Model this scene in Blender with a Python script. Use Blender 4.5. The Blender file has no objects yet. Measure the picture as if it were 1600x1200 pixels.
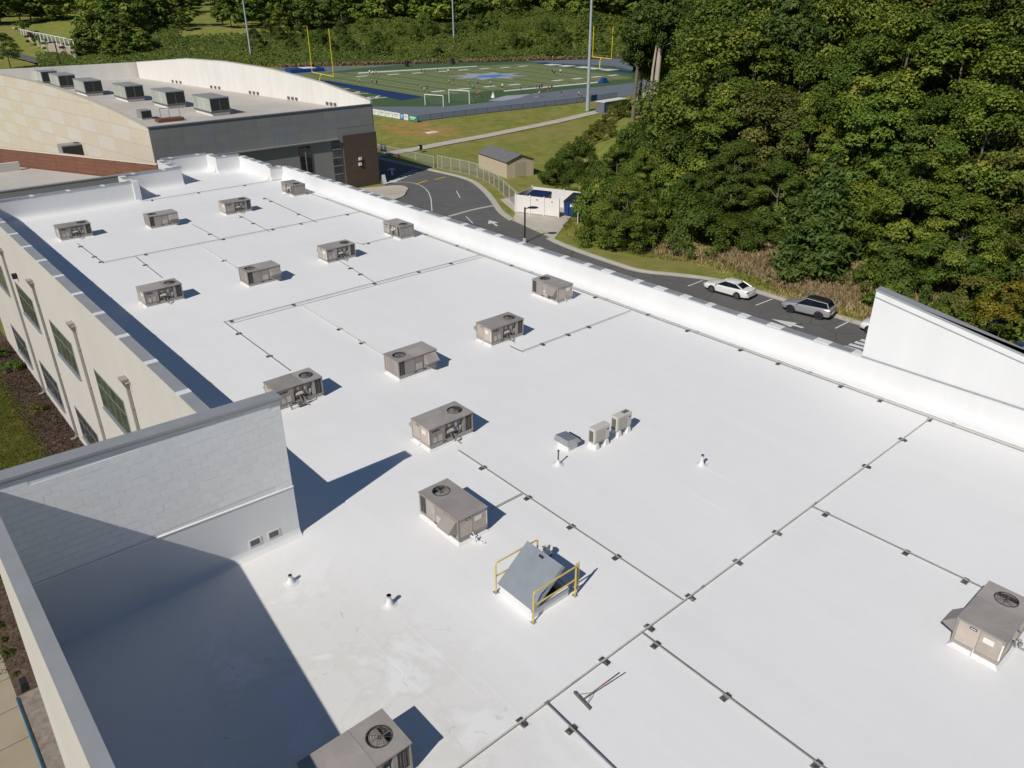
import bpy, bmesh, math, random
import numpy as np
from mathutils import Vector, Matrix

R = math.radians
rnd = random.Random(11)
scene = bpy.context.scene
COL = scene.collection

# ------------------------------------------------------------------ camera
CAM_H = 27.3                       # metres above the street, 15.8 m above the roof
F_PX, PITCH, YAW, ROLL = 1217.0, R(26.96), R(40.92), R(-0.29)
_f = Vector((math.sin(YAW) * math.cos(PITCH), math.cos(YAW) * math.cos(PITCH), -math.sin(PITCH)))
_r = Vector((math.cos(YAW), -math.sin(YAW), 0))
_u = _r.cross(_f)
_r, _u = math.cos(ROLL) * _r + math.sin(ROLL) * _u, -math.sin(ROLL) * _r + math.cos(ROLL) * _u
cam_data = bpy.data.cameras.new('camera')
cam_data.sensor_width = 36.0
cam_data.lens = F_PX / 1600.0 * 36.0
cam_data.clip_start, cam_data.clip_end = 0.5, 6000
cam = bpy.data.objects.new('camera', cam_data)
COL.objects.link(cam)
m3 = Matrix((_r, _u, -_f)).transposed()
cam.matrix_world = Matrix.Translation((0, 0, CAM_H)) @ m3.to_4x4()
scene.camera = cam

# ------------------------------------------------------------------ sky, sun, exposure
SUN_EL = R(42.0)
SUN_TRAVEL = Vector((0.962 * math.cos(SUN_EL), 0.273 * math.cos(SUN_EL), -math.sin(SUN_EL)))
world = bpy.data.worlds.new('World')
scene.world = world
world.use_nodes = True
wn, wl = world.node_tree.nodes, world.node_tree.links
sky = wn.new('ShaderNodeTexSky')
sky.sky_type = 'NISHITA'
sky.sun_disc = False
sky.sun_elevation = SUN_EL
sky.sun_rotation = math.atan2(-SUN_TRAVEL.x, -SUN_TRAVEL.y) % (2 * math.pi)
sky.air_density, sky.dust_density, sky.ozone_density = 1.0, 0.0, 5.0
wl.new(sky.outputs['Color'], wn['Background'].inputs['Color'])
wn['Background'].inputs['Strength'].default_value = 0.056
sd = bpy.data.lights.new('sun', 'SUN')
sd.energy, sd.angle, sd.color = 4.0, R(0.5), (1.0, 0.95, 0.88)
sun = bpy.data.objects.new('sun', sd)
COL.objects.link(sun)
sun.rotation_euler = SUN_TRAVEL.to_track_quat('-Z', 'Y').to_euler()
sun.location = (-40, -10, 60)
vs = scene.view_settings
vs.view_transform, vs.look, vs.exposure, vs.gamma = 'Standard', 'None', 0.0, 1.0
vs.use_curve_mapping = False


# ------------------------------------------------------------------ survey helpers
def ray(px, py):
    return _f * F_PX + _r * (px - 800.0) - _u * (py - 600.0)
def at(px, py, z=0.0):             # surveyed point on the level z
    d = ray(px, py)
    t = (z - CAM_H) / d.z
    return Vector((d.x * t, d.y * t, z))
def on_x(px, py, X):               # surveyed point on a wall plane x = X
    d = ray(px, py)
    t = X / d.x
    return Vector((X, d.y * t, CAM_H + d.z * t))
def on_y(px, py, Y):
    d = ray(px, py)
    t = Y / d.y
    return Vector((d.x * t, Y, CAM_H + d.z * t))
def sm(a, b, x):
    t = min(1.0, max(0.0, (x - a) / (b - a)))
    return t * t * (3 - 2 * t)


# ------------------------------------------------------------------ mesh builder
class MB:
    def __init__(self):
        self.v, self.f, self.m = [], [], []
        self.M = None
    def add(self, vs_, fs, mi=0):
        o = len(self.v)
        for p in vs_:
            p = Vector(p)
            if self.M is not None:
                p = self.M @ p
            self.v.append(p)
        for q in fs:
            self.f.append([i + o for i in q])
            self.m.append(mi)
        return self
    def box(self, x0, x1, y0, y1, z0, z1, mi=0):
        return self.add([(x0, y0, z0), (x1, y0, z0), (x1, y1, z0), (x0, y1, z0),
                         (x0, y0, z1), (x1, y0, z1), (x1, y1, z1), (x0, y1, z1)],
                        [(0, 3, 2, 1), (4, 5, 6, 7), (0, 1, 5, 4), (1, 2, 6, 5), (2, 3, 7, 6), (3, 0, 4, 7)], mi)
    def hexa(self, b, t, mi=0):        # 4 bottom + 4 top points
        return self.add(list(b) + list(t), [(0, 3, 2, 1), (4, 5, 6, 7), (0, 1, 5, 4), (1, 2, 6, 5), (2, 3, 7, 6), (3, 0, 4, 7)], mi)
    def prism(self, poly, z0, z1, mi=0):
        n = len(poly)
        return self.add([(p[0], p[1], z0) for p in poly] + [(p[0], p[1], z1) for p in poly],
                        [tuple(range(n))[::-1], tuple(range(n, 2 * n))] + [(i, (i + 1) % n, n + (i + 1) % n, n + i) for i in range(n)], mi)
    def prism_y(self, poly, y0, y1, mi=0):   # poly in (x,z)
        n = len(poly)
        return self.add([(p[0], y0, p[1]) for p in poly] + [(p[0], y1, p[1]) for p in poly],
                        [tuple(range(n)), tuple(range(n, 2 * n))[::-1]] + [(i, n + i, n + (i + 1) % n, (i + 1) % n) for i in range(n)], mi)
    def prism_x(self, poly, x0, x1, mi=0):   # poly in (y,z)
        n = len(poly)
        return self.add([(x0, p[0], p[1]) for p in poly] + [(x1, p[0], p[1]) for p in poly],
                        [tuple(range(n))[::-1], tuple(range(n, 2 * n))] + [(i, (i + 1) % n, n + (i + 1) % n, n + i) for i in range(n)], mi)
    def sheet(self, poly, z, mi=0):
        return self.add([(p[0], p[1], z) for p in poly], [tuple(range(len(poly)))], mi)
    def tube(self, pts, r, n=8, mi=0, cap=True):
        pts = [Vector(p) for p in pts]
        rs = r if isinstance(r, (list, tuple)) else [r] * len(pts)
        vs_, fs = [], []
        for i, p in enumerate(pts):
            if i == 0: d = pts[1] - p
            elif i == len(pts) - 1: d = p - pts[i - 1]
            else: d = (pts[i + 1] - p).normalized() + (p - pts[i - 1]).normalized()
            d.normalize()
            a = d.cross(Vector((0, 0, 1)) if abs(d.z) < 0.9 else Vector((1, 0, 0))).normalized()
            b = d.cross(a)
            for k in range(n):
                an = 2 * math.pi * k / n
                vs_.append(p + (a * math.cos(an) + b * math.sin(an)) * rs[i])
        for i in range(len(pts) - 1):
            for k in range(n):
                fs.append((i * n + k, i * n + (k + 1) % n, (i + 1) * n + (k + 1) % n, (i + 1) * n + k))
        if cap:
            fs.append(tuple(range(n))[::-1])
            fs.append(tuple(range((len(pts) - 1) * n, len(pts) * n)))
        return self.add(vs_, fs, mi)
    def lathe(self, prof, n=16, c=(0, 0), mi=0):   # prof: (r,z) rising
        vs_, fs = [], []
        for (r, z) in prof:
            for k in range(n):
                a = 2 * math.pi * k / n
                vs_.append((c[0] + r * math.cos(a), c[1] + r * math.sin(a), z))
        for i in range(len(prof) - 1):
            for k in range(n):
                fs.append((i * n + k, i * n + (k + 1) % n, (i + 1) * n + (k + 1) % n, (i + 1) * n + k))
        fs.append(tuple(range(n))[::-1])
        fs.append(tuple(range((len(prof) - 1) * n, len(prof) * n)))
        return self.add(vs_, fs, mi)
    def mesh(self, name, mats, smooth=False, bevel=0.0, fix=True):
        me = bpy.data.meshes.new(name)
        me.from_pydata([tuple(p) for p in self.v], [], self.f)
        for m_ in (mats if isinstance(mats, (list, tuple)) else [mats]):
            me.materials.append(m_)
        me.polygons.foreach_set('material_index', self.m)
        if fix or bevel:
            bm = bmesh.new()
            bm.from_mesh(me)
            if fix:
                bmesh.ops.recalc_face_normals(bm, faces=bm.faces)
            if bevel:
                bmesh.ops.bevel(bm, geom=[e for e in bm.edges if e.is_manifold and e.calc_face_angle(0) > 0.5], offset=bevel,
                                segments=2, affect='EDGES', profile=0.6, clamp_overlap=True)
            bm.to_mesh(me)
            bm.free()
        if smooth:
            me.polygons.foreach_set('use_smooth', [True] * len(me.polygons))
            try:
                me.set_sharp_from_angle(angle=R(40))
            except Exception:
                pass
        me.update()
        return me
    def build(self, name, mats, parent=None, smooth=False, bevel=0.0, loc=None, fix=True):
        return obj(name, self.mesh(name, mats, smooth, bevel, fix), parent, loc)

def obj(name, me, parent=None, loc=None, rz=0.0):
    o = bpy.data.objects.new(name, me)
    COL.objects.link(o)
    if parent is not None: o.parent = parent
    if loc is not None: o.location = loc
    if rz: o.rotation_euler = (0, 0, rz)
    return o
def tag(o, label=None, cat=None, group=None, kind=None):
    if label: o['label'] = label
    if cat: o['category'] = cat
    if group: o['group'] = group
    if kind: o['kind'] = kind
    return o
def thing(name, label, cat, loc=(0, 0, 0), rz=0.0, group=None):
    return tag(obj(name, None, None, loc, rz), label, cat, group)
def copy_tree(o, parent=None):
    c = o.copy()
    COL.objects.link(c)
    if parent is not None: c.parent = parent
    for ch in list(o.children):
        copy_tree(ch, c)
    return c
ORD = ['first', 'second', 'third', 'fourth', 'fifth', 'sixth', 'seventh', 'eighth', 'ninth', 'tenth', 'eleventh', 'twelfth', 'thirteenth', 'fourteenth']

# ------------------------------------------------------------------ materials
def nt(name):
    m = bpy.data.materials.new(name)
    m.use_nodes = True
    n, l = m.node_tree.nodes, m.node_tree.links
    return m, n, l, n['Principled BSDF']
def rgb(c):
    return (c[0], c[1], c[2], 1.0)
def noise(n, l, co, scale, detail=4, rough=0.6, dist=0.0):
    t = n.new('ShaderNodeTexNoise')
    t.inputs['Scale'].default_value = scale
    t.inputs['Detail'].default_value = detail
    t.inputs['Roughness'].default_value = rough
    t.inputs['Distortion'].default_value = dist
    l.new(co, t.inputs['Vector'])
    return t.outputs['Fac']
def ramp(n, l, fac, stops, interp='LINEAR'):
    t = n.new('ShaderNodeValToRGB')
    t.color_ramp.interpolation = interp
    e = t.color_ramp.elements
    while len(e) < len(stops): e.new(0.5)
    for i, (p, c) in enumerate(stops):
        e[i].position = p
        e[i].color = rgb(c) if hasattr(c, '__len__') else (c, c, c, 1)
    l.new(fac, t.inputs['Fac'])
    return t.outputs['Color']
def mix(n, l, fac, a, b, mode='MIX'):
    t = n.new('ShaderNodeMix')
    t.data_type = 'RGBA'
    t.blend_type = mode
    for s, v in ((t.inputs[0], fac), (t.inputs[6], a), (t.inputs[7], b)):
        if isinstance(v, (int, float)): s.default_value = v
        elif isinstance(v, (tuple, list)): s.default_value = rgb(v)
        else: l.new(v, s)
    return t.outputs[2]
def mth(n, l, op, a, b=0.0, c=None):
    t = n.new('ShaderNodeMath')
    t.operation = op
    for i, v in enumerate((a, b) if c is None else (a, b, c)):
        if isinstance(v, (int, float)): t.inputs[i].default_value = v
        else: l.new(v, t.inputs[i])
    return t.outputs[0]
def objco(n, l, sc=None, rand=False):
    t = n.new('ShaderNodeTexCoord').outputs['Object']
    if rand:
        oi = n.new('ShaderNodeObjectInfo')
        va = n.new('ShaderNodeVectorMath')
        va.operation = 'ADD'
        mu = mth(n, l, 'MULTIPLY', oi.outputs['Random'], 57.0)
        l.new(t, va.inputs[0])
        l.new(mu, va.inputs[1])
        t = va.outputs[0]
    if sc:
        mp = n.new('ShaderNodeMapping')
        mp.inputs['Scale'].default_value = sc
        l.new(t, mp.inputs['Vector'])
        t = mp.outputs['Vector']
    return t
def bump(n, l, bsdf, h, strength=0.3, dist=0.02):
    b = n.new('ShaderNodeBump')
    b.inputs['Strength'].default_value = strength
    b.inputs['Distance'].default_value = dist
    l.new(h, b.inputs['Height'])
    l.new(b.outputs['Normal'], bsdf.inputs['Normal'])
def pm(name, col, rough=0.6, metal=0.0, var=0.12, scale=2.0, bmp=0.0, bscale=None, rand=True, spec=0.4, dirt=None, stretch=None):
    m, n, l, b = nt(name)
    co = objco(n, l, stretch, rand)
    a = noise(n, l, co, scale, 5, 0.65)
    c = ramp(n, l, a, [(0.3, [x * (1 - var) for x in col]), (0.7, [min(1, x * (1 + var)) for x in col])])
    if dirt:
        d = ramp(n, l, noise(n, l, co, scale * 0.45, 6, 0.7, 0.6), [(0.52, 0.0), (0.7, 1.0)])
        c = mix(n, l, mth(n, l, 'MULTIPLY', d, dirt[1]), c, dirt[0])
    if name.startswith('taupe') or name in ('bare_panel', 'grey_green_cabinet'):
        oi = n.new('ShaderNodeObjectInfo')
        hs = n.new('ShaderNodeHueSaturation')
        l.new(mth(n, l, 'ADD', 0.86, mth(n, l, 'MULTIPLY', oi.outputs['Random'], 0.28)), hs.inputs['Value'])
        l.new(c, hs.inputs['Color'])
        c = hs.outputs['Color']
    l.new(c, b.inputs['Base Color'])
    b.inputs['Roughness'].default_value = rough
    b.inputs['Metallic'].default_value = metal
    b.inputs['Specular IOR Level'].default_value = spec
    if bmp:
        bump(n, l, b, noise(n, l, co, bscale or scale * 8, 3), bmp, 0.01)
    return m

M = {}
def roof_mat():
    m, n, l, b = nt('white_roof_coating')
    co = objco(n, l)
    big = noise(n, l, co, 0.09, 4, 0.6)
    c = ramp(n, l, big, [(0.3, (0.742, 0.734, 0.724)), (0.7, (0.792, 0.785, 0.772))])
    # roller strokes along the building
    st = noise(n, l, objco(n, l, (1.6, 0.12, 1)), 1.0, 4, 0.7)
    c = mix(n, l, mth(n, l, 'MULTIPLY', ramp(n, l, st, [(0.45, 0.0), (0.75, 1.0)]), 0.32), c, (0.83, 0.83, 0.83))
    sp = noise(n, l, co, 2.2, 6, 0.75)
    c = mix(n, l, mth(n, l, 'MULTIPLY', ramp(n, l, sp, [(0.56, 0.0), (0.72, 1.0)]), 0.14), c, (0.60, 0.60, 0.61))
    # old ponding stains in the low corner inside the entrance parapet
    sx = n.new('ShaderNodeSeparateXYZ')
    l.new(co, sx.inputs[0])
    dx = mth(n, l, 'DIVIDE', mth(n, l, 'SUBTRACT', sx.outputs['X'], 5.6), 4.6)
    dy = mth(n, l, 'DIVIDE', mth(n, l, 'SUBTRACT', sx.outputs['Y'], 12.5), 8.5)
    dd = mth(n, l, 'SQRT', mth(n, l, 'ADD', mth(n, l, 'MULTIPLY', dx, dx), mth(n, l, 'MULTIPLY', dy, dy)))
    zone = ramp(n, l, dd, [(0.45, 1.0), (1.05, 0.0)])
    pn = noise(n, l, co, 0.42, 7, 0.62, 0.4)
    pond = ramp(n, l, pn, [(0.40, 0.0), (0.48, 0.85), (0.52, 0.5), (0.66, 0.65), (0.69, 0.2)])
    c = mix(n, l, mth(n, l, 'MULTIPLY', mth(n, l, 'MULTIPLY', zone, pond), 0.55), c, (0.55, 0.52, 0.45))
    sc = ramp(n, l, noise(n, l, co, 1.3, 8, 0.8, 1.2), [(0.60, 0.0), (0.66, 1.0)])
    c = mix(n, l, mth(n, l, 'MULTIPLY', mth(n, l, 'MULTIPLY', zone, sc), 0.6), c, (0.30, 0.28, 0.25))
    # faint brown wash everywhere
    w = ramp(n, l, noise(n, l, co, 0.25, 5, 0.6, 0.8), [(0.55, 0.0), (0.75, 1.0)])
    c = mix(n, l, mth(n, l, 'MULTIPLY', w, 0.25), c, (0.70, 0.685, 0.66))
    l.new(c, b.inputs['Base Color'])
    b.inputs['Roughness'].default_value = 0.55
    b.inputs['Specular IOR Level'].default_value = 0.3
    hb = mth(n, l, 'ADD', noise(n, l, co, 0.7, 3), mth(n, l, 'MULTIPLY', noise(n, l, objco(n, l, (3, 0.3, 1)), 1.0, 3), 0.4))
    bump(n, l, b, hb, 0.12, 0.03)
    return m
M['roof'] = roof_mat()
M['white'] = pm('white_coated_parapet', (0.69, 0.69, 0.685), 0.5, var=0.035, scale=0.6, bmp=0.12, bscale=2.0, dirt=((0.60, 0.595, 0.58), 0.35), stretch=(1, 1, 0.25))
M['cream'] = pm('cream_stucco', (0.56, 0.525, 0.475), 0.85, var=0.035, scale=0.35, bmp=0.1, bscale=9, rand=False, dirt=((0.48, 0.44, 0.39), 0.3), stretch=(1, 1, 0.35))
M['graywall'] = pm('grey_painted_block', (0.82, 0.815, 0.79), 0.8, var=0.05, scale=1.2, bmp=0.2, bscale=14)
M['grayback'] = pm('grey_mortar', (0.74, 0.735, 0.715), 0.9, var=0.04, scale=1.0)
M['coping'] = pm('grey_metal_coping', (0.37, 0.378, 0.378), 0.45, 0.3, var=0.06, scale=1.5)
M['copmid'] = pm('weathered_metal_edge', (0.30, 0.305, 0.31), 0.5, 0.2, var=0.1, scale=2)
M['copdark'] = pm('dark_metal_coping', (0.16, 0.17, 0.19), 0.5, 0.2, var=0.06, scale=1.5)
M['galv'] = pm('galvanised_metal', (0.46, 0.47, 0.48), 0.4, 0.7, var=0.1, scale=3)
M['spout'] = pm('taupe_downspout', (0.36, 0.34, 0.31), 0.5, 0.2, var=0.06, scale=2)
M['rtu'] = pm('taupe_cabinet_paint', (0.305, 0.275, 0.25), 0.5, 0.0, var=0.09, scale=1.6, dirt=((0.42, 0.37, 0.32), 0.7), bmp=0.05)
M['rtutop'] = pm('taupe_weathered_top', (0.30, 0.275, 0.255), 0.6, 0.0, var=0.1, scale=1.3, dirt=((0.40, 0.35, 0.31), 0.65), bmp=0.05)
M['rtudark'] = pm('dark_taupe_recess', (0.13, 0.115, 0.105), 0.6, var=0.15, scale=4)
M['rtulight'] = pm('bare_panel', (0.46, 0.40, 0.34), 0.55, var=0.1, scale=3)
M['black'] = pm('black_plastic', (0.02, 0.02, 0.022), 0.5, var=0.2, scale=5)
M['rubber'] = pm('black_rubber', (0.045, 0.045, 0.045), 0.8, var=0.25, scale=9, dirt=((0.5, 0.5, 0.5), 0.4))
M['steel'] = pm('pipe_steel', (0.36, 0.355, 0.33), 0.45, 0.6, var=0.15, scale=3, dirt=((0.5, 0.47, 0.36), 0.6))
M['pipewhite'] = pm('white_splashed_pipe', (0.55, 0.53, 0.46), 0.5, 0.1, var=0.12, scale=2, dirt=((0.25, 0.25, 0.24), 0.8))
M['label'] = pm('white_label', (0.72, 0.72, 0.68), 0.5, var=0.03)
M['labely'] = pm('yellowed_label', (0.55, 0.50, 0.33), 0.5, var=0.05)
M['yellow'] = pm('yellow_rail_paint', (0.60, 0.44, 0.11), 0.45, var=0.12, scale=6, dirt=((0.62, 0.55, 0.36), 0.5))
M['yellowb'] = pm('bright_yellow_paint', (0.80, 0.64, 0.02), 0.4, var=0.03)
M['hatch'] = pm('grey_hatch_lid', (0.34, 0.37, 0.40), 0.42, 0.5, var=0.08, scale=1.6)
M['blue'] = pm('blue_paint', (0.012, 0.05, 0.20), 0.4, var=0.1, scale=2)
M['navy'] = pm('navy_paint', (0.010, 0.018, 0.06), 0.4, var=0.15, scale=2)
M['paleplastic'] = pm('pale_grey_plastic', (0.52, 0.50, 0.45), 0.5, var=0.03)
M['red'] = pm('red_paint', (0.35, 0.02, 0.02), 0.4, var=0.05)
M['concrete'] = pm('concrete', (0.48, 0.43, 0.36), 0.9, var=0.09, scale=0.5, bmp=0.1, rand=False, dirt=((0.30, 0.26, 0.21), 0.4))
M['paving'] = pm('tan_paving', (0.33, 0.285, 0.20), 0.9, var=0.1, scale=0.4, bmp=0.1, rand=False, dirt=((0.24, 0.21, 0.15), 0.5))
M['stone'] = pm('brown_stone', (0.24, 0.20, 0.165), 0.9, var=0.3, scale=3, bmp=0.5)
M['railblue'] = pm('teal_blue_rail', (0.015, 0.09, 0.19), 0.5, var=0.1)
M['kerb'] = pm('concrete_kerb', (0.44, 0.41, 0.35), 0.9, var=0.1, scale=0.8, rand=False)
M['paint'] = pm('road_paint_white', (0.62, 0.62, 0.60), 0.7, var=0.12, scale=3, rand=False)
M['paintyellow'] = pm('road_paint_yellow', (0.60, 0.36, 0.03), 0.7, var=0.12, scale=3, rand=False)
M['mulch'] = pm('brown_mulch', (0.085, 0.055, 0.04), 0.95, var=0.55, scale=5, bmp=0.9, bscale=9, rand=False, dirt=((0.19, 0.14, 0.10), 0.6))
M['graypanel'] = pm('dark_grey_panel', (0.255, 0.255, 0.25), 0.6, var=0.05, scale=0.4)
M['graypanel2'] = pm('bluish_grey_panel', (0.25, 0.258, 0.27), 0.6, var=0.05, scale=0.4)
M['graypanel3'] = pm('mid_grey_panel', (0.27, 0.27, 0.265), 0.6, var=0.05, scale=0.4)
M['tanpanel'] = pm('tan_panel', (0.57, 0.50, 0.39), 0.75, var=0.03, scale=0.5)
M['tanpanel2'] = pm('pale_tan_panel', (0.58, 0.535, 0.46), 0.75, var=0.03, scale=0.5)
M['tanpanel3'] = pm('warm_tan_panel', (0.57, 0.505, 0.40), 0.75, var=0.03, scale=0.5)
M['gymroof'] = pm('weathered_gym_roof', (0.50, 0.46, 0.41), 0.8, var=0.10, scale=0.12, rand=False, dirt=((0.38, 0.34, 0.30), 0.5))
M['gymwhite'] = pm('streaked_white_parapet', (0.70, 0.68, 0.63), 0.7, var=0.05, scale=0.8, rand=False, dirt=((0.58, 0.55, 0.48), 0.5), stretch=(1, 1, 0.12))
M['brownpanel'] = pm('brown_wood_panel', (0.17, 0.075, 0.045), 0.6, var=0.25, scale=2.0, stretch=(0.25, 0.25, 4))
M['tan'] = pm('tan_siding', (0.50, 0.42, 0.30), 0.8, var=0.04, scale=1)
M['tandark'] = pm('tan_siding_end', (0.40, 0.34, 0.25), 0.8, var=0.04, scale=1)
M['shingle'] = pm('grey_shingle', (0.15, 0.145, 0.15), 0.9, var=0.2, scale=3, bmp=0.3)
M['bark'] = pm('tree_bark', (0.16, 0.13, 0.10), 0.9, var=0.3, scale=3, bmp=0.5, stretch=(1, 1, 0.2))
M['barkpale'] = pm('pale_bare_bark', (0.42, 0.36, 0.29), 0.9, var=0.25, scale=2, bmp=0.5, stretch=(1, 1, 0.2))
M['vinyl'] = pm('white_vinyl', (0.72, 0.69, 0.66), 0.5, var=0.03, scale=1)
M['acgreen'] = pm('grey_green_cabinet', (0.40, 0.42, 0.36), 0.5, var=0.06, scale=1, dirt=((0.33, 0.33, 0.28), 0.5))
M['coil'] = pm('dark_coil', (0.035, 0.037, 0.036), 0.6, 0.2, var=0.2, scale=6)
M['skin'] = pm('skin', (0.40, 0.24, 0.16), 0.6, var=0.05)
M['turf'] = pm('turf_green', (0.112, 0.150, 0.046), 0.9, var=0.12, scale=0.6, rand=False)
M['turf2'] = pm('turf_green_lighter', (0.145, 0.180, 0.060), 0.9, var=0.12, scale=0.6, rand=False)
M['turfdark'] = pm('turf_dark', (0.050, 0.098, 0.030), 0.9, var=0.1, scale=0.5, rand=False)
M['track'] = pm('slate_track', (0.135, 0.155, 0.18), 0.85, var=0.06, scale=0.3, rand=False)
M['trackline'] = pm('track_pale', (0.30, 0.32, 0.36), 0.85, var=0.1, scale=0.3, rand=False)
M['ezblue'] = pm('endzone_blue', (0.007, 0.030, 0.115), 0.8, var=0.05, scale=0.5, rand=False)
M['logoblue'] = pm('logo_pale_blue', (0.06, 0.20, 0.48), 0.8, var=0.05, scale=0.5, rand=False)
M['clay'] = pm('red_clay', (0.36, 0.21, 0.12), 0.95, var=0.15, scale=0.3, rand=False)

def asphalt():
    m, n, l, b = nt('asphalt')
    co = objco(n, l)
    a = noise(n, l, co, 0.12, 6, 0.7)
    c = ramp(n, l, a, [(0.3, (0.108, 0.104, 0.098)), (0.7, (0.15, 0.144, 0.135))])
    f = noise(n, l, co, 30, 2, 0.5)
    c = mix(n, l, 0.35, c, ramp(n, l, f, [(0.3, (0.04, 0.04, 0.04)), (0.7, (0.14, 0.135, 0.13))]))
    s = ramp(n, l, noise(n, l, co, 0.5, 6, 0.8, 1), [(0.62, 0.0), (0.7, 1.0)])
    c = mix(n, l, mth(n, l, 'MULTIPLY', s, 0.6), c, (0.04, 0.039, 0.038))
    w_ = n.new('ShaderNodeTexVoronoi')
    w_.feature = 'DISTANCE_TO_EDGE'
    w_.inputs['Scale'].default_value = 0.16
    l.new(co, w_.inputs['Vector'])
    ck = ramp(n, l, w_.outputs['Distance'], [(0.0, 1.0), (0.012, 0.0)])
    c = mix(n, l, mth(n, l, 'MULTIPLY', ck, 0.55), c, (0.03, 0.03, 0.03))
    l.new(c, b.inputs['Base Color'])
    b.inputs['Roughness'].default_value = 0.9
    return m
M['asphalt'] = asphalt()

def ground_mat():
    m, n, l, b = nt('grass_ground')
    co = objco(n, l)
    g = ramp(n, l, noise(n, l, co, 0.35, 8, 0.72), [(0.28, (0.12, 0.15, 0.026)), (0.5, (0.205, 0.220, 0.048)), (0.72, (0.31, 0.285, 0.085))])
    d = ramp(n, l, noise(n, l, co, 0.045, 7, 0.65, 0.5), [(0.50, 0.0), (0.66, 1.0)])
    c = mix(n, l, mth(n, l, 'MULTIPLY', d, 0.6), g, (0.28, 0.225, 0.09))
    # bare clay patch under the scoreboard banners
    sx = n.new('ShaderNodeSeparateXYZ')
    l.new(co, sx.inputs[0])
    dx = mth(n, l, 'DIVIDE', mth(n, l, 'SUBTRACT', sx.outputs['X'], 97.0), 9.0)
    dy = mth(n, l, 'DIVIDE', mth(n, l, 'SUBTRACT', sx.outputs['Y'], 142.0), 14.0)
    dd = mth(n, l, 'SQRT', mth(n, l, 'ADD', mth(n, l, 'MULTIPLY', dx, dx), mth(n, l, 'MULTIPLY', dy, dy)))
    z = ramp(n, l, dd, [(0.5, 1.0), (1.1, 0.0)])
    cl = ramp(n, l, noise(n, l, co, 0.5, 7, 0.75, 0.8), [(0.42, 0.0), (0.55, 1.0)])
    c = mix(n, l, mth(n, l, 'MULTIPLY', z, cl), c, (0.42, 0.23, 0.09))
    l.new(c, b.inputs['Base Color'])
    b.inputs['Roughness'].default_value = 0.95
    b.inputs['Specular IOR Level'].default_value = 0.1
    bump(n, l, b, noise(n, l, co, 5, 5, 0.8), 0.8, 0.12)
    return m
M['ground'] = ground_mat()

def lawn_mat():
    m, n, l, b = nt('mown_lawn')
    co = objco(n, l)
    g = ramp(n, l, noise(n, l, co, 0.6, 8, 0.75, 0.4), [(0.3, (0.045, 0.058, 0.008)), (0.52, (0.085, 0.092, 0.014)), (0.72, (0.18, 0.15, 0.05))])
    l.new(g, b.inputs['Base Color'])
    b.inputs['Roughness'].default_value = 0.95
    b.inputs['Specular IOR Level'].default_value = 0.1
    bump(n, l, b, noise(n, l, co, 9, 4, 0.8), 0.9, 0.08)
    return m
M['lawn'] = lawn_mat()

def leaf_mat(name, cols, hue=0.0):
    m, n, l, b = nt(name)
    at_ = n.new('ShaderNodeAttribute')
    at_.attribute_name = 'tint'
    oi = n.new('ShaderNodeObjectInfo')
    f = mth(n, l, 'ADD', mth(n, l, 'MULTIPLY', at_.outputs['Fac'], 0.8), mth(n, l, 'MULTIPLY', oi.outputs['Random'], 0.2))
    k = len(cols) - 1
    c = ramp(n, l, f, [(i / k, cc) for i, cc in enumerate(cols)])
    hs = n.new('ShaderNodeHueSaturation')
    l.new(c, hs.inputs['Color'])
    l.new(mth(n, l, 'ADD', 0.5 - hue, mth(n, l, 'MULTIPLY', oi.outputs['Random'], 2 * hue)), hs.inputs['Hue'])
    c = hs.outputs['Color']
    l.new(c, b.inputs['Base Color'])
    b.inputs['Roughness'].default_value = 0.55
    b.inputs['Specular IOR Level'].default_value = 0.22
    tr = n.new('ShaderNodeBsdfTranslucent')
    l.new(c, tr.inputs['Color'])
    ms = n.new('ShaderNodeMixShader')
    ms.inputs[0].default_value = 0.2
    l.new(b.outputs[0], ms.inputs[1])
    l.new(tr.outputs[0], ms.inputs[2])
    l.new(ms.outputs[0], n['Material Output'].inputs['Surface'])
    return m
M['leaf'] = leaf_mat('leaves_green', [(0.056, 0.100, 0.013), (0.122, 0.182, 0.024), (0.205, 0.258, 0.036), (0.32, 0.300, 0.048)], 0.014)
M['leafdark'] = leaf_mat('leaves_deep_green', [(0.052, 0.088, 0.015), (0.104, 0.154, 0.024), (0.168, 0.215, 0.034)], 0.014)
M['leafyel'] = leaf_mat('leaves_yellowing', [(0.09, 0.095, 0.012), (0.18, 0.155, 0.016), (0.30, 0.22, 0.025)], 0.01)
M['leafol'] = leaf_mat('leaves_olive', [(0.065, 0.078, 0.016), (0.115, 0.125, 0.026), (0.18, 0.165, 0.04)], 0.01)
M['needle'] = leaf_mat('pine_needles', [(0.040, 0.072, 0.016), (0.085, 0.128, 0.024), (0.135, 0.175, 0.036)], 0.01)
M['vine'] = leaf_mat('vine_leaves', [(0.045, 0.075, 0.010), (0.080, 0.118, 0.015), (0.130, 0.160, 0.024)], 0.006)
M['weeds'] = leaf_mat('sunny_weeds', [(0.09, 0.11, 0.02), (0.16, 0.17, 0.035), (0.22, 0.20, 0.06)], 0.01)
M['drygrass'] = leaf_mat('dry_grass', [(0.10, 0.085, 0.045), (0.28, 0.21, 0.115), (0.46, 0.35, 0.18), (0.17, 0.18, 0.05)], 0.01)
M['grassblade'] = leaf_mat('grass_blades', [(0.075, 0.098, 0.012), (0.13, 0.142, 0.022), (0.22, 0.185, 0.06)], 0.0)
M['lawnblade'] = leaf_mat('lawn_blades', [(0.045, 0.058, 0.007), (0.080, 0.088, 0.012), (0.16, 0.135, 0.04)], 0.0)
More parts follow.
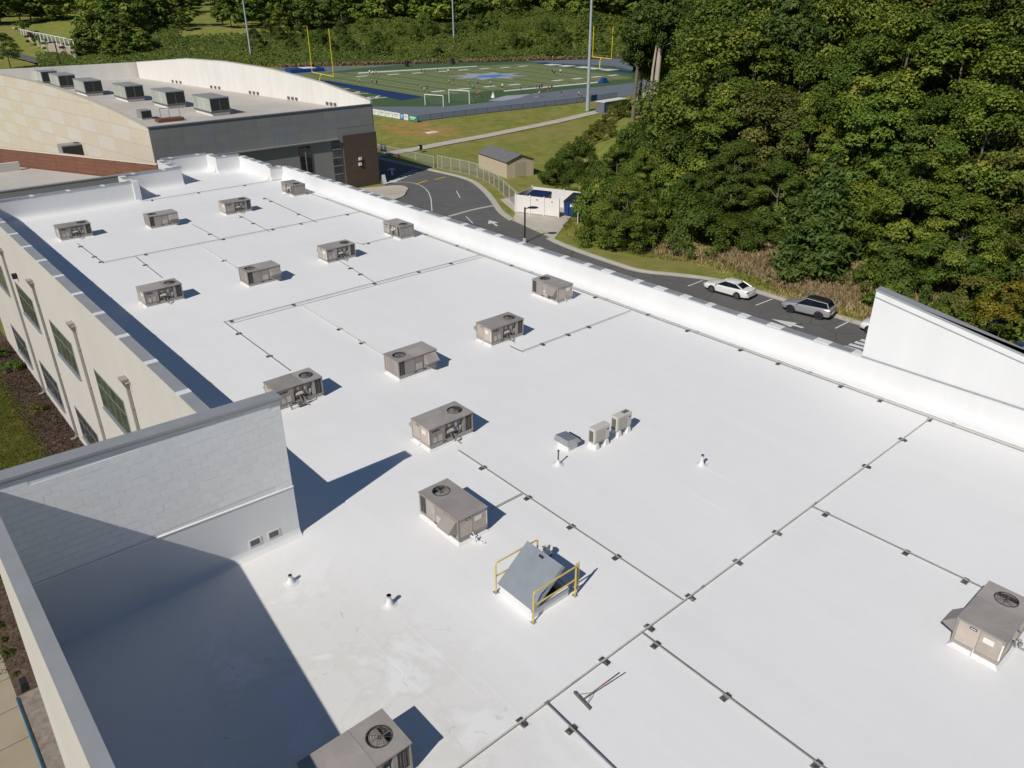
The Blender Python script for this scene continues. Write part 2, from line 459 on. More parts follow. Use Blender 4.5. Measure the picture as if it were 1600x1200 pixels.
M['straw'] = leaf_mat('straw', [(0.30, 0.22, 0.09), (0.48, 0.37, 0.17), (0.60, 0.48, 0.24)], 0.0)
M['burgundy'] = leaf_mat('burgundy_leaves', [(0.04, 0.02, 0.02), (0.08, 0.035, 0.03)], 0.0)
M['chip'] = leaf_mat('mulch_chips', [(0.05, 0.03, 0.022), (0.10, 0.065, 0.045), (0.20, 0.15, 0.11)], 0.0)

def mesh_fabric():
    m, n, l, b = nt('chain_link_fabric')
    b.inputs['Base Color'].default_value = (0.42, 0.43, 0.42, 1)
    b.inputs['Metallic'].default_value = 0.4
    b.inputs['Roughness'].default_value = 0.5
    t = n.new('ShaderNodeBsdfTransparent')
    ms = n.new('ShaderNodeMixShader')
    ms.inputs[0].default_value = 0.30
    l.new(t.outputs[0], ms.inputs[1])
    l.new(b.outputs[0], ms.inputs[2])
    l.new(ms.outputs[0], n['Material Output'].inputs['Surface'])
    return m
M['chain'] = mesh_fabric()
m_ = mesh_fabric(); m_.name = 'black_chain_link'
m_.node_tree.nodes['Principled BSDF'].inputs['Base Color'].default_value = (0.012, 0.012, 0.014, 1)
M['chainblack'] = m_
m_ = mesh_fabric(); m_.name = 'goal_net'
m_.node_tree.nodes['Principled BSDF'].inputs['Base Color'].default_value = (0.7, 0.7, 0.7, 1)
m_.node_tree.nodes['Mix Shader'].inputs[0].default_value = 0.18
M['net'] = m_

def glass_mat(name, col, rough=0.06):
    m, n, l, b = nt(name)
    co = objco(n, l, None, True)
    c = ramp(n, l, noise(n, l, co, 1.1, 4, 0.6), [(0.35, [x * 0.6 for x in col]), (0.65, [x * 1.4 for x in col])])
    l.new(c, b.inputs['Base Color'])
    b.inputs['Roughness'].default_value = rough
    b.inputs['Specular IOR Level'].default_value = 0.8
    return m
M['glass'] = glass_mat('window_glass', (0.045, 0.052, 0.055))
M['glassgreen'] = glass_mat('window_glass_with_green_blinds', (0.075, 0.092, 0.074))
M['carglass'] = glass_mat('car_glass', (0.008, 0.010, 0.016), 0.03)
def carpaint(name, col, metal):
    m, n, l, b = nt(name)
    b.inputs['Base Color'].default_value = rgb(col)
    b.inputs['Metallic'].default_value = metal
    b.inputs['Roughness'].default_value = 0.32
    b.inputs['Coat Weight'].default_value = 0.6
    b.inputs['Coat Roughness'].default_value = 0.05
    return m
M['carwhite'] = carpaint('white_car_paint', (0.74, 0.73, 0.71), 0.0)
M['carsilver'] = carpaint('silver_car_paint', (0.42, 0.43, 0.45), 0.45)
M['tyre'] = pm('tyre_rubber', (0.02, 0.02, 0.02), 0.8, var=0.2)
M['rim'] = pm('alloy_rim', (0.25, 0.25, 0.26), 0.35, 0.7, var=0.1)
M['rimdark'] = pm('dark_rim', (0.03, 0.03, 0.032), 0.4, 0.4, var=0.1)
M['taillight'] = pm('red_tail_light', (0.30, 0.008, 0.012), 0.2, var=0.05)
M['headlight'] = pm('head_light_lens', (0.5, 0.52, 0.55), 0.1, 0.3, var=0.05)
def shirt_mat():
    m, n, l, b = nt('shirt_cloth')
    oi = n.new('ShaderNodeObjectInfo')
    l.new(oi.outputs['Color'], b.inputs['Base Color'])
    b.inputs['Roughness'].default_value = 0.8
    return m
M['shirt'] = shirt_mat()
M['shorts'] = pm('dark_shorts', (0.03, 0.035, 0.06), 0.8, var=0.1)
M['hair'] = pm('dark_hair', (0.03, 0.02, 0.015), 0.7, var=0.1)
def brick_mat():
    m, n, l, b = nt('brown_brick')
    co = n.new('ShaderNodeTexCoord').outputs['Object']
    mp = n.new('ShaderNodeMapping')
    mp.inputs['Rotation'].default_value = (R(90), 0, 0)
    l.new(co, mp.inputs['Vector'])
    t = n.new('ShaderNodeTexBrick')
    t.inputs['Scale'].default_value = 2.2
    t.inputs['Color1'].default_value = (0.075, 0.048, 0.032, 1)
    t.inputs['Color2'].default_value = (0.115, 0.075, 0.050, 1)
    t.inputs['Mortar'].default_value = (0.11, 0.09, 0.075, 1)
    t.inputs['Mortar Size'].default_value = 0.02
    l.new(mp.outputs[0], t.inputs['Vector'])
    l.new(t.outputs['Color'], b.inputs['Base Color'])
    b.inputs['Roughness'].default_value = 0.9
    return m
M['brick'] = brick_mat()

# ================================================================== SETTING
RZ = 11.5                                     # roof level of the white school roof
EDGE = [(-80, 70), (0, 69), (20, 69), (38, 70), (48, 72.5), (54, 69.5), (62, 67.5), (68, 69), (73, 76), (82, 85), (95, 93),
        (110, 112), (130, 146), (150, 178), (180, 240), (400, 520)]
def edge_x(y):
    for (y0, x0), (y1, x1) in zip(EDGE, EDGE[1:]):
        if y <= y1:
            t = max(0.0, (y - y0) / (y1 - y0))
            return x0 + (x1 - x0) * t
    return EDGE[-1][1]
def hill_s(x, y):
    return (x - 150) * 0.447 + (y - 291) * 0.894
def terrain(x, y):
    h = 1.0 * sm(113, 147, y) * sm(74, 92, x)
    d = x - edge_x(y)
    h += (4.2 * sm(0.5, 15, d) + 5.0 * sm(14, 70, d)) * (1 - 0.6 * sm(120, 170, y))
    s = hill_s(x, y)
    az = x / max(y, 1.0)
    k = sm(0.20, 0.34, az)
    h += k * (11.5 * sm(0, 70, s) + 4.0 * sm(0.75, 1.0, az) * sm(0, 40, s) + 9 * sm(60, 300, s))
    h += (1 - k) * 12 * sm(385, 560, y)
    return h

xs = sorted(set([round(v, 3) for v in list(np.arange(-3000, -60, 300)) + list(np.arange(-60, 330, 3.0)) + list(np.arange(330, 700, 30)) + list(np.arange(700, 3600, 300))]))
ys = sorted(set([round(v, 3) for v in list(np.arange(-900, -40, 200)) + list(np.arange(-40, 430, 3.0)) + list(np.arange(430, 800, 30)) + list(np.arange(800, 4200, 300))]))
V, Fc = [], []
for y in ys:
    for x in xs:
        V.append((x, y, terrain(x, y)))
nx = len(xs)
for j in range(len(ys) - 1):
    for i in range(nx - 1):
        a = j * nx + i
        Fc.append((a, a + 1, a + nx + 1, a + nx))
mb = MB(); mb.v, mb.f, mb.m = [Vector(p) for p in V], Fc, [0] * len(Fc)
tag(mb.build('ground', M['ground'], smooth=True, fix=False), kind='structure')

def strip(mbx, pts, w0, w1, dz, mi=0):      # ribbon between lateral offsets w0,w1 (left positive)
    P = [Vector((p[0], p[1], 0)) for p in pts]
    vs_, fs = [], []
    for i, p in enumerate(P):
        d = (P[min(i + 1, len(P) - 1)] - P[max(i - 1, 0)]).normalized()
        nrm = Vector((-d.y, d.x, 0))
        for w in (w0, w1):
            q = p + nrm * w
            vs_.append((q.x, q.y, terrain(p.x, p.y) + dz))
    for i in range(len(P) - 1):
        fs.append((2 * i, 2 * i + 1, 2 * i + 3, 2 * i + 2))
    mbx.add(vs_, fs, mi)
def dense(pts, step=1.5):
    out = []
    for a, b in zip(pts, pts[1:]):
        n = max(1, int(math.dist(a, b) / step))
        out += [(a[0] + (b[0] - a[0]) * i / n, a[1] + (b[1] - a[1]) * i / n) for i in range(n)]
    return out + [pts[-1]]
def smooth_line(pts, it=2):
    for _ in range(it):
        q = [pts[0]]
        for a, b in zip(pts, pts[1:]):
            q += [(a[0] * .75 + b[0] * .25, a[1] * .75 + b[1] * .25), (a[0] * .25 + b[0] * .75, a[1] * .25 + b[1] * .75)]
        pts = q + [pts[-1]]
    return pts

kerb_px = [(585, 246), (642, 259), (677, 267), (735, 280), (757, 297), (772, 315), (782, 332), (800, 344)]
kerb_a = smooth_line([(76.2, 170)] + [tuple(at(x, y)[:2]) for x, y in kerb_px])
kerb_b = smooth_line([tuple(at(x, y)[:2]) for x, y in [(857, 372), (872, 380), (910, 395), (960, 412), (1000, 425), (1060, 430), (1124, 438), (1202, 462), (1337, 504)]] + [(66.3, 10), (66.3, -40)])
road = MB()
road.sheet([(36, -40), (66.4, -40), (66.4, 10)] + [(p[0], p[1]) for p in kerb_b[::-1]][1:] + [(p[0], p[1]) for p in kerb_a[::-1]] + [(65.0, 170), (65.0, 107), (65.1, 99.1), (62.5, 96.1), (60, 98), (36, 98)], 0.012)
road_o = tag(road.build('road', M['asphalt'], fix=False), kind='structure')
km = MB()
for line in (kerb_a, kerb_b):
    strip(km, line, 0.0, 0.38, 0.13)
    P = [Vector((p[0], p[1], 0)) for p in line]
    for i in range(len(P) - 1):
        km.add([P[i], P[i + 1], P[i + 1] + Vector((0, 0, .13)), P[i] + Vector((0, 0, .13))], [(0, 1, 2, 3)])
    strip(km, line, -0.45, -0.01, 0.02)
tag(km.build('kerb', M['kerb'], fix=False), kind='structure')
# pavement island at the gym corner
isl = smooth_line([(56, 106.8), (63.5, 104.6), (66.9, 103.2), (66.6, 100.6), (65.1, 99.1), (62.5, 96.1), (56, 95.5)], 2)
tag(MB().prism(isl, 0.0, 0.15).build('pavement', M['concrete']), kind='structure')
# concrete walk to the field
path_pts = dense([(70, 128.0), (79, 126.4), (86.7, 126.0), (103.8, 127.6), (125, 130.5), (142.3, 134.0), (170, 139)], 2)
pmb = MB()
strip(pmb, path_pts, -1.5, 1.5, 0.07)
tag(pmb.build('path', M['concrete'], fix=False), kind='structure')
# dumpster apron
ap = [at(800, 344), at(866, 373.5), at(893, 341), at(806, 333)]
ap = [(p.x, p.y) for p in ap]
apo = MB().prism([ap[0], ap[1], (ap[2][0] + 4, ap[2][1] + 3), (80.5, 86.5), (72.5, 86), ap[3]], -0.2, 0.05).build('apron', M['concrete'])
tag(apo, kind='structure')

# road markings
def quadpx(mbx, pts, z):
    mbx.sheet([tuple(at(x, y, z)[:2]) for x, y in pts], z)
def linepx(mbx, pts, w, z=0.018, lst=None):
    P = smooth_line([tuple(at(x, y, z)[:2]) for x, y in pts], 1) if len(pts) > 2 else [tuple(at(x, y, z)[:2]) for x, y in pts]
    vs_, fs = [], []
    for i, p in enumerate(P):
        a, b = P[max(i - 1, 0)], P[min(i + 1, len(P) - 1)]
        d = Vector((b[0] - a[0], b[1] - a[1], 0)).normalized()
        for s in (-w / 2, w / 2):
            vs_.append((p[0] - d.y * s, p[1] + d.x * s, z))
    for i in range(len(P) - 1):
        fs.append((2 * i, 2 * i + 1, 2 * i + 3, 2 * i + 2))
    mbx.add(vs_, fs)
def marking(build, mat='paint'):
    mb_ = MB()
    build(mb_)
    return mb_.build('road_marking', M[mat], road_o, fix=False)
for pts in ([(1075, 447), (1098, 438)], [(1181, 477), (1207, 467)], [(1305, 513), (1329, 501)], [(635, 282), (675, 296)][:0]):
    if pts: marking(lambda b: linepx(b, pts, 0.14))
for pts in ([(713, 298), (719, 309)], [(728, 338), (739, 349)]):
    marking(lambda b: linepx(b, pts, 0.14))
marking(lambda b: linepx(b, [(612, 285), (640, 284), (662, 291), (673, 305), (675, 330)], 0.14))
for pts in ([(651, 287), (668, 282)], [(679, 280.5), (696, 276.5)]):
    marking(lambda b: linepx(b, pts, 0.35), 'paintyellow')
marking(lambda b: linepx(b, [(701, 338), (740, 327), (772, 321)], 0.55), 'kerb')
def arrow(base, tip, w=0.35, hl=2.2, hw=1.3):
    a, b = at(*base, 0.018), at(*tip, 0.018)
    d = (b - a).normalized(); nn = Vector((-d.y, d.x, 0))
    h = b - d * hl
    def bld(mb_):
        mb_.sheet([p[:2] for p in (a - nn * w / 2, a + nn * w / 2, h + nn * w / 2, h + nn * hw / 2, b, h - nn * hw / 2, h - nn * w / 2)], 0.018)
    return bld
marking(arrow((1255, 512), (1205, 498)))
marking(arrow((777, 353), (764, 344), 0.3, 1.6, 1.5))
for k in range(6):        # crosswalk behind the fin wall
    x, y = 1318 + k * 9, 541 - k * 3.4
    marking(lambda b: linepx(b, [(x, y), (x + 26, y + 7.5)], 0.5))
for k in range(8):        # crosswalk in the gym's shade
    t = k / 7
    a = at(604 + 40 * t, 287 - 21 * t); c = at(622 + 36 * t, 283.5 - 15.5 * t)
    marking(lambda b: b.sheet([(a.x, a.y), (c.x, c.y), (c.x + .1, c.y + .62), (a.x + .1, a.y + .62)], 0.018))
marking(arrow((613, 274), (612, 262), 0.3, 1.8, 1.6))

# ------------------------------------------------------------------ sports ground (level 1.0)
FZ = 1.0
trk = [(104.5, 182), (102.4, 149.9), (122, 149.5), (153, 147.4), (200, 150), (262, 186), (262, 232), (248, 243), (212, 277), (190, 281), (165, 276), (150, 288), (125, 300), (100, 270)]
tag(MB().sheet(trk, FZ + 0.06).build('running_track', M['track'], fix=False), kind='structure')
turf_px = [(470, 124), (520, 112), (560, 107), (640, 100), (760, 94.8), (810, 93.3), (835, 97), (960, 103), (1000, 112), (1000, 128), (940, 135), (893, 139), (830, 147), (760, 160), (692, 166.3), (579, 166.3), (500, 158), (470, 140)]
field = MB()
field.sheet([tuple(at(x, y, FZ + .075)[:2]) for x, y in turf_px], FZ + 0.075)
field_o = tag(field.build('football_field', M['turfdark'], fix=False), kind='structure')
C00, C01, C10, C11 = [at(x, y, FZ + .09) for x, y in ((662, 151), (455, 117), (1000, 121.5), (835, 98.5))]
def fpt(u, v):
    return C00 * (1 - u) * (1 - v) + C01 * (1 - u) * v + C10 * u * (1 - v) + C11 * u * v
for k in range(20):
    u0, u1 = k / 20, (k + 1) / 20
    MB().sheet([fpt(u0, 0)[:2], fpt(u1, 0)[:2], fpt(u1, 1)[:2], fpt(u0, 1)[:2]], FZ + 0.082).build('turf_band', M['turf' if k % 2 else 'turf2'], field_o, fix=False)
def fquad(pts, name, mat, dz=0.095):
    return MB().sheet([tuple(at(x, y, FZ + dz)[:2]) for x, y in pts], FZ + dz).build(name, M[mat], field_o, fix=False)
for k in range(1, 20):
    a, b = fpt(k / 20, 0.02), fpt(k / 20, 0.98)
    MB().sheet([(a.x - .06, a.y), (a.x + .06, a.y), (b.x + .06, b.y), (b.x - .06, b.y)], FZ + 0.09).build('yard_line', M['paint'], field_o, fix=False)
fquad([(787, 141.2), (945, 126.6), (945, 128.4), (787, 143)], 'sideline', 'paint')
fquad([(560, 113.2), (745, 102.8), (745, 103.9), (560, 115)], 'sideline', 'paint')
fquad([(500, 127), (628, 156.8), (663, 151.2), (590, 139), (512, 125.6)], 'end_zone', 'ezblue', 0.1)
fquad([(836, 98.2), (852, 97.2), (965, 108), (1000, 113), (1000, 116), (955, 111)], 'end_zone', 'ezblue', 0.1)
for (x, y) in [(566, 119), (614, 116.3), (652, 114), (724, 109.3), (757, 107.3), (789, 105.5), (817, 103.3), (690, 111.7),
               (765, 135), (804, 132), (871, 125.6), (902, 122.8), (932, 120), (684, 142.6), (724, 138.8), (958, 117.5)]:
    p = at(x, y, FZ + .1)
    MB().box(p.x - 2.2, p.x + 2.2, p.y - 1.0, p.y + 1.0, FZ + .098, FZ + .1).build('yard_number', M['paint'], field_o)
# midfield emblem
p = at(763, 118.5, FZ + .1)
star = []
for k in range(16):
    a = 2 * math.pi * k / 16
    rr = 13 if k % 2 == 0 else 7.5
    star.append((p.x + rr * math.cos(a) * 1.1, p.y + rr * math.sin(a)))
MB().sheet(star, FZ + 0.1).build('midfield_emblem', M['trackline'], field_o, fix=False)
p2 = at(768, 119, FZ + .1)
MB().sheet([(p2.x + 8.5 * math.cos(2 * math.pi * k / 10) * (1 if k % 2 else .55), p2.y + 5 * math.sin(2 * math.pi * k / 10) * (1 if k % 2 else .6)) for k in range(10)], FZ + .105).build('midfield_emblem', M['logoblue'], field_o, fix=False)
def glyph(ch, size):
    cu = bpy.data.curves.new('letter', 'FONT')
    cu.body, cu.size, cu.align_x = ch, size, 'CENTER'
    to = bpy.data.objects.new('letter_tmp', cu)
    COL.objects.link(to)
    dg = bpy.context.evaluated_depsgraph_get()
    me = bpy.data.meshes.new_from_object(to.evaluated_get(dg))
    bpy.data.objects.remove(to)
    return me
ez_dir = (at(500, 126.5, FZ) - at(628, 156.8, FZ)).normalized()
for i, ch in enumerate('RAI'):
    px, py = [(614, 149.5), (583, 143), (560, 137)][i]
    p = at(px, py, FZ + .11)
    me = glyph(ch, 9.0)
    me.materials.append(M['paint'])
    o = obj('end_zone_letter', me, field_o, (p.x - 3, p.y, FZ + .112), math.atan2(ez_dir.y, ez_dir.x))
    o.scale = (1.15, 0.8, 1)
for k, (x, y) in enumerate([(862, 101), (884, 103), (911, 105), (928, 107), (950, 109)]):
    p = at(x, y, FZ + .1)
    MB().sheet([(p.x - 3, p.y - 2.6), (p.x + 3.4, p.y - 2.6), (p.x + 2.6, p.y + 2.6), (p.x - 2.2, p.y + 2.6)], FZ + .112).build('end_zone_letter', M['paint'], field_o, fix=False)
for pts in ([(762, 157), (790, 149.5), (830, 146.8), (812, 153), (784, 158)], [(795, 151), (822, 147.6), (824, 148.8), (800, 153)][:0], [(832, 146.5), (842, 146), (844, 147), (834, 147.6)], [(833, 151), (843, 150.5), (844, 151.5), (835, 152)]):
    if pts: MB().sheet([tuple(at(x, y, FZ + .1)[:2]) for x, y in pts], FZ + .1).build('apron_paint', M['trackline'], field_o, fix=False)

# ================================================================== WHITE SCHOOL BUILDING
school = thing('school_building', 'white-roofed cream two-storey school building filling the foreground', 'building')
XL, XI, XR = 7.65, 8.05, 32.1
PTOP, RTOP = 13.5, 12.65
inner = [(XI, 20.3), (XI, 70.0), (19.3, 70.0), (19.3, 73.4), (24.3, 73.4), (24.3, 78.4), (28.6, 78.4), (28.6, 76.1), (30.9, 76.1), (30.9, 69.4), (XR, 69.4), (XR, -14)]
roofpoly = [(0.5, -14)] + [(0.5, 20.3)] + inner
MB().sheet(roofpoly, RZ).build('roof', M['roof'], school, fix=False)
# the walls under the roof (cream)
def wall_seg(a, b, t, z0, z1, name='wall', mat='cream', parent=school):
    a, b = Vector((a[0], a[1], 0)), Vector((b[0], b[1], 0))
    d = (b - a).normalized(); nn = Vector((-d.y, d.x, 0)) * t
    return MB().hexa([a + Vector((0, 0, z0)), b + Vector((0, 0, z0)), b + nn + Vector((0, 0, z0)), a + nn + Vector((0, 0, z0))],
                     [a + Vector((0, 0, z1)), b + Vector((0, 0, z1)), b + nn + Vector((0, 0, z1)), a + nn + Vector((0, 0, z1))]).build(name, M[mat], parent)
def parapet_seg(a, b, h, t=0.42, cant=0.32, name='parapet'):
    """coated parapet with a rolled cant at its foot; a->b runs with the outside on the left"""
    a, b = Vector((a[0], a[1], 0)), Vector((b[0], b[1], 0))
    d = (b - a).normalized(); nn = Vector((-d.y, d.x, 0))
    prof = [(-cant * 1.3, 0.006), (-cant * 0.7, 0.05), (-cant * 0.28, cant * 0.5), (-0.03, cant * 1.1), (0, cant * 1.7), (0, h), (t, h), (t, -0.3), (-cant * 1.3, -0.3)]
    vs_, n = [], len(prof)
    for e in (a, b):
        for (w, z) in prof:
            q = e + nn * w
            vs_.append((q.x, q.y, RZ + z))
    fs = [(i, i + n, (i + 1) % n + n, (i + 1) % n) for i in range(n)] + [tuple(range(n)), tuple(range(n, 2 * n))[::-1]]
    return MB().add(vs_, fs).build(name, M['white'], school, smooth=True)
def coping_run(a, b, z, t0=-0.03, t1=0.50, step=3.65, joint=0.34, mat='coping', first=None):
    a, b = Vector((a[0], a[1], 0)), Vector((b[0], b[1], 0))
    L = (b - a).length; d = (b - a) / L; nn = Vector((-d.y, d.x, 0))
    s = 0.0 if first is None else first
    cuts = [0.0]
    while s < L - 0.3:
        if s > 0.3: cuts.append(s)
        s += step
    cuts.append(L)
    def piece(s0, s1, w0, w1, z0, z1, nm, mt):
        q = [a + d * s0 + nn * w0, a + d * s1 + nn * w0, a + d * s1 + nn * w1, a + d * s0 + nn * w1]
        MB().hexa([(p.x, p.y, z0) for p in q], [(p.x, p.y, z1) for p in q]).build(nm, M[mt], school)
    for s0, s1 in zip(cuts, cuts[1:]):
        piece(s0 + (joint / 2 if s0 > 0 else 0), s1 - (joint / 2 if s1 < L else 0), t0, t1, z - 0.002, z + 0.05, 'coping', mat)
        if s0 > 0:
            piece(s0 - joint / 2, s0 + joint / 2, t0 - .01, t1 + .01, z - 0.004, z + 0.056, 'coping_joint', 'white')
# left facade: walls, parapet, coping
wall_seg((XL + 0.4, 20.36), (XL + 0.4, 76), 0.4, 0.0, PTOP - 0.004, 'facade_wall')
parapet_seg((XI + 0.012, 20.37), (XI + 0.012, 70.0), PTOP - RZ - .005, 0.02)
coping_run((XI + 0.02, 20.37), (XI + 0.02, 70.4), PTOP, -0.02, 0.46, 3.62, 0.36, first=0.66)
for a, b, h in (((XI, 70.0), (19.3, 70.0), 1.55), ((19.3, 73.4), (24.3, 73.4), 1.5), ((24.3, 78.4), (28.6, 78.4), 1.5), ((28.6, 76.1), (30.9, 76.1), 1.45), ((30.9, 69.4), (XR, 69.4), 1.15)):
    parapet_seg(a, (b[0] + .02, b[1]), h, 0.4)
    coping_run((a[0], a[1] - .01), (b[0] + .1, b[1] - .01), RZ + h, -0.03, 0.45, 2.6, 0.3, mat='coping', first=0.9)
for a, b, h in (((19.3, 70.41), (19.3, 73.4), 1.53), ((24.3, 73.81), (24.3, 78.4), 1.48), ((28.6, 78.4), (28.6, 76.51), 1.46), ((30.9, 76.1), (30.9, 69.81), 1.3)):
    parapet_seg(a, b, h, 0.4)
    coping_run(a, b, RZ + h, -0.03, 0.45, 1.7, 0.5, mat='coping', first=0.6)
MB().box(18.98, 19.5, 69.86, 70.5, RZ, RZ + 1.62).build('pier', M['white'], school, bevel=.03)
# right parapet with half-coated metal edge
parapet_seg((XR, 69.38), (XR, -14), RTOP - RZ, 0.45, 0.42)
MB().box(XR - .01, XR + .36, -14, 69.3, RTOP, RTOP + .03).build('coping', M['white'], school)
y = 69.0
while y > 13.6:
    g = rnd.uniform(0.9, 1.9)
    MB().box(XR + .10 + rnd.uniform(-.07, .07), XR + .55, max(13.55, y - g), y, RTOP - .08, RTOP + .05).build('coping_edge', M['copmid'], school)
    w = rnd.uniform(0.35, 0.8)
    MB().box(XR + .14, XR + .56, y - g - w, y - g, RTOP - .08, RTOP + .056).build('coping_joint', M['white'], school)
    y -= g + w
wall_seg((XR + .40, -14), (XR + .40, 69.4), 0.02, 0.0, RZ - .31)
wall_seg((30.9, 69.9), (XR + .4, 69.9), 0.1, 0.0, RZ - .31)
# raised end wall at the right (fin)
FY0, FY1 = 13.45, -14.0
zt = lambda yy: 15.78 - (13.45 - yy) * 0.165
fin = MB()
fin.hexa([(XR + .06, FY1, RTOP - .4), (XR + .5, FY1, RTOP - .4), (XR + .5, FY0, RTOP - .4), (XR + .06, FY0, RTOP - .4)],
         [(XR + .06, FY1, zt(FY1)), (XR + .5, FY1, zt(FY1)), (XR + .5, FY0, zt(FY0)), (XR + .06, FY0, zt(FY0))])
fin.build('end_wall', M['white'], school)
fc = MB()
fc.hexa([(XR + .02, FY1, zt(FY1) + .002), (XR + .55, FY1, zt(FY1) + .002), (XR + .55, FY0 + .03, zt(FY0) + .002), (XR + .02, FY0 + .03, zt(FY0) + .002)],
        [(XR + .02, FY1, zt(FY1) + .07), (XR + .55, FY1, zt(FY1) + .07), (XR + .55, FY0 + .03, zt(FY0) + .07), (XR + .02, FY0 + .03, zt(FY0) + .07)])
fc.build('coping', M['coping'], school)
fl = MB()
fl.hexa([(XR + .035, FY1, zt(FY1) - .30), (XR + .061, FY1, zt(FY1) - .30), (XR + .061, FY0, zt(FY0) - .30), (XR + .035, FY0, zt(FY0) - .30)],
        [(XR + .035, FY1, zt(FY1) - .26), (XR + .061, FY1, zt(FY1) - .26), (XR + .061, FY0, zt(FY0) - .26), (XR + .035, FY0, zt(FY0) - .26)])
fl.build('flashing', M['galv'], school)
MB().box(XR + .0, XR + .075, FY1, FY0, RTOP + .035, RTOP + .10).build('flashing', M['galv'], school)

# entrance wing: block wall and the outer wall at the left
BY = 20.0
BX0, BX1 = 0.3, 8.16
bt = lambda x: 16.45 + (BX1 - x) * 0.035
bl = lambda x: 13.32 + (BX1 - x) * 0.030
MB().prism_y([(BX0, 0), (BX1 - .1, 0), (BX1 - .1, RZ - .02), (BX1, RZ - .02), (BX1, bt(BX1)), (BX0, bt(BX0))], BY, BY + .36).build('entrance_wall', M['grayback'], school)
bw, bh = 0.41, 0.215
row = 0
zz = 13.36
blk_meshes = {}
def block_piece(x0, x1, z0, z1):
    dx = 0.009
    key = (round(x1 - x0, 2))
    if key not in blk_meshes:
        w = x1 - x0 - .005
        blk_meshes[key] = MB().box(0, w, -.008, .01, 0, bh - .005).mesh('block', M['graywall'], bevel=.002)
    obj('block', blk_meshes[key], school, (x0 + .0025, BY + rnd.uniform(-.0015, .0015), z0 + .0025))
while zz < 17.0 - bh:
    x = 0.66 - (bw / 2 if row % 2 else 0)
    while x < BX1 - 0.02:
        x0, x1 = max(x, 0.66), min(x + bw, BX1 - .01)
        if x1 - x0 > 0.1 and zz > bl(x0) + .02 and zz + bh < bt(x1) - .09:
            block_piece(x0, x1, zz, zz + bh)
        x += bw
    zz += bh
    row += 1
MB().prism_y([(BX0 + .36, RZ - .05), (BX1, RZ - .05), (BX1, bl(BX1)), (BX0 + .36, bl(BX0 + .36))], BY - .03, BY + .002).build('wall_flashing', M['white'], school)
MB().prism_y([(BX0 + .36, bl(BX0) - .01), (BX1 + .01, bl(BX1) - .01), (BX1 + .01, bl(BX1) + .025), (BX0 + .36, bl(BX0) + .025)], BY - .05, BY + .001).build('ledge', M['graywall'], school)
parapet_cant = MB().prism_x([(BY - .24, RZ + .004), (BY - .14, RZ + .03), (BY - .06, RZ + .1), (BY - .031, RZ + .24), (BY - .031, RZ - .1), (BY - .24, RZ - .1)], BX0 + .35, BX1).build('cant_strip', M['white'], school, smooth=True)
MB().prism_y([(BX0 - .05, bt(BX0) + .003), (BX1 + .05, bt(BX1) + .003), (BX1 + .05, bt(BX1) + .08), (BX0 - .05, bt(BX0) + .08)], BY - .06, BY + .44).build('coping', M['coping'], school)
MB().prism_y([(BX0 + .36, bt(BX0) - .09), (BX1 + .04, bt(BX1) - .09), (BX1 + .04, bt(BX1) + .002), (BX0 + .36, bt(BX0) + .002)], BY - .045, BY - .001).build('fascia', M['coping'], school)
for (px, py) in ((400, 856), (430, 848.5)):
    q = on_y(px, py, BY - .03); q.z = RZ + .42
    MB().box(q.x - .2, q.x + .2, BY - .05, BY - .025, q.z - .14, q.z + .14).build('scupper', M['white'], school)
    MB().box(q.x - .15, q.x + .15, BY - .056, BY - .045, q.z - .1, q.z + .1).build('scupper_opening', M['rtudark'], school)
lz = lambda yy: 16.62 - (20.0 - yy) * 0.100
ow = MB().hexa([(-.15, -14, 0), (.64, -14, 0), (.64, BY - .01, 0), (-.15, BY - .01, 0)], [(.37, -14, lz(-14)), (.64, -14, lz(-14)), (.64, BY - .01, lz(BY)), (.37, BY - .01, lz(BY))])
ow.build('entrance_wall', M['cream'], school)
MB().hexa([(.355, -14, lz(-14) + .002), (.67, -14, lz(-14) + .002), (.67, BY - .07, lz(BY) + .002), (.355, BY - .07, lz(BY) + .002)],
          [(.355, -14, lz(-14) + .05), (.67, -14, lz(-14) + .05), (.67, BY - .07, lz(BY) + .05), (.355, BY - .07, lz(BY) + .05)]).build('coping', M['coping'], school)
MB().box(.62, .66, -14, BY - .43, RZ - .1, RZ + .4).build('cant_strip', M['white'], school)

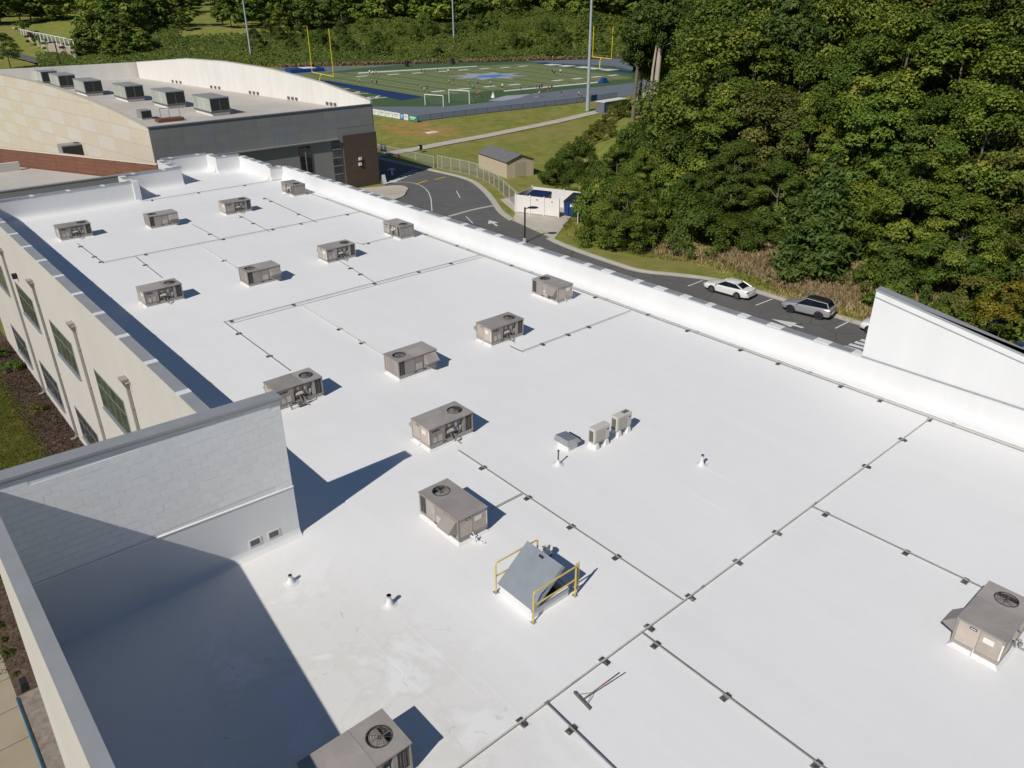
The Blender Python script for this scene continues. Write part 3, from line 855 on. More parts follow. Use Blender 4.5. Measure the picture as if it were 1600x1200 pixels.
# facade windows and downspouts (module 8.9 m)
def window(yc, z0, z1, w, mat):
    wn_ = tag(obj('window', None, school, (XL, yc, (z0 + z1) / 2)))
    h = z1 - z0
    MB().box(-.004, .05, -w / 2, w / 2, -h / 2, h / 2).build('reveal', M['black'], wn_)
    f = MB()
    t = .07
    for (a, b, c, d) in ((-w / 2, w / 2, -h / 2, -h / 2 + t), (-w / 2, w / 2, h / 2 - t, h / 2), (-w / 2, -w / 2 + t, -h / 2 + t, h / 2 - t), (w / 2 - t, w / 2, -h / 2 + t, h / 2 - t)):
        f.box(-.035, -.004, a, b, c, d)
    f.build('frame', M['galv'], wn_)
    cols, rws = 4, [(-h / 2 + t, h * .12), (h * .12 + .05, h / 2 - t)]
    cw = (w - 2 * t) / cols
    for k in range(cols):
        for (a, b) in rws:
            MB().box(-.016, -.006, -w / 2 + t + k * cw + .025, -w / 2 + t + (k + 1) * cw - .025, a, b).build('pane', M[mat], wn_)
    for k in range(1, cols):
        MB().box(-.03, -.005, -w / 2 + t + k * cw - .025, -w / 2 + t + k * cw + .025, -h / 2 + t, h / 2 - t).build('mullion', M['galv'], wn_)
    MB().box(-.032, -.005, -w / 2 + t, w / 2 - t, h * .12, h * .12 + .05).build('mullion', M['galv'], wn_)
    MB().box(-.10, .0, -w / 2 - .05, w / 2 + .05, -h / 2 - .08, -h / 2 - .002).build('sill', M['galv'], wn_)
    return wn_
for k in range(-1, 5):
    yc = 31.0 + 9.25 * k
    if yc - 2.5 < 20.5: continue
    window(yc, 7.1, 9.4, 4.9, 'glassgreen' if k < 3 else 'glass')
    window(yc, 1.1, 3.4, 4.9, 'glass')
for yc in (26.7, 35.9, 44.8, 54.0, 62.8):
    ds = MB().box(XL - .14, XL - .02, yc - .08, yc + .08, 0.25, 10.9).build('downspout', M['spout'], school)
    MB().hexa([(XL - .16, yc - .1, 10.9), (XL - .005, yc - .1, 10.9), (XL - .005, yc + .1, 10.9), (XL - .16, yc + .1, 10.9)],
              [(XL - .3, yc - .24, 11.3), (XL - .005, yc - .24, 11.3), (XL - .005, yc + .24, 11.3), (XL - .3, yc + .24, 11.3)]).box(XL - .32, XL - .005, yc - .26, yc + .26, 11.3, 11.42).build('conductor_head', M['spout'], ds)
    MB().tube([(XL - .01, yc - .42, 11.3), (XL - .2, yc - .42, 11.3), (XL - .22, yc - .42, 11.0)], .05, 8).build('overflow_spout', M['spout'], ds)
    for z in (2.5, 5, 7.5, 9.8):
        MB().box(XL - .15, XL - .006, yc - .11, yc + .11, z, z + .06).build('bracket', M['spout'], ds)
    MB().tube([(XL - .08, yc, .3), (XL - .2, yc, .12), (XL - .5, yc, .1)], .09, 8).build('elbow', M['galv'], ds)
wl_ = on_x(26.8, 431.3, XL)
MB().box(XL - .3, XL - .005, wl_.y - .15, wl_.y + .15, wl_.z - .15, wl_.z + .2).build('wall_light', M['black'], school, bevel=.03)
MB().hexa([(-.32, 29.0, 2.8), (-.0, 29.0, 2.8), (-.0, 29.4, 2.8), (-.32, 29.4, 2.8)], [(-.25, 29.0, 3.2), (-.0, 29.0, 3.2), (-.0, 29.4, 3.2), (-.25, 29.4, 3.2)]).build('wall_light', M['black'], school)
# lap seams in the membrane
seams = [((1090, 722), (1150, 757)), ((1240, 790), (1300, 830)), ((1080, 765), (1130, 800)), ((1130, 690), (1180, 712)), ((540, 930), (690, 1140)), ((640, 960), (760, 1110)), ((905, 1150), (945, 1199)), ((740, 1040), (800, 1110)), ((300, 350), (420, 400)), ((700, 560), (720, 572))]
for a, b in seams:
    p, q = at(*a, RZ), at(*b, RZ)
    x = (p.x + q.x) / 2
    MB().box(x - .05, x + .05, min(p.y, q.y), max(p.y, q.y), RZ - .02, RZ + .0022).build('membrane_lap', M['roof'], school)

# ================================================================== GYM BEHIND
gym = thing('gymnasium', 'tan and dark grey gymnasium with arched white parapets and brown brick corner', 'building')
GY, GX0, GX1 = 107.0, 32.3, 65.0
GB = at(216, 124, 10.4)                      # far right inside corner of its roof
GRZ = 10.7
bx_, by_ = GB.x, GB.y
by2 = 190.0                                   # far end of the tan side wall
SK = (bx_ - GX1) / (by_ - GY)                 # the gym is turned a few degrees from the school
SHEAR = Matrix(((1, SK, 0, -SK * GY), (0, 1, 0, 0), (0, 0, 1, 0), (0, 0, 0, 1)))
def SMB():
    m_ = MB(); m_.M = SHEAR
    return m_
gx2 = GX0 + SK * (by2 - GY)
MB().prism([(GX0 + .2, GY + .2), (GX1 - .2, GY + .2), (bx_ + .2, by_ + .2), (gx2 + .3, by2)], 0.0, GRZ).build('roof', M['gymroof'], gym)
# front wall of grey panels
MB().box(GX0, GX1, GY - .2, GY + .25, 0, 11.75).build('wall', M['graypanel'], gym)
prn = random.Random(3)
pw = (GX1 - GX0 - .2) / 16
for i in range(16):
    for j in range(3):
        if i >= 13 and j == 0: continue
        z0 = 7.6 + j * 1.36
        MB().box(GX0 + .1 + i * pw + .008, GX0 + .1 + (i + 1) * pw - .008, GY - .22, GY - .199, z0 + .008, z0 + 1.352).build('panel', M[prn.choice(['graypanel', 'graypanel', 'graypanel3', 'graypanel2'])], gym)
MB().box(GX0 - .03, GX1 + .03, GY - .3, GY + .3, 11.751, 11.9).build('coping', M['copdark'], gym)
MB().box(GX0 + 3, 58.6, GY - .7, GY - .26, 7.45, 7.6).build('canopy_ledge', M['graypanel3'], gym)
MB().box(59.4, 65.2, GY - .45, GY + 4, 0, 7.9).build('brick_corner', M['brick'], gym)
MB().box(57.6, 59.0, GY - .3, GY - .21, 1.2, 7.2).build('window', M['glass'], gym)
for z in (2.4, 3.6, 4.8, 6.0):
    MB().box(57.6, 59.0, GY - .33, GY - .301, z, z + .12).build('mullion', M['graypanel3'], gym)
w_ = on_y(478, 248, GY - .3)
MB().box(w_.x - .9, w_.x + .9, GY - .32, GY - .26, 3.3, 7.0).build('window', M['carglass'], gym)
MB().box(w_.x - .06, w_.x + .06, GY - .36, GY - .321, 3.3, 7.0).build('mullion', M['graypanel3'], gym)
for py in (248, 256.5):
    p = on_y(562.5, py, GY - .47)
    MB().box(p.x - .25, p.x + .25, GY - .65, GY - .455, p.z - .22, p.z + .22).build('wall_light', M['label'], gym, bevel=.04)
# left wall of tan panels with arched top (in x = GX0)
ARCH = [(100, 11.0), (107, 11.8), (115.6, 13.05), (123.8, 13.9), (133.9, 14.6), (145, 15.0), (157.6, 15.05), (170, 14.6), (181, 13.8), (195, 12.4)]
def archz(y):
    for (y0, z0), (y1, z1) in zip(ARCH, ARCH[1:]):
        if y <= y1: return z0 + (z1 - z0) * (y - y0) / (y1 - y0)
    return 12.4
ysn = [GY + (by2 - GY) * k / 30 for k in range(31)]
SMB().prism_x([(GY - .2, 0), (by2, 0)] + [(y_, archz(y_)) for y_ in ysn[::-1]], GX0 + .02, GX0 + .42).build('wall', M['tanpanel'], gym)
pl = (by2 - GY) / 15
for i in range(15):
    y0, y1 = GY - .2 + i * pl, GY - .2 + (i + 1) * pl
    for j in range(7):
        z0, z1 = 1.6 + j * 1.95, 1.6 + (j + 1) * 1.95
        sft = 0
        za, zb = min(z1, archz(y0) - .05), min(z1, archz(y1) - .05)
        if min(za, zb) < z0 + .1: continue
        SMB().prism_x([(y0 + .015, z0 + .015), (y1 - .015, z0 + .015), (y1 - .015, zb - .015), (y0 + .015, za - .015)], GX0 - .03, GX0 + .021).build('panel', M[['tanpanel', 'tanpanel2', 'tanpanel3'][(i + j) % 2 if prn.random() < .75 else 2]], gym)
cop = SMB()
for y0, y1 in zip(ysn, ysn[1:]):
    cop.hexa([(GX0 - .06, y0, archz(y0) + .002), (GX0 + .46, y0, archz(y0) + .002), (GX0 + .46, y1, archz(y1) + .002), (GX0 - .06, y1, archz(y1) + .002)],
             [(GX0 - .06, y0, archz(y0) + .07), (GX0 + .46, y0, archz(y0) + .07), (GX0 + .46, y1, archz(y1) + .07), (GX0 - .06, y1, archz(y1) + .07)])
cop.build('coping', M['kerb'], gym)
# right arched parapet, surveyed along its top
top_px = [(578, 157), (500, 128), (420, 107), (350, 96), (290, 91.5), (213, 97)]
n_ = 24
def rx(t): return GX1 + (bx_ - GX1) * t, GY + (by_ - GY) * t
def px_top(px_):
    for (x0, y0), (x1, y1) in zip(top_px, top_px[1:]):
        if x1 <= px_ <= x0:
            return y0 + (y1 - y0) * (x0 - px_) / (x0 - x1)
tops = []
dirw = Vector((bx_ - GX1, by_ - GY, 0)).normalized()
nrm_w = Vector((dirw.y, -dirw.x, 0))
for k in range(n_ + 1):
    px_ = 578 + (213 - 578) * k / n_
    d = ray(px_, px_top(px_))
    tt = (Vector((GX1, GY, 0)).dot(nrm_w)) / (d.x * nrm_w.x + d.y * nrm_w.y)
    tops.append(Vector((d.x * tt, d.y * tt, CAM_H + d.z * tt)))
aw = MB()
cw_ = MB()
for p, q in zip(tops, tops[1:]):
    o_ = nrm_w * .4
    aw.hexa([(p.x, p.y, 0), (p.x + o_.x, p.y + o_.y, 0), (q.x + o_.x, q.y + o_.y, 0), (q.x, q.y, 0)], [p, p + o_, q + o_, q])
    up = Vector((0, 0, .002)); up2 = Vector((0, 0, .08)); i_ = nrm_w * -.05
    cw_.hexa([p + i_ + up, p + o_ + up, q + o_ + up, q + i_ + up], [p + i_ + up2, p + o_ + up2, q + o_ + up2, q + i_ + up2])
aw.build('arched_parapet', M['gymwhite'], gym, fix=False)
cw_.build('coping', M['kerb'], gym, fix=False)
bz = tops[-1].z
MB().hexa([(bx_ + .35, by_ - .1, 0), (gx2 + .45, by2 - 1.0, 0), (gx2 + .45, by2 - .5, 0), (bx_ + .35, by_ + .5, 0)], [(bx_ + .35, by_ - .1, bz - .08), (gx2 + .45, by2 - 1.0, bz - .3), (gx2 + .45, by2 - .5, bz - .3), (bx_ + .35, by_ + .5, bz - .08)]).build('back_parapet', M['gymwhite'], gym)
for k in range(1, 6):           # scupper slots at the foot of the arched parapet
    for dpx in (-6, 0, 6):
        px_ = 218 + k * 60 + dpx
        d = ray(px_, 130 + k * 7.2)
        tt = (Vector((GX1, GY, 0)).dot(nrm_w)) / (d.x * nrm_w.x + d.y * nrm_w.y)
        q = Vector((d.x * tt, d.y * tt, 0)) - nrm_w * .03
        MB().box(q.x - .12, q.x + .12, q.y - .3, q.y + .3, GRZ + .15, GRZ + .55).build('scupper', M['rtudark'], gym)

# low link building between school and gym
link = thing('link_building', 'low flat-roofed link building with brown panel wall beside the gymnasium', 'building')
LZ = 5.8
MB().prism([(9, 97.5), (30.5, 97.5), (30.5, 104), (19.0, 128.6), (9, 140)], 0, LZ).build('roof', M['gymroof'], link)
MB().prism([(31.4, 104.2), (20.4, 129.4), (14, 143), (20, 146), (26, 132), (31.9, 110)], 0, 4.6).build('rear_roof', M['gymroof'], link)
pp = [at(185, 273.5, 7.9), at(-20, 295, 7.9)]
fy = pp[0].y
MB().box(8, pp[0].x + 1.4, fy - .25, fy + .15, 0, 7.85).build('parapet', M['graypanel'], link)
MB().box(7.9, pp[0].x + 1.5, fy - .3, fy + .2, 7.852, 7.95).build('coping', M['coping'], link)
a, b = at(246, 258, 8.0), at(-30, 228.8, 8.0)
d = (b - a).normalized(); nn = Vector((d.y, -d.x, 0)) * .3
L_ = (b - a).length
MB().hexa([(a.x, a.y, 0), (b.x, b.y, 0), (b.x + nn.x, b.y + nn.y, 0), (a.x + nn.x, a.y + nn.y, 0)], [a, b, b + nn, a + nn]).build('wall', M['brownpanel'], link)
for k in range(9):
    s0, s1 = L_ * k / 9, L_ * (k + 1) / 9
    for j in range(4):
        z0, z1 = 6.0 + j * .5, 6.0 + (j + 1) * .5 - .015
        p, q = a + d * (s0 + .015), a + d * (s1 - .015)
        fo = nn.normalized() * -.04
        MB().hexa([(p.x, p.y, z0), (q.x, q.y, z0), (q.x + fo.x, q.y + fo.y, z0), (p.x + fo.x, p.y + fo.y, z0)],
                  [(p.x, p.y, z1), (q.x, q.y, z1), (q.x + fo.x, q.y + fo.y, z1), (p.x + fo.x, p.y + fo.y, z1)]).build('panel', M['brownpanel'], link)
up = Vector((0, 0, .003)); up2 = Vector((0, 0, .16)); fo = nn.normalized() * -.12
MB().hexa([a + fo + up, b + fo + up, b + nn * 1.2 + up, a + nn * 1.2 + up], [a + fo + up2, b + fo + up2, b + nn * 1.2 + up2, a + nn * 1.2 + up2]).build('coping', M['tanpanel3'], link)
p = at(33, 266, LZ)
MB().box(p.x - 9, p.x, p.y, p.y + .6, LZ - .1, LZ + 1.1).build('parapet', M['cream'], link)
p = at(84, 263, LZ)
MB().tube([(p.x, p.y, LZ - .05), (p.x, p.y, LZ + .7)], .14, 10).build('vent_pipe', M['label'], link)

# ================================================================== ROOFTOP UNITS
RL, RW, RH = 2.12, 1.18, 0.97
def make_rtu():
    t = thing('rooftop_air_conditioner', 'x', 'air conditioner', group='taupe air conditioners on the white roof')
    x1, y1 = RL / 2, RW / 2
    MB().box(-x1 + .05, x1 - .05, -y1 + .05, y1 - .05, 0, .15).build('curb', M['white'], t, bevel=.01)
    fl = MB()
    fl.hexa([(-x1 - .06, -y1 - .06, .002), (x1 + .06, -y1 - .06, .002), (x1 + .06, y1 + .06, .002), (-x1 - .06, y1 + .06, .002)],
            [(-x1 + .06, -y1 + .06, .09), (x1 - .06, -y1 + .06, .09), (x1 - .06, y1 - .06, .09), (-x1 + .06, y1 - .06, .09)])
    fl.build('curb_flashing', M['white'], t)
    rail = MB()
    rail.box(-x1, x1, -y1, -y1 + .04, .15, .23).box(-x1, x1, y1 - .04, y1, .15, .23).box(-x1, -x1 + .04, -y1 + .04, y1 - .04, .15, .23).box(x1 - .04, x1, -y1 + .04, y1 - .04, .15, .23)
    br = rail.build('base_rail', M['rtu'], t)
    for sx in (-.45, .05):
        for sy in (-1, 1):
            MB().box(sx, sx + .2, sy * y1 - .004, sy * y1 + .004, .165, .215).build('fork_slot', M['black'], br)
    # inner core and the deeper recess behind the service compartment
    core = MB()
    core.box(-x1 + .03, -.28, -y1 + .03, y1 - .03, .16, RH - .05)
    core.box(-.28, .56, -y1 + .14, y1 - .03, .16, RH - .05)
    core.box(.56, .70, -y1 + .05, y1 - .05, .16, RH - .05)
    core.build('cabinet', M['rtu'], t)
    dk = MB()
    dk.box(.70, x1 - .05, -y1 + .07, y1 - .07, .16, .55)
    dk.build('condenser_coil', M['coil'], t)
    for sx in (-1, 1):
        for sy in (-1, 1):
            MB().box(min(sx * x1, sx * (x1 - .055)), max(sx * x1, sx * (x1 - .055)), min(sy * y1, sy * (y1 - .055)), max(sy * y1, sy * (y1 - .055)), .23, RH - .045).build('corner_post', M['rtu'], t, bevel=.006)
    # top panel with the fan opening
    cx, rr, tz0, tz1 = .61, .285, RH - .045, RH
    top = MB()
    ex0, ex1, ey = .18, x1 + .02, y1 + .02
    angs = sorted([2 * math.pi * k / 32 for k in range(32)] + [math.atan2(sy * ey, dxx) % (2 * math.pi) for sy in (-1, 1) for dxx in (ex1 - cx, ex0 - cx)])
    def edge(a):
        c_, s_ = math.cos(a), math.sin(a)
        ks = []
        if c_ > 1e-9: ks.append((ex1 - cx) / c_)
        if c_ < -1e-9: ks.append((ex0 - cx) / c_)
        if s_ > 1e-9: ks.append(ey / s_)
        if s_ < -1e-9: ks.append(-ey / s_)
        k_ = min(ks)
        return (cx + c_ * k_, s_ * k_)
    n = len(angs)
    ring_i = [(cx + rr * math.cos(a), rr * math.sin(a)) for a in angs]
    ring_o = [edge(a) for a in angs]
    vs_ = [(p[0], p[1], tz1) for p in ring_i] + [(p[0], p[1], tz1) for p in ring_o] + [(p[0], p[1], tz0) for p in ring_i] + [(p[0], p[1], tz0) for p in ring_o]
    fs = []
    for i in range(n):
        j = (i + 1) % n
        fs += [(i, j, n + j, n + i), (2 * n + i, 3 * n + i, 3 * n + j, 2 * n + j), (i, 2 * n + i, 2 * n + j, j), (n + i, n + j, 3 * n + j, 3 * n + i)]
    top.add(vs_, fs)
    top.build('fan_deck', M['rtutop'], t, fix=True)
    MB().box(-x1 - .02, ex0 - .004, -ey, ey, tz0, tz1 + .004).build('top_panel', M['rtutop'], t, bevel=.008)
    fan = tag(obj('condenser_fan', None, t, (cx, 0, RH)))
    sh = MB()
    for k in range(32):
        a0, a1 = 2 * math.pi * k / 32, 2 * math.pi * (k + 1) / 32
        p0, p1 = (math.cos(a0), math.sin(a0)), (math.cos(a1), math.sin(a1))
        q = [(p0[0] * rr, p0[1] * rr), (p1[0] * rr, p1[1] * rr), (p1[0] * (rr + .02), p1[1] * (rr + .02)), (p0[0] * (rr + .02), p0[1] * (rr + .02))]
        sh.hexa([(x, y, -.20) for x, y in q], [(x, y, .012) for x, y in q])
    sh.build('fan_ring', M['rubber'], fan)
    MB().lathe([(rr + .015, -.24), (rr + .015, -.205)], 24).build('fan_well', M['black'], fan)
    for k in range(4):
        b = MB()
        b.M = Matrix.Rotation(k * math.pi / 2 + .5, 4, 'Z')
        b.hexa([(.05, -.03, -.15), (.25, -.12, -.17), (.265, .05, -.10), (.05, .04, -.11)], [(.05, -.03, -.145), (.25, -.12, -.165), (.265, .05, -.095), (.05, .04, -.105)])
        b.build('fan_blade', M['rtudark'], fan)
    MB().lathe([(.07, -.17), (.075, -.06), (.04, -.04)], 14).build('fan_hub', M['rtudark'], fan)
    MB().box(.0, rr, -.018, .018, -.05, -.03).build('motor_bracket', M['galv'], fan)
    g = MB()
    for r_ in (.09, .15, .21, .27):
        g.tube([(r_ * math.cos(2 * math.pi * k / 20), r_ * math.sin(2 * math.pi * k / 20), .012) for k in range(21)], .0035, 4, cap=False)
    for k in range(4):
        a = k * math.pi / 4
        g.tube([(-rr * math.cos(a), -rr * math.sin(a), .016), (rr * math.cos(a), rr * math.sin(a), .016)], .004, 4)
    g.build('fan_guard', M['black'], fan)
    # service side (local -y)
    f = -y1
    MB().box(-x1 + .058, -.72, f + .012, f + .03, .24, RH - .06).build('access_panel', M['rtu'], t)
    MB().box(-.70, -.30, f + .012, f + .03, .24, RH - .06).build('access_panel', M['rtu'], t)
    MB().box(-.92, -.55, f + .004, f + .013, RH - .2, RH - .155).build('vent_slot', M['black'], t)
    MB().box(-.86, -.70, f + .0, f + .012, .29, .52).build('data_plate', M['rtulight'], t)
    MB().box(-.62, -.44, f + .0, f + .012, .30, .56).build('data_plate', M['rtulight'], t)
    MB().box(-.27, .545, f + .04, f + .141, RH - .13, RH - .05).build('compartment_lip', M['rtudark'], t)
    MB().box(-.24, .12, f + .03, f + .14, .36, .50).build('burner_box', M['rtudark'], t)
    MB().hexa([(-.22, f - .02, .50), (.14, f - .02, .50), (.14, f + .13, .52), (-.22, f + .13, .52)], [(-.20, f - .0, .53), (.12, f - .0, .53), (.12, f + .13, .62), (-.20, f + .13, .62)]).build('flue_hood', M['rtulight'], t)
    MB().box(-.10, .02, f + .1, f + .138, .66, .80).build('gas_label', M['labely'], t)
    MB().box(.18, .36, f + .09, f + .139, .55, .84).build('control_box', M['rtu'], t)
    MB().box(.22, .31, f + .08, f + .091, .62, .75).build('wiring_label', M['label'], t)
    MB().box(.42, .52, f + .07, f + .139, .40, .58).build('disconnect_switch', M['galv'], t)
    MB().tube([(.30, f + .06, .55), (.33, f + .05, .44), (.47, f + .06, .36)], .022, 6).build('conduit', M['galv'], t)
    MB().tube([(-.05, f + .02, .42), (-.02, f - .03, .30), (.02, f - .05, .12)], .022, 6).build('conduit', M['steel'], t)
    MB().box(-.25, .5, f + .03, f + .138, .24, .30).build('compartment_sill', M['rtudark'], t)
    MB().box(.57, .70, f + .015, f + .049, .24, RH - .06).build('access_panel', M['rtu'], t)
    def louvre(xa, xb, yy, s):
        MB().box(xa, xb, min(yy, yy - s * .03), max(yy, yy - s * .03), .24, RH - .06).build('louvre_back', M['black'], t)
        w = (xb - xa) / 7
        sl = MB()
        for k in range(7):
            if k in (1, 3, 4, 6):
                sl.box(xa + k * w + .008, xa + (k + 1) * w - .008, min(yy, yy + s * .012), max(yy, yy + s * .012), .26, RH - .08)
        sl.build('louvre_slat', M['rtudark'], t)
    louvre(.715, x1 - .06, -y1 + .03, -1)
    # intake side (local +y)
    b = y1
    louvre(.715, x1 - .06, y1 - .03, 1)
    MB().box(.17, .70, b - .03, b - .010, .24, RH - .06).build('access_panel', M['rtu'], t)
    MB().box(-.30, .15, b - .03, b - .010, .24, RH - .06).build('access_panel', M['rtu'], t)
    MB().box(-.24, .09, b - .012, b + .012, .28, .56).build('filter_door', M['rtulight'], t)
    MB().box(-x1 + .058, -.32, b - .03, b - .012, .24, RH - .06).build('access_panel', M['rtu'], t)
    hd = MB()
    hd.add([(-.98, b - .01, RH - .09), (-.36, b - .01, RH - .09), (-.36, b + .02, RH - .09), (-.98, b + .02, RH - .09),
            (-.98, b + .33, RH - .40), (-.36, b + .33, RH - .40), (-.36, b + .33, RH - .44), (-.98, b + .33, RH - .44), (-.36, b - .01, RH - .58), (-.98, b - .01, RH - .58)],
           [(0, 1, 2, 3), (3, 2, 5, 4), (4, 5, 6, 7), (0, 3, 4, 7, 9), (1, 8, 6, 5, 2)])
    hd.build('intake_hood', M['rtu'], t, fix=False)
    MB().add([(-.97, b + .32, RH - .435), (-.37, b + .32, RH - .435), (-.37, b, RH - .575), (-.97, b, RH - .575)], [(0, 1, 2, 3)]).build('intake_filter', M['rtudark'], t, fix=False)
    # return end (local -x) with two panels and stickers
    e = -x1
    MB().box(e + .012, e + .03, -y1 + .06, -.01, .24, RH - .06).build('end_panel', M['rtulight'], t)
    MB().box(e + .012, e + .03, .01, y1 - .06, .24, RH - .06).build('end_panel', M['rtulight'], t)
    MB().box(e + .0, e + .012, -.36, -.10, .62, .78).build('sticker', M['label'], t)
    MB().box(e + .0, e + .012, .08, .26, RH - .16, RH - .09).build('maker_badge', M['black'], t)
    MB().box(e - .002, e + .001, .10, .24, RH - .137, RH - .113).build('badge_print', M['label'], t)
    MB().box(e - .004, e + .0, -y1 + .005, -y1 + .05, .30, RH - .14).build('edge_label', M['label'], t)
    MB().tube([(e + .02, .02, .24), (e - .06, .02, .22), (e - .08, .02, .04), (e - .14, .10, .03)], .014, 6).build('condensate_drain', M['label'], t)
    # coil end (local +x)
    e = x1
    MB().box(e - .05, e - .03, -y1 + .06, y1 - .06, .24, RH - .06).build('coil_panel', M['rtu'], t)
    for k in range(9):
        yy = -y1 + .09 + k * (RW - .18) / 8.6
        MB().box(e - .03, e - .018, yy, yy + .075, .26, RH - .08).build('coil_slat', M['rtu'], t)
    # gas riser on the service side
    MB().tube([(.12, f + .05, .34), (.12, f - .12, .34), (.12, f - .12, .10), (.12, f - .34, .10)], .022, 8).build('gas_riser', M['steel'], t)
    MB().box(.08, .16, f - .17, f - .09, .18, .26).build('gas_valve', M['steel'], t)
    return t

def near_corner(px, py, rot):
    p = at(px, py, RZ)
    a, b = (RL / 2 + .0, RW / 2 + .0) if rot in (0, 180) else (RW / 2, RL / 2)
    return (p.x + a, p.y + b, RZ)
UNITS = [
    ((96, 378), 0, 'taupe rooftop air conditioner in the far left corner by the long shaded parapet'),
    ((236, 359), 180, 'taupe air conditioner with fan at its left in the far row, second from the left'),
    ((354, 337.5), 0, 'taupe air conditioner in the far row, third from the left, fan at its right'),
    ((459, 308), -90, 'farthest taupe air conditioner, beside the stepped parapet at the roof end'),
    ((229, 482), 0, 'taupe air conditioner at the left of the second row, near the shaded parapet'),
    ((389, 450), 180, 'taupe air conditioner second in the second row, with scoop hood facing the camera'),
    ((512, 413), 0, 'taupe air conditioner third from the left in the second row'),
    ((626, 376), -90, 'taupe air conditioner at the right end of the second row near the right parapet'),
    (None, 0, 'taupe air conditioner half hidden behind the grey block wall'),
    ((624, 596), 180, 'taupe air conditioner mid-roof with fan at its left and pale intake hood'),
    ((768, 543), 0, 'taupe air conditioner feeding the short pipe that bends to the right parapet'),
    ((871, 476), 90, 'taupe air conditioner close to the right parapet, hood facing left'),
    ((672, 706), 0, 'taupe air conditioner with open service side, just past the pointed wall shadow'),
    ((717, 853), 90, 'taupe air conditioner nearest the yellow-railed roof hatch'),
    ((1556, 1047), 0, 'taupe air conditioner cut by the right edge of the picture'),
    (None, 0, 'closest taupe air conditioner, cut by the bottom edge of the picture'),
]
rtu = make_rtu()
for i, (c_, rot, lab) in enumerate(UNITS):
    o = rtu if i == 0 else copy_tree(rtu)
    if i == 8:
        p = at(431, 612, RZ + RH); loc = (p.x + RL / 2, p.y + RW / 2, RZ)
    elif i == 15:
        p = at(596.5, 1108, RZ + RH); loc = (p.x - RL / 2, p.y - RW / 2, RZ)
    else:
        loc = near_corner(c_[0], c_[1], rot)
    o.location = loc
    o.rotation_euler = (0, 0, R(rot))
    o['label'] = lab

# ------------------------------------------------------------------ gas lines and their supports
PZ = RZ + 0.085
PIPE_SEGS = []
def pipe(label, pts, r=0.03, mat='steel', supports=(), name='gas_pipe', joints=True):
    P = []
    for p in pts:
        P.append(p if isinstance(p, Vector) else at(p[0], p[1], PZ))
    t = thing(name, label, 'pipe', (P[0].x, P[0].y, RZ), 0, 'gas pipes on the roof')
    o_ = Vector((P[0].x, P[0].y, RZ))
    for a, b in zip(P, P[1:]):
        if r > .0162: PIPE_SEGS.append((a, b))
        MB().tube([a - o_, b - o_], r, 8).build('pipe_run', M[mat], t, smooth=True)
    for p in P[1:-1]:
        MB().tube([p - o_ - Vector((0, 0, r * 1.5)), p - o_ + Vector((0, 0, r * 1.5))], r * 1.5, 8).build('elbow', M['steel'], t)
    if joints:
        for a, b in zip(P, P[1:]):
            L = (b - a).length
            k = 6.3
            while k < L - 1:
                q = a + (b - a) * (k / L) - o_
                d = (b - a).normalized() * .07
                MB().tube([q - d, q + d], r * 1.3, 8).build('coupling', M['steel'], t)
                k += 6.3
    return P
sup_mesh = MB()
sup_mesh.hexa([(-.20, -.11, 0), (.20, -.11, 0), (.20, .11, 0), (-.20, .11, 0)], [(-.15, -.07, .095), (.15, -.07, .095), (.15, .07, .095), (-.15, .07, .095)])
sup_me = sup_mesh.mesh('support_block', M['rubber'], bevel=.008)
pad_me = MB().box(-.24, .24, -.15, .15, .0, .012).mesh('pad', M['white'], bevel=.004)
strut_me = MB().box(-.04, .04, -.10, .10, .095, .118).mesh('strut', M['galv'])
clamp_me = MB().tube([(0, .05 * math.cos(k * math.pi / 6), .12 + .05 * math.sin(k * math.pi / 6)) for k in range(7)], .008, 6).mesh('clamp', M['galv'])
def support(p, ang, label):
    t = thing('pipe_support', label, 'support block', (p.x, p.y, RZ + .001), ang, 'pipe support blocks')
    obj('pad', pad_me, t)
    b = obj('support_block', sup_me, t)
    t.scale = (.8, .8, .62)
    obj('strut', strut_me, t)
    obj('clamp', clamp_me, t)
    return t
def main_tee(px, py, z):            # where a branch meets the main gas pipe
    p = at(px, py, z)
    return Vector((p.x, 9.72, z))
def sup_line(pxs, along, desc):
    for i, (x, y) in enumerate(pxs):
        p = at(x, y, RZ + .1)
        best = None
        for (a, b) in PIPE_SEGS:
            ab = b - a
            k = max(0.0, min(1.0, (p - a).dot(ab) / ab.length_squared))
            q = a + ab * k
            dd = (Vector((q.x, q.y)) - Vector((p.x, p.y))).length
            if best is None or dd < best[0]: best = (dd, q)
        if best[0] < 0.8: p = best[1]
        support(p, R(rnd.uniform(-7, 7)) + (math.pi / 2 if along == 'X' else 0), 'rubber support, ' + ORD[i] + ' from near end of ' + desc)
xm = 31.06
pipe('long main gas pipe running diagonally across the right foreground', [Vector((3.2, 9.72, PZ)), Vector((xm, 9.72, PZ))], .021, 'pipewhite')
sup_line([(822, 1131), (948, 1032), (1020, 981), (1087, 935), (1162, 880), (1221, 833), (1357, 727), (1416, 686)], 'X', 'the long main pipe')
pipe('gas pipe running along the foot of the right parapet', [Vector((xm, -10, PZ)), Vector((xm, 66.2, PZ))], .018, 'steel')
pipe('second pipe lying beside the gas pipe along the right parapet', [Vector((xm + .2, -10, PZ)), Vector((xm + .2, 60, PZ))], .02, 'pipewhite')
sup_line([(1452, 653), (1373, 625), (1313, 602), (1216, 566), (1157, 545), (1076, 514), (1011, 490), (932, 462), (799, 413), (715, 382), (670, 364)], 'Y', 'the pipe along the right parapet')
y3 = at(755, 397, PZ).y
x3 = at(350, 503, PZ).x
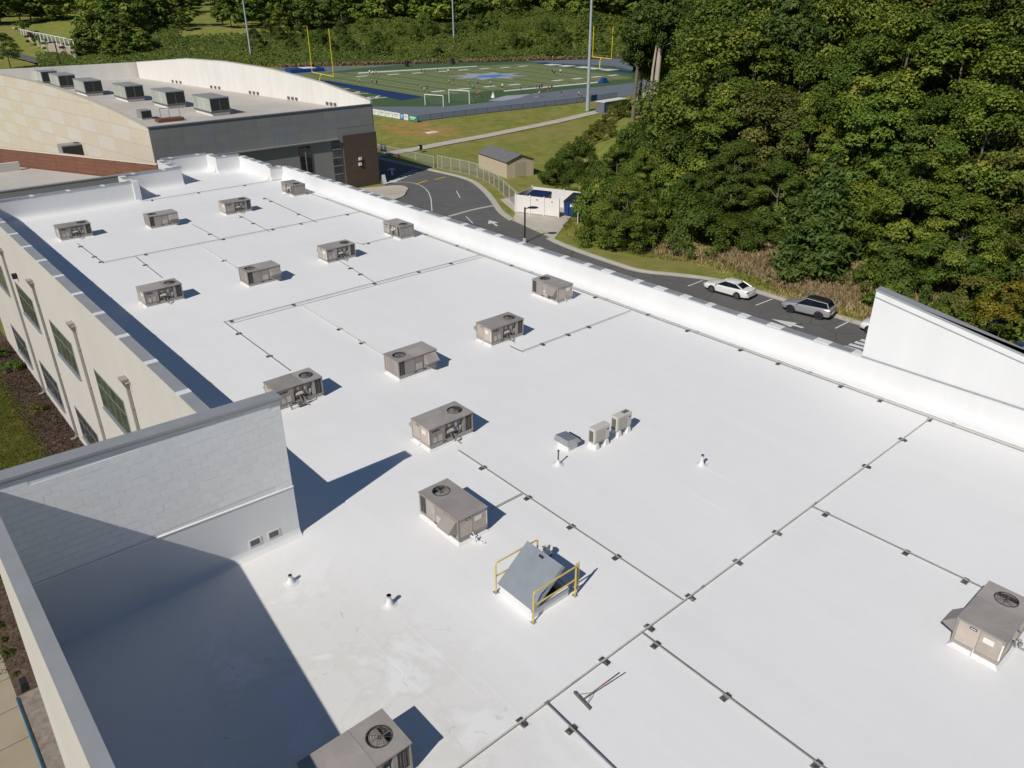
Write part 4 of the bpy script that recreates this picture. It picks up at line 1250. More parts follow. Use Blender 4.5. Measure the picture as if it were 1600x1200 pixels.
pipe('gas pipe crossing the middle of the roof with a bend to the half hidden unit', [Vector((xm, y3, PZ)), Vector((x3, y3, PZ)), at(452, 578, PZ)], .018)
pipe('thin pipe beside the gas pipe that crosses the middle of the roof', [Vector((xm, y3 - .28, PZ - .06)), Vector((x3 + .2, y3 - .28, PZ - .06))], .016, 'pipewhite', joints=False)
sup_line([(363, 501), (461, 476), (588, 443), (658, 425), (707, 411)], 'X', 'the pipe crossing mid-roof')
sup_line([(411, 557), (366, 521)], 'Y', 'the bend serving the half hidden unit')
pipe('branch pipe from the mid-roof pipe to the unit with the pale hood', [at(472, 477, PZ), at(600, 555, PZ)], .022, 'pipewhite')
sup_line([(568, 533), (531, 512)], 'Y', 'the branch to the unit with the pale hood')
pipe('branch pipe from the third second-row unit to the mid-roof pipe', [at(530, 407, PZ), at(588, 443, PZ)], .0165)
sup_line([(558, 428), (541, 419)], 'Y', 'the branch at the third second-row unit')
y4 = at(160, 410, PZ).y
pipe('gas pipe crossing the far part of the roof', [at(120, 380, PZ), Vector((at(160, 410, PZ).x, y4, PZ)), Vector((xm, y4, PZ))], .018)
sup_line([(230, 398), (352, 374), (430, 359), (474, 350), (545, 335)], 'X', 'the pipe crossing the far roof')
sup_line([(156, 408), (146, 400), (124, 384)], 'Y', 'the leg at the far left corner unit')
pipe('short branch from the far pipe down to the left second-row unit', [at(210, 400, PZ), at(252, 433, PZ)], .0165)
sup_line([(219, 414)], 'Y', 'the branch to the left second-row unit')
pipe('short branch from the far pipe down to the hooded second-row unit', [at(312, 383, PZ), at(368, 417, PZ)], .022, 'pipewhite')
sup_line([(348, 406)], 'Y', 'the branch to the hooded second-row unit')
pipe('branch pipe from the second far-row unit', [at(300, 350, PZ), at(345, 374, PZ)], .0165)
sup_line([(326, 365)], 'Y', 'the branch at the second far-row unit')
pipe('branch pipe from the third far-row unit', [at(373, 336, PZ), at(420, 361, PZ)], .0165)
sup_line([(394, 348), (381, 337)], 'Y', 'the branch at the third far-row unit')
pipe('branch pipe from beside the farthest unit down to the far pipe', [at(413, 309, PZ), at(495, 347, PZ)], .018)
sup_line([(465, 334), (420, 314), (413, 309)], 'Y', 'the branch beside the farthest unit')
y5 = at(300, 302, PZ).y
pipe('farthest gas pipe, along the stepped end parapet', [Vector((at(218, 312, PZ).x, y5, PZ)), Vector((at(470, 283, PZ).x, y5, PZ))], .018)
sup_line([(238, 312), (312, 301), (383, 289)], 'X', 'the farthest pipe')
pipe('pipe from the mid-right unit bending up to the right parapet', [at(796, 540, PZ), at(815, 548.5, PZ), at(985, 485, PZ)], .017)
sup_line([(848, 536), (887, 521), (920, 509)], 'X', 'the pipe that bends to the right parapet')
pipe('pipe beside the right end second-row unit', [at(555, 378, PZ), at(567, 381, PZ), at(612, 370, PZ)], .022, 'pipewhite')
sup_line([(576, 379)], 'X', 'the short pipe at the right end second-row unit')
pipe('pipe from the open-sided unit past the hatch to the main gas pipe', [at(716, 703, PZ), main_tee(1068, 938, PZ)], .02, 'steel')
sup_line([(958, 871), (885, 824), (819, 778), (748, 731)], 'Y', 'the pipe passing the hatch')
pipe('branch pipe from the hatch-side unit', [at(768, 795, PZ), at(815, 771, PZ)], .019)
pipe('pipe from the main gas line to the unit at the right edge', [main_tee(1276, 794, PZ), at(1545, 922, PZ)], .019)
sup_line([(1508, 906), (1415, 862), (1289, 802)], 'Y', 'the pipe to the unit at the right edge')
pipe('pipe leaving the main gas line toward the bottom right', [main_tee(1008, 992, PZ), at(1310, 1216, PZ)], .021)
sup_line([(1276, 1192), (1131, 1088), (1022, 1006)], 'Y', 'the pipe leaving toward the bottom right')
pipe('pipe leaving the main gas line at the bottom centre', [main_tee(858, 1102, PZ), at(975, 1216, PZ)], .021)
sup_line([(890, 1138)], 'Y', 'the pipe at the bottom centre')
# loose riser pipes beside two units
for (lab, base) in (('bent yellowish riser pipes on a dark block in front of the half hidden unit', (470, 634)),):
    p = at(*base, RZ)
    t = thing('pipe_riser', lab, 'pipe', p)
    MB().tube([(-.5, .25, .3), (-.5, -.1, .05), (.1, -.05, .07), (.75, .05, .07), (.75, .35, .3)], .022, 7).build('pipe_run', M['pipewhite'], t)
    MB().hexa([(-.1, -.14, 0), (.26, -.14, 0), (.26, .1, 0), (-.1, .1, 0)], [(-.06, -.1, .09), (.22, -.1, .09), (.22, .06, .09), (-.06, .06, .09)]).build('support_block', M['rubber'], t)

# ------------------------------------------------------------------ small roof equipment
def minisplit(px, py, lab):
    p = at(px, py, RZ)
    t = thing('split_condenser', lab, 'condenser', (p.x, p.y, RZ), 0, 'pale split condensers')
    w, d_, h = .86, .34, .64
    z0 = .24
    for x0 in (.1, w - .22):
        MB().hexa([(x0 - .05, -.06, 0), (x0 + .17, -.06, 0), (x0 + .17, d_ + .06, 0), (x0 - .05, d_ + .06, 0)], [(x0, -.03, z0), (x0 + .12, -.03, z0), (x0 + .12, d_ + .03, z0), (x0, d_ + .03, z0)]).build('foot', M['white'], t)
    MB().box(0, w, 0, d_, z0, z0 + h).build('casing', M['paleplastic'], t, bevel=.05)
    MB().box(.06, .58, -.006, .01, z0 + .07, z0 + h - .08).build('front_grille', M['rtulight'], t, bevel=.004)
    for k in range(9):
        MB().box(.08, .56, -.016, -.004, z0 + .1 + k * .05, z0 + .115 + k * .05).build('grille_bar', M['paleplastic'], t)
    MB().box(.63, .83, -.008, .01, z0 + .06, z0 + h - .06).build('service_panel', M['paleplastic'], t)
    MB().box(.66, .78, -.014, -.006, z0 + .44, z0 + .48).build('handle', M['black'], t)
    MB().box(-.008, .01, .07, d_ - .07, z0 + .08, z0 + h - .1).build('side_coil', M['rtudark'], t)
    return t
minisplit(928, 704, 'pale split condenser on white feet, next to the galvanised vent box')
o_ms = minisplit(963, 684, 'pale split condenser on white feet, farther one with a dark patch on top')
MB().box(.48, .78, .08, .26, .876, .883).build('top_patch', M['rtudark'], o_ms)
p = at(888, 706, RZ)
t = thing('vent_hood', 'galvanised low vent box with sloping lid beside the split condensers', 'vent', (p.x, p.y, RZ))
MB().box(0, .5, 0, .62, 0, .26).build('curb', M['white'], t, bevel=.02)
MB().hexa([(-.1, -.08, .27), (.62, -.08, .27), (.62, .72, .27), (-.1, .72, .27)], [(-.05, -.02, .5), (.5, -.02, .44), (.5, .66, .44), (-.05, .66, .5)]).build('hood', M['galv'], t)
MB().box(.621, .66, 0, .6, .25, .38).build('louvre', M['black'], t)
def vent_pipe(px, py, lab, r=.05, h=.45, dark=False):
    p = at(px, py, RZ)
    t = thing('vent_pipe', lab, 'vent pipe', (p.x, p.y, RZ))
    MB().lathe([(.24, .002), (.14, .03), (r + .03, .12), (r + .01, .22)], 14).build('flashing', M['white'], t, smooth=True)
    MB().lathe([(r, .15), (r, h)], 12).build('stack', M['rtudark' if dark else 'white'], t)
    MB().lathe([(r + .012, h - .06), (r + .012, h)], 12).build('collar', M['rtudark' if dark else 'galv'], t)
    return t
vent_pipe(872, 726, 'thin dark-topped vent pipe in front of the vent box', .03, .62, True)
vent_pipe(1096, 727, 'white vent stub alone on the open roof right of the condensers')
vent_pipe(609, 945, 'white vent stub left of the yellow-railed hatch', .06, .36)
vent_pipe(455, 910, 'white vent stub near the shaded corner', .05, .28)
p = at(746, 850, RZ)
t = thing('drain_pipe', 'short white drain pipe with a trap beside the hatch-side unit', 'pipe', (p.x, p.y, RZ))
MB().tube([(-.05, .3, .18), (.05, .1, .15), (.05, .06, .05), (.12, .0, .04), (.12, -.1, .04), (.2, -.14, .04)], .028, 8).build('trap', M['white'], t)
MB().lathe([(.03, 0), (.03, .28)], 10, (.0, .12)).build('cleanout', M['white'], t)

# roof hatch
q0, q1, q2 = at(776, 925, RZ), at(832, 967, RZ), at(893, 933, RZ)
hx0, hy0, hy1 = (q0.x + q1.x) / 2, q1.y, q0.y - .12
hx1 = hx0 + max(1.15, q2.x - q1.x)
t = thing('roof_hatch', 'grey metal roof hatch standing open above a dark opening', 'hatch', (hx0, hy0, RZ))
W_, D_ = hx1 - hx0, hy1 - hy0
cb = MB()
cb.box(0, W_, 0, .09, 0, .32).box(0, W_, D_ - .09, D_, 0, .32).box(0, .09, .09, D_ - .09, 0, .32).box(W_ - .09, W_, .09, D_ - .09, 0, .32)
cb.build('curb', M['white'], t, bevel=.01)
MB().box(.09, W_ - .09, .09, D_ - .09, .002, .02).build('opening', M['black'], t)
MB().box(-.03, W_ + .03, -.03, -.002, .26, .33).build('curb_cap', M['galv'], t)
MB().box(W_ + .002, W_ + .03, -.03, D_ + .03, .26, .33).build('curb_cap', M['galv'], t)
la = R(39)
lid = MB()
lid.M = Matrix.Translation((-.02, 0, .34)) @ Matrix.Rotation(-la, 4, 'Y')
lid.box(0, W_ + .06, -.05, D_ + .05, 0, .05)
lid.box(0, W_ + .06, -.05, -.03, -.1, 0).box(0, W_ + .06, D_ + .03, D_ + .05, -.1, 0).box(W_ + .04, W_ + .06, -.03, D_ + .03, -.1, 0)
lo = lid.build('lid', M['hatch'], t)
hl = MB()
hl.M = lid.M
hl.box(W_ - .12, W_ - .04, D_ * .45, D_ * .45 + .16, .05, .09)
hl.build('handle', M['black'], lo)
MB().tube([(.35, .12, .25), (.62, .12, .86)], .018, 8).build('gas_strut', M['rtudark'], t)
MB().tube([(W_ - .3, D_ * .4, .02), (W_ - .3, D_ * .4, .5)], .02, 8).build('ladder_post', M['galv'], t)
def guard(yy, lab):
    g = thing('guard_rail', lab, 'guard rail', (hx0, yy, RZ), 0, 'yellow hatch guard rails')
    x0, x1, h = -.05, W_ + .15, 1.08
    rr = .026
    MB().tube([(x0, 0, h - .06), (x0 + .05, 0, h), (x1 - .05, 0, h), (x1, 0, h - .06)], rr, 8).build('top_rail', M['yellow'], g, smooth=True)
    MB().tube([(x0, 0, .6), (x1, 0, .6)], rr * .9, 8).build('mid_rail', M['yellow'], g, smooth=True)
    for x in (x0, x1):
        ps = MB().tube([(x, 0, 0), (x, 0, h - .06)], rr, 8).build('post', M['yellow'], g, smooth=True)
        MB().box(x - .07, x + .07, -.07, .07, 0, .015).build('base_plate', M['galv'], ps)
    return g
guard(hy1 + .12, 'yellow two-bar guard rail behind the open hatch lid')
g = guard(hy0 - .12, 'yellow two-bar guard rail in front of the hatch, with the gate folded at its end')
gt = MB()
for dx in (.07, .16):
    gt.tube([(W_ + .15 + dx, .05, .1), (W_ + .15 + dx, .05, 1.12)], .024, 8)
for z in (.25, .6, 1.0):
    gt.tube([(W_ + .15, .03, z), (W_ + .32, .05, z)], .02, 8)
gt.build('gate', M['yellow'], g, smooth=True)
# bucket
p = at(855, 876, RZ) + Vector((.12, .12, 0))
t = thing('paint_bucket', 'blue and white paint bucket with its lid ajar beside the hatch', 'bucket', (p.x, p.y, RZ))
MB().lathe([(.13, 0), (.15, .2)], 18).build('body', M['blue'], t)
bk = MB()
n = 18
vs_ = []
for (r, z) in ((.15, .2), (.158, .36), (.165, .365), (.148, .365), (.14, .22)):
    vs_ += [(r * math.cos(2 * math.pi * k / n), r * math.sin(2 * math.pi * k / n), z) for k in range(n)]
bk.add(vs_, [(i * n + k, i * n + (k + 1) % n, (i + 1) * n + (k + 1) % n, (i + 1) * n + k) for i in range(4) for k in range(n)])
bk.build('rim', M['label'], t, fix=False)
MB().lathe([(.139, .21), (.139, .25)], n).build('paint', M['white'], t)
ld = MB(); ld.M = Matrix.Translation((-.12, .02, .37)) @ Matrix.Rotation(R(60), 4, 'Y')
ld.lathe([(.16, 0), (.16, .02)], 18)
ld.build('bucket_lid', M['label'], t)
MB().tube([(.16 * math.cos(a), .05, .30 - .14 * math.sin(a)) for a in [math.pi * k / 8 for k in range(9)]], .006, 5).build('handle', M['galv'], t)
# squeegee
a, b = at(897, 1083, RZ), at(922, 1109.5, RZ)
c0, c1 = at(910, 1095.5, RZ), at(968, 1053, RZ + .30)
m0 = (a + b) / 2
t = thing('floor_squeegee', 'long-handled roof squeegee with red and black handle lying on the roof', 'squeegee', (m0.x, m0.y, RZ))
o_ = Vector((m0.x, m0.y, RZ))
d = (b - a).normalized()
hb = MB()
a2, b2 = a - o_, b - o_
nn = Vector((-d.y, d.x, 0)) * .02
hb.hexa([a2 - nn, b2 - nn, b2 + nn, a2 + nn], [v + Vector((0, 0, .08)) for v in (a2 - nn, b2 - nn, b2 + nn, a2 + nn)])
hb.build('blade', M['rtudark'], t)
hd_ = (c1 - c0)
def hp(s): return c0 - o_ + hd_ * s + Vector((0, 0, .05))
MB().tube([hp(0), hp(.5)], .016, 8).build('handle', M['rtudark'], t)
MB().tube([hp(.5), hp(.68)], .018, 8).build('grip', M['red'], t)
MB().tube([hp(.68), hp(1)], .016, 8).build('handle', M['black'], t)
MB().tube([a2 * .55 + Vector((0, 0, .08)), hp(.16) + (a2 - b2) * .12, hp(.26), hp(.16) + (b2 - a2) * .12, b2 * .55 + Vector((0, 0, .08))], .010, 6).build('brace', M['galv'], t)

# ------------------------------------------------------------------ big units on the gym roof
def gym_unit(px, py, lab):
    p = at(px, py, GRZ)
    t = thing('gym_air_handler', lab, 'air conditioner', (p.x, p.y, GRZ), 0, 'large air handlers on the gymnasium roof')
    L, W, h = 6.6, 3.0, 2.45
    MB().box(.15, W - .15, .15, L - .15, 0, .4).build('curb', M['white'], t)
    MB().box(0, W, 0, L, .4, .62).build('base_frame', M['rtudark'], t)
    MB().box(.03, W - .03, .05, L - .05, .62, h).build('cabinet', M['acgreen'], t)
    for k in range(4):
        MB().box(-.0, .029, .35 + k * 1.5, .35 + k * 1.5 + 1.42, .7, h - .08).build('side_panel', M['acgreen'], t)
    for k in range(2):
        MB().box(.12 + k * 1.42, .12 + k * 1.42 + 1.32, .0, .049, .72, h - .12).build('coil_panel', M['coil'], t)
    MB().box(-.04, W + .04, -.06, L + .04, h, h + .06).build('top_panel', M['graypanel3'], t)
    MB().tube([(.9, L + .1, .1), (.9, L + .1, 1.0)], .05, 6).build('pipe_riser', M['steel'], t)
    return t
gl = ['nearest the dark grey front wall', 'second from the front, behind the red roof hatch', 'third from the front', 'fourth from the front', 'fifth from the front', 'farthest, cut by the left edge']
for (q, s) in zip([(331, 182), (262.5, 170.5), (199, 160), (135, 151), (95, 140.5), (68, 133.5)], gl):
    gym_unit(q[0], q[1], 'large air handler on the gymnasium roof, ' + s)
p = at(222, 187.5, GRZ)
t = thing('small_condenser', 'small dark condenser on the gymnasium roof near the arched tan wall', 'condenser', (p.x, p.y, GRZ))
MB().box(0, 1.5, 0, 1.9, .12, 1.25).build('cabinet', M['graypanel3'], t, bevel=.03)
MB().box(.1, 1.4, -.02, .001, .25, 1.15).build('coil_panel', M['coil'], t)
MB().box(.1, 1.4, .1, 1.8, 0, .12).build('stand', M['label'], t)
p = at(262, 191, GRZ)
t = thing('red_roof_hatch', 'rust red access hatch with thin rails on the gymnasium roof', 'hatch', (p.x, p.y, GRZ))
MB().box(-1.2, 2.4, 0, 1.6, 0, .45).build('lid', M['brownpanel'], t, bevel=.02)
for x in (-.2, 1.0, 2.5):
    MB().tube([(x, 1.8, 0), (x, 1.8, 1.7)], .05, 6).build('post', M['galv'], t)
MB().tube([(-.2, 1.8, 1.65), (2.5, 1.8, 1.65)], .045, 6).build('rail', M['galv'], t)
p = at(98, 239, 6.3)
t = thing('link_roof_unit', 'grey unit with a round fan behind the brown panel wall', 'air conditioner', (p.x, p.y, 4.6))
MB().box(0, 3.6, 0, 2.2, 0, 2.7).build('cabinet', M['graypanel3'], t, bevel=.03)
MB().lathe([(.7, 2.7), (.7, 2.76)], 18, (2.6, 1.1)).build('fan', M['black'], t)
MB().box(.1, 3.5, -.02, .001, .3, 2.5).build('coil_panel', M['coil'], t)

# ================================================================== VEGETATION
def np_mesh(name, V, F, tint, mats):
    me = bpy.data.meshes.new(name)
    nf, k = F.shape
    me.vertices.add(len(V))
    me.vertices.foreach_set('co', V.astype(np.float32).ravel())
    me.loops.add(nf * k)
    me.loops.foreach_set('vertex_index', F.astype(np.int32).ravel())
    me.polygons.add(nf)
    me.polygons.foreach_set('loop_start', np.arange(0, nf * k, k, dtype=np.int32))
    a = me.attributes.new('tint', 'FLOAT', 'FACE')
    a.data.foreach_set('value', tint.astype(np.float32))
    for m in mats: me.materials.append(m)
    me.update(calc_edges=True)
    return me
def leaf_quads(P, Nn, size, g, aspect=0.62, fold=0.18):
    """rhombic leaves, two triangles folded along the midrib"""
    n = len(P)
    Nn = Nn / np.linalg.norm(Nn, axis=1, keepdims=True)
    r = g.normal(size=(n, 3))
    U = np.cross(Nn, r); U /= np.linalg.norm(U, axis=1, keepdims=True)
    W = np.cross(Nn, U)
    s = size[:, None]
    V = np.empty((n, 4, 3))
    V[:, 0] = P - U * s * .5
    V[:, 1] = P + W * s * aspect * .5 + Nn * s * fold
    V[:, 2] = P + U * s * .5
    V[:, 3] = P - W * s * aspect * .5 + Nn * s * fold
    F = np.arange(n * 4).reshape(n, 4)
    return V.reshape(-1, 3), F
def crown_mesh(name, seed, Rr, Hc, ncl, per, ls, mats, z0=0.0, flat=0.75, low=0.15, squash=1.0):
    g = np.random.default_rng(seed)
    P, Nn, T, S = [], [], [], []
    for i in range(ncl):
        h = g.uniform(0, 1) ** 0.85
        prof = math.sin(math.pi * (low + (1 - low) * (0.12 + 0.88 * h))) ** 0.6 if h > .05 else .6
        a = g.uniform(0, 2 * math.pi)
        rad = Rr * prof * g.uniform(.35, 1.0) ** 0.6
        c = np.array([rad * math.cos(a), rad * math.sin(a), z0 + h * Hc * .92])
        cr = Rr * g.uniform(.13, .31)
        n = int(per * (cr / (Rr * .24)) ** 2)
        d = g.normal(size=(n, 3)); d[:, 2] = d[:, 2] * .8 + .25
        d /= np.linalg.norm(d, axis=1, keepdims=True)
        rr = cr * (0.62 + 0.42 * g.random(n)) * (1 + .25 * np.sin(d[:, 0] * 5 + i) * np.sin(d[:, 1] * 6))
        p = c + d * rr[:, None] * np.array([1, 1, flat])
        P.append(p)
        out = p - np.array([0, 0, z0 + Hc * .35]); out /= np.linalg.norm(out, axis=1, keepdims=True) + 1e-6
        Nn.append(d * .45 + out * .35 + np.array([0, 0, .45]) + g.normal(size=(n, 3)) * .38)
        T.append(np.clip(g.normal(.42, .22) + g.normal(0, .13, n), 0, 1))
        S.append(ls * g.uniform(.6, 1.25, n))
    P, Nn, T, S = map(np.concatenate, (P, Nn, T, S))
    V, F = leaf_quads(P, Nn, S, g)
    return np_mesh(name, V, F, T, mats)
def pine_mesh(name, seed, Rr, Hc, z0, whorls, ls, bare=0.0):
    g = np.random.default_rng(seed)
    P, Nn, T, S = [], [], [], []
    for w in range(whorls):
        t = w / (whorls - 1)
        rad = Rr * (1 - t) ** .8 * g.uniform(.8, 1.1) + .15
        if bare: rad = Rr * (math.sin(math.pi * (.15 + .8 * t))) * g.uniform(.6, 1.1)
        nb = int(7 + 4 * (1 - t))
        for b in range(nb):
            a = g.uniform(0, 2 * math.pi)
            L = rad * g.uniform(.7, 1.1)
            n = int(50 + 110 * L / Rr)
            s = g.random(n) ** .6
            z = z0 + t * Hc + s * L * .12 - (s ** 2) * L * .28
            p = np.stack([np.cos(a) * s * L, np.sin(a) * s * L, z], 1) + g.normal(size=(n, 3)) * (.10 * L + .12) * np.array([1, 1, .55])
            P.append(p)
            Nn.append(np.array([math.cos(a) * .4, math.sin(a) * .4, .8]) + g.normal(size=(n, 3)) * .5)
            T.append(np.clip(g.normal(.45, .2) + g.normal(0, .12, n), 0, 1))
            S.append(ls * g.uniform(.7, 1.3, n))
    P, Nn, T, S = map(np.concatenate, (P, Nn, T, S))
    V, F = leaf_quads(P, Nn, S, g, aspect=.34)
    return np_mesh(name, V, F, T, [M['needle']])
def trunk_mesh(name, seed, h, r, limbs, mat, spread=2.5):
    g = random.Random(seed)
    mb_ = MB()
    pts, x, y = [], 0, 0
    for k in range(7):
        pts.append((x, y, h * k / 6 - .3 * (k == 0)))
        x += g.uniform(-.03, .03) * h * .4; y += g.uniform(-.03, .03) * h * .4
    mb_.tube(pts, [r * (1.25 if k == 0 else 1 - .13 * k) for k in range(7)], 9)
    for i in range(limbs):
        k = g.randint(2, 5)
        b = Vector(pts[k]); a = g.uniform(0, 6.28)
        L = spread * g.uniform(.6, 1.2)
        e1 = b + Vector((math.cos(a) * L * .5, math.sin(a) * L * .5, L * .45))
        e2 = b + Vector((math.cos(a + .2) * L, math.sin(a + .2) * L, L * .8))
        mb_.tube([b, e1, e2], [r * .42, r * .26, r * .08], 6)
    return mb_.mesh(name, mat, smooth=True, fix=False)

KINDS = []      # (crown mesh, trunk mesh, crown base)
for i in range(6):
    Rr, Hc = [(4.2, 11), (3.6, 12.5), (4.8, 10), (3.9, 11.5), (4.4, 12), (3.4, 10)][i]
    mt = M['leaf'] if i != 4 else M['leafdark']
    KINDS.append((crown_mesh('crown', 100 + i, Rr, Hc, 78, 300, .255, [mt], z0=0, flat=.62), trunk_mesh('trunk', 20 + i, 13, .26, 6, M['bark'], 3.0)))
K_OLIVE = (crown_mesh('crown', 150, 4.2, 9, 66, 270, .255, [M['leafol']], flat=.62), trunk_mesh('trunk', 31, 13, .26, 6, M['bark'], 3.0))
K_YEL = (crown_mesh('crown', 151, 2.3, 5.0, 34, 190, .23, [M['leafyel']], flat=.62), trunk_mesh('trunk', 32, 8, .14, 5, M['bark'], 1.6))
K_DARK = (crown_mesh('crown', 152, 4.0, 11, 74, 290, .255, [M['leafdark']], flat=.62), trunk_mesh('trunk', 33, 13, .26, 6, M['bark'], 3.0))
FAR = [crown_mesh('crown', 160 + i, 5, 11, 40, 55, .95, [M['leafdark' if i % 2 else 'leaf']], flat=.7) for i in range(3)]
FARTRUNK = trunk_mesh('trunk', 40, 12, .3, 3, M['bark'], 3)
BUSHBIG = [crown_mesh('foliage', 180 + i, 1.8, 2.3, 34, 260, .135, [[M['vine'], M['leaf'], M['weeds'], M['leafdark']][i]], z0=.1, flat=.8, low=.3) for i in range(4)]
BUSH = [crown_mesh('foliage', 170 + i, 1.8, 2.3, 22, 95, .26, [[M['vine'], M['leaf'], M['weeds'], M['leafdark']][i]], z0=.1, flat=.8, low=.3) for i in range(4)]

_tops = {}
def mesh_top(me):
    if me.name not in _tops:
        a = np.empty(len(me.vertices) * 3, dtype=np.float32)
        me.vertices.foreach_get('co', a)
        _tops[me.name] = float(a[2::3].max())
    return _tops[me.name]
def tree(name, label, kind, x, y, h, group=None, crown_frac=.78, wide=1.0, z=None, cat='tree', seed=None):
    z = terrain(x, y) if z is None else z
    t = thing(name, label, cat, (x, y, z - .05), rnd.uniform(0, 6.28), group)
    ch = mesh_top(kind[0])
    sc = h * crown_frac / ch
    c = obj('crown', kind[0], t, (0, 0, h * (1 - crown_frac)))
    c.scale = (sc * wide, sc * wide, sc)
    k = obj('trunk', kind[1], t)
    k.scale = (h / 15, h / 15, h * .80 / 13)
    return t
def bush(label, i, x, y, s, sz=1.0, group=None, z=None, name='shrub'):
    z = terrain(x, y) if z is None else z
    o = obj(name, (BUSHBIG if s > 1.25 else BUSH)[i], None, (x, y, z - .05), rnd.uniform(0, 6.28))
    o.scale = (s, s, s * sz)
    return tag(o, label, 'shrub', group)

def ground_hit(px, py):
    d = ray(px, py).normalized()
    t = 150.0
    while t < 1500:
        if CAM_H + d.z * t < terrain(d.x * t, d.y * t): break
        t += 2.0
    return Vector((d.x * t, d.y * t, 0))
def proj_x(x, y, z=8.0):
    d = Vector((x, y, z - CAM_H))
    return 800 + F_PX * d.dot(_r) / d.dot(_f)
# the wood on the right: rows following the bank
PINE_AT = at(1265, 420, 1.5) + Vector((2.2, .6, 0))
rowspec = [  # offset from edge, spacing, height range, label
    (7.5, 5.6, (9, 12.5), 'leafy green tree in the front row of the wood', 'front row of the wood'),
    (14.5, 6.0, (13, 17), 'tall green tree in the second row of the wood', 'second row of the wood'),
    (22, 6.6, (17, 21), 'tall green tree deeper in the wood on the right', 'third row of the wood'),
    (31, 7.5, (20, 24), 'towering tree in the middle of the wood', 'fourth row of the wood'),
    (42, 9.0, (22, 27), 'towering tree far back in the wood, top right', 'back of the wood'),
    (56, 11, (24, 28), 'towering tree at the very back of the wood', 'very back of the wood')]
for ri, (off, spc, hr, lab, grp) in enumerate(rowspec):
    y = 2.0
    while y < 150:
        x = edge_x(y) + off + rnd.uniform(-1.8, 1.8)
        yy = y + rnd.uniform(-1.5, 1.5)
        az = math.degrees(math.atan2(x, yy))
        if 44 < az < 80:
            skip = False
            # keep the gap of the weedy slope, the path and the tank clear
            if math.hypot(x - PINE_AT.x, yy - PINE_AT.y) < 6.5: skip = True
            if yy > 66 and ri == 0: skip = True
            if yy > 100 and ri <= 1: skip = True
            pxx = proj_x(x, yy)
            if yy < 100 and pxx < 1085: skip = ri != 0
            if yy > 70 and pxx < 985 + hr[1] * .4 * 900 / math.hypot(x, yy): skip = True
            if not skip:
                r = rnd.random()
                kd = K_OLIVE if r < .13 else (K_DARK if r < .30 else rnd.choice(KINDS))
                tree('woodland_tree', lab, kd, x, yy, rnd.uniform(*hr) * (.68 if pxx < 1085 and ri == 0 else 1), grp, wide=rnd.uniform(.9, 1.2), crown_frac=rnd.uniform(.74, .88) if ri < 3 else rnd.uniform(.62, .78))
        slope = (edge_x(y + 1) - edge_x(y - 1)) / 2
        y += spc / math.sqrt(1 + slope * slope) * rnd.uniform(.85, 1.15)
# undergrowth along the wood edge
y = 4.0
while y < 74:
    for off, s in ((3.2, 1.0), (5.4, 1.45), (10, 2.0), (15, 2.4)):
        x = edge_x(y) + off + rnd.uniform(-.9, .9)
        yy = y + rnd.uniform(-1, 1)
        if 30 < yy < 58 and off < 4: continue
        if x < PINE_AT.x + 3.5 and abs(yy - PINE_AT.y) < 4.5: continue
        sc = s * rnd.uniform(.75, 1.25)
        bi = rnd.choice([0, 0, 1, 3, 2] if yy < 30 else [0, 0, 1, 3])
        bush(['vine-covered', 'bright green', 'pale yellow-green', 'dark green'][bi] + (' shrub at the very edge of the wood' if off < 7 else ' shrub under the trees inside the wood'), bi, x, yy, sc, rnd.uniform(.8, 1.2), 'undergrowth along the wood')
    y += rnd.uniform(2.0, 2.9)
# bushes behind the dumpsters, up the weedy slope to the path
for (px, py, s, i) in [(864, 284, 1.5, 0), (882, 276, 1.7, 3), (905, 290, 1.6, 0), (905, 262, 2.0, 0), (935, 335, 2.0, 1), (960, 345, 2.2, 3), (945, 362, 1.9, 1), (975, 372, 1.7, 0),
                       (1000, 362, 2.0, 1), (950, 300, 2.1, 3), (975, 320, 2.3, 0), (1000, 330, 2.3, 1), (968, 285, 1.9, 0), (990, 285, 2.4, 3), (1020, 300, 2.5, 0), (1040, 345, 2.2, 1), (1060, 360, 2.1, 0), (1085, 375, 1.9, 3), (1015, 262, 2.3, 1)]:
    p = at(px, py, 1.5 if px > 900 else .6)
    bush('rounded dark green bush on the slope behind the dumpster enclosure', i, p.x, p.y, s * .95, 1.15, 'bushes behind the dumpster enclosure')
for (px, py, s, i) in [(905, 232, 1.0, 2), (918, 222, 1.1, 2), (932, 215, 1.3, 2), (925, 232, 1.2, 2), (945, 222, 1.3, 2), (955, 208, 1.2, 2), (940, 200, 1.0, 2), (962, 195, 1.4, 2), (975, 205, 1.6, 0), (895, 240, .8, 2), (885, 230, .7, 2), (910, 248, 1.2, 2), (948, 238, 1.2, 2), (905, 212, .5, 0), (888, 222, .5, 2), (970, 185, 1.0, 2)]:
    p = at(px, py, 1.2)
    bush('pale sunlit weed clump on the slope below the concrete walk', i, p.x, p.y, s, rnd.uniform(.7, 1.1), 'sunlit weeds below the walk', name='weed_clump')
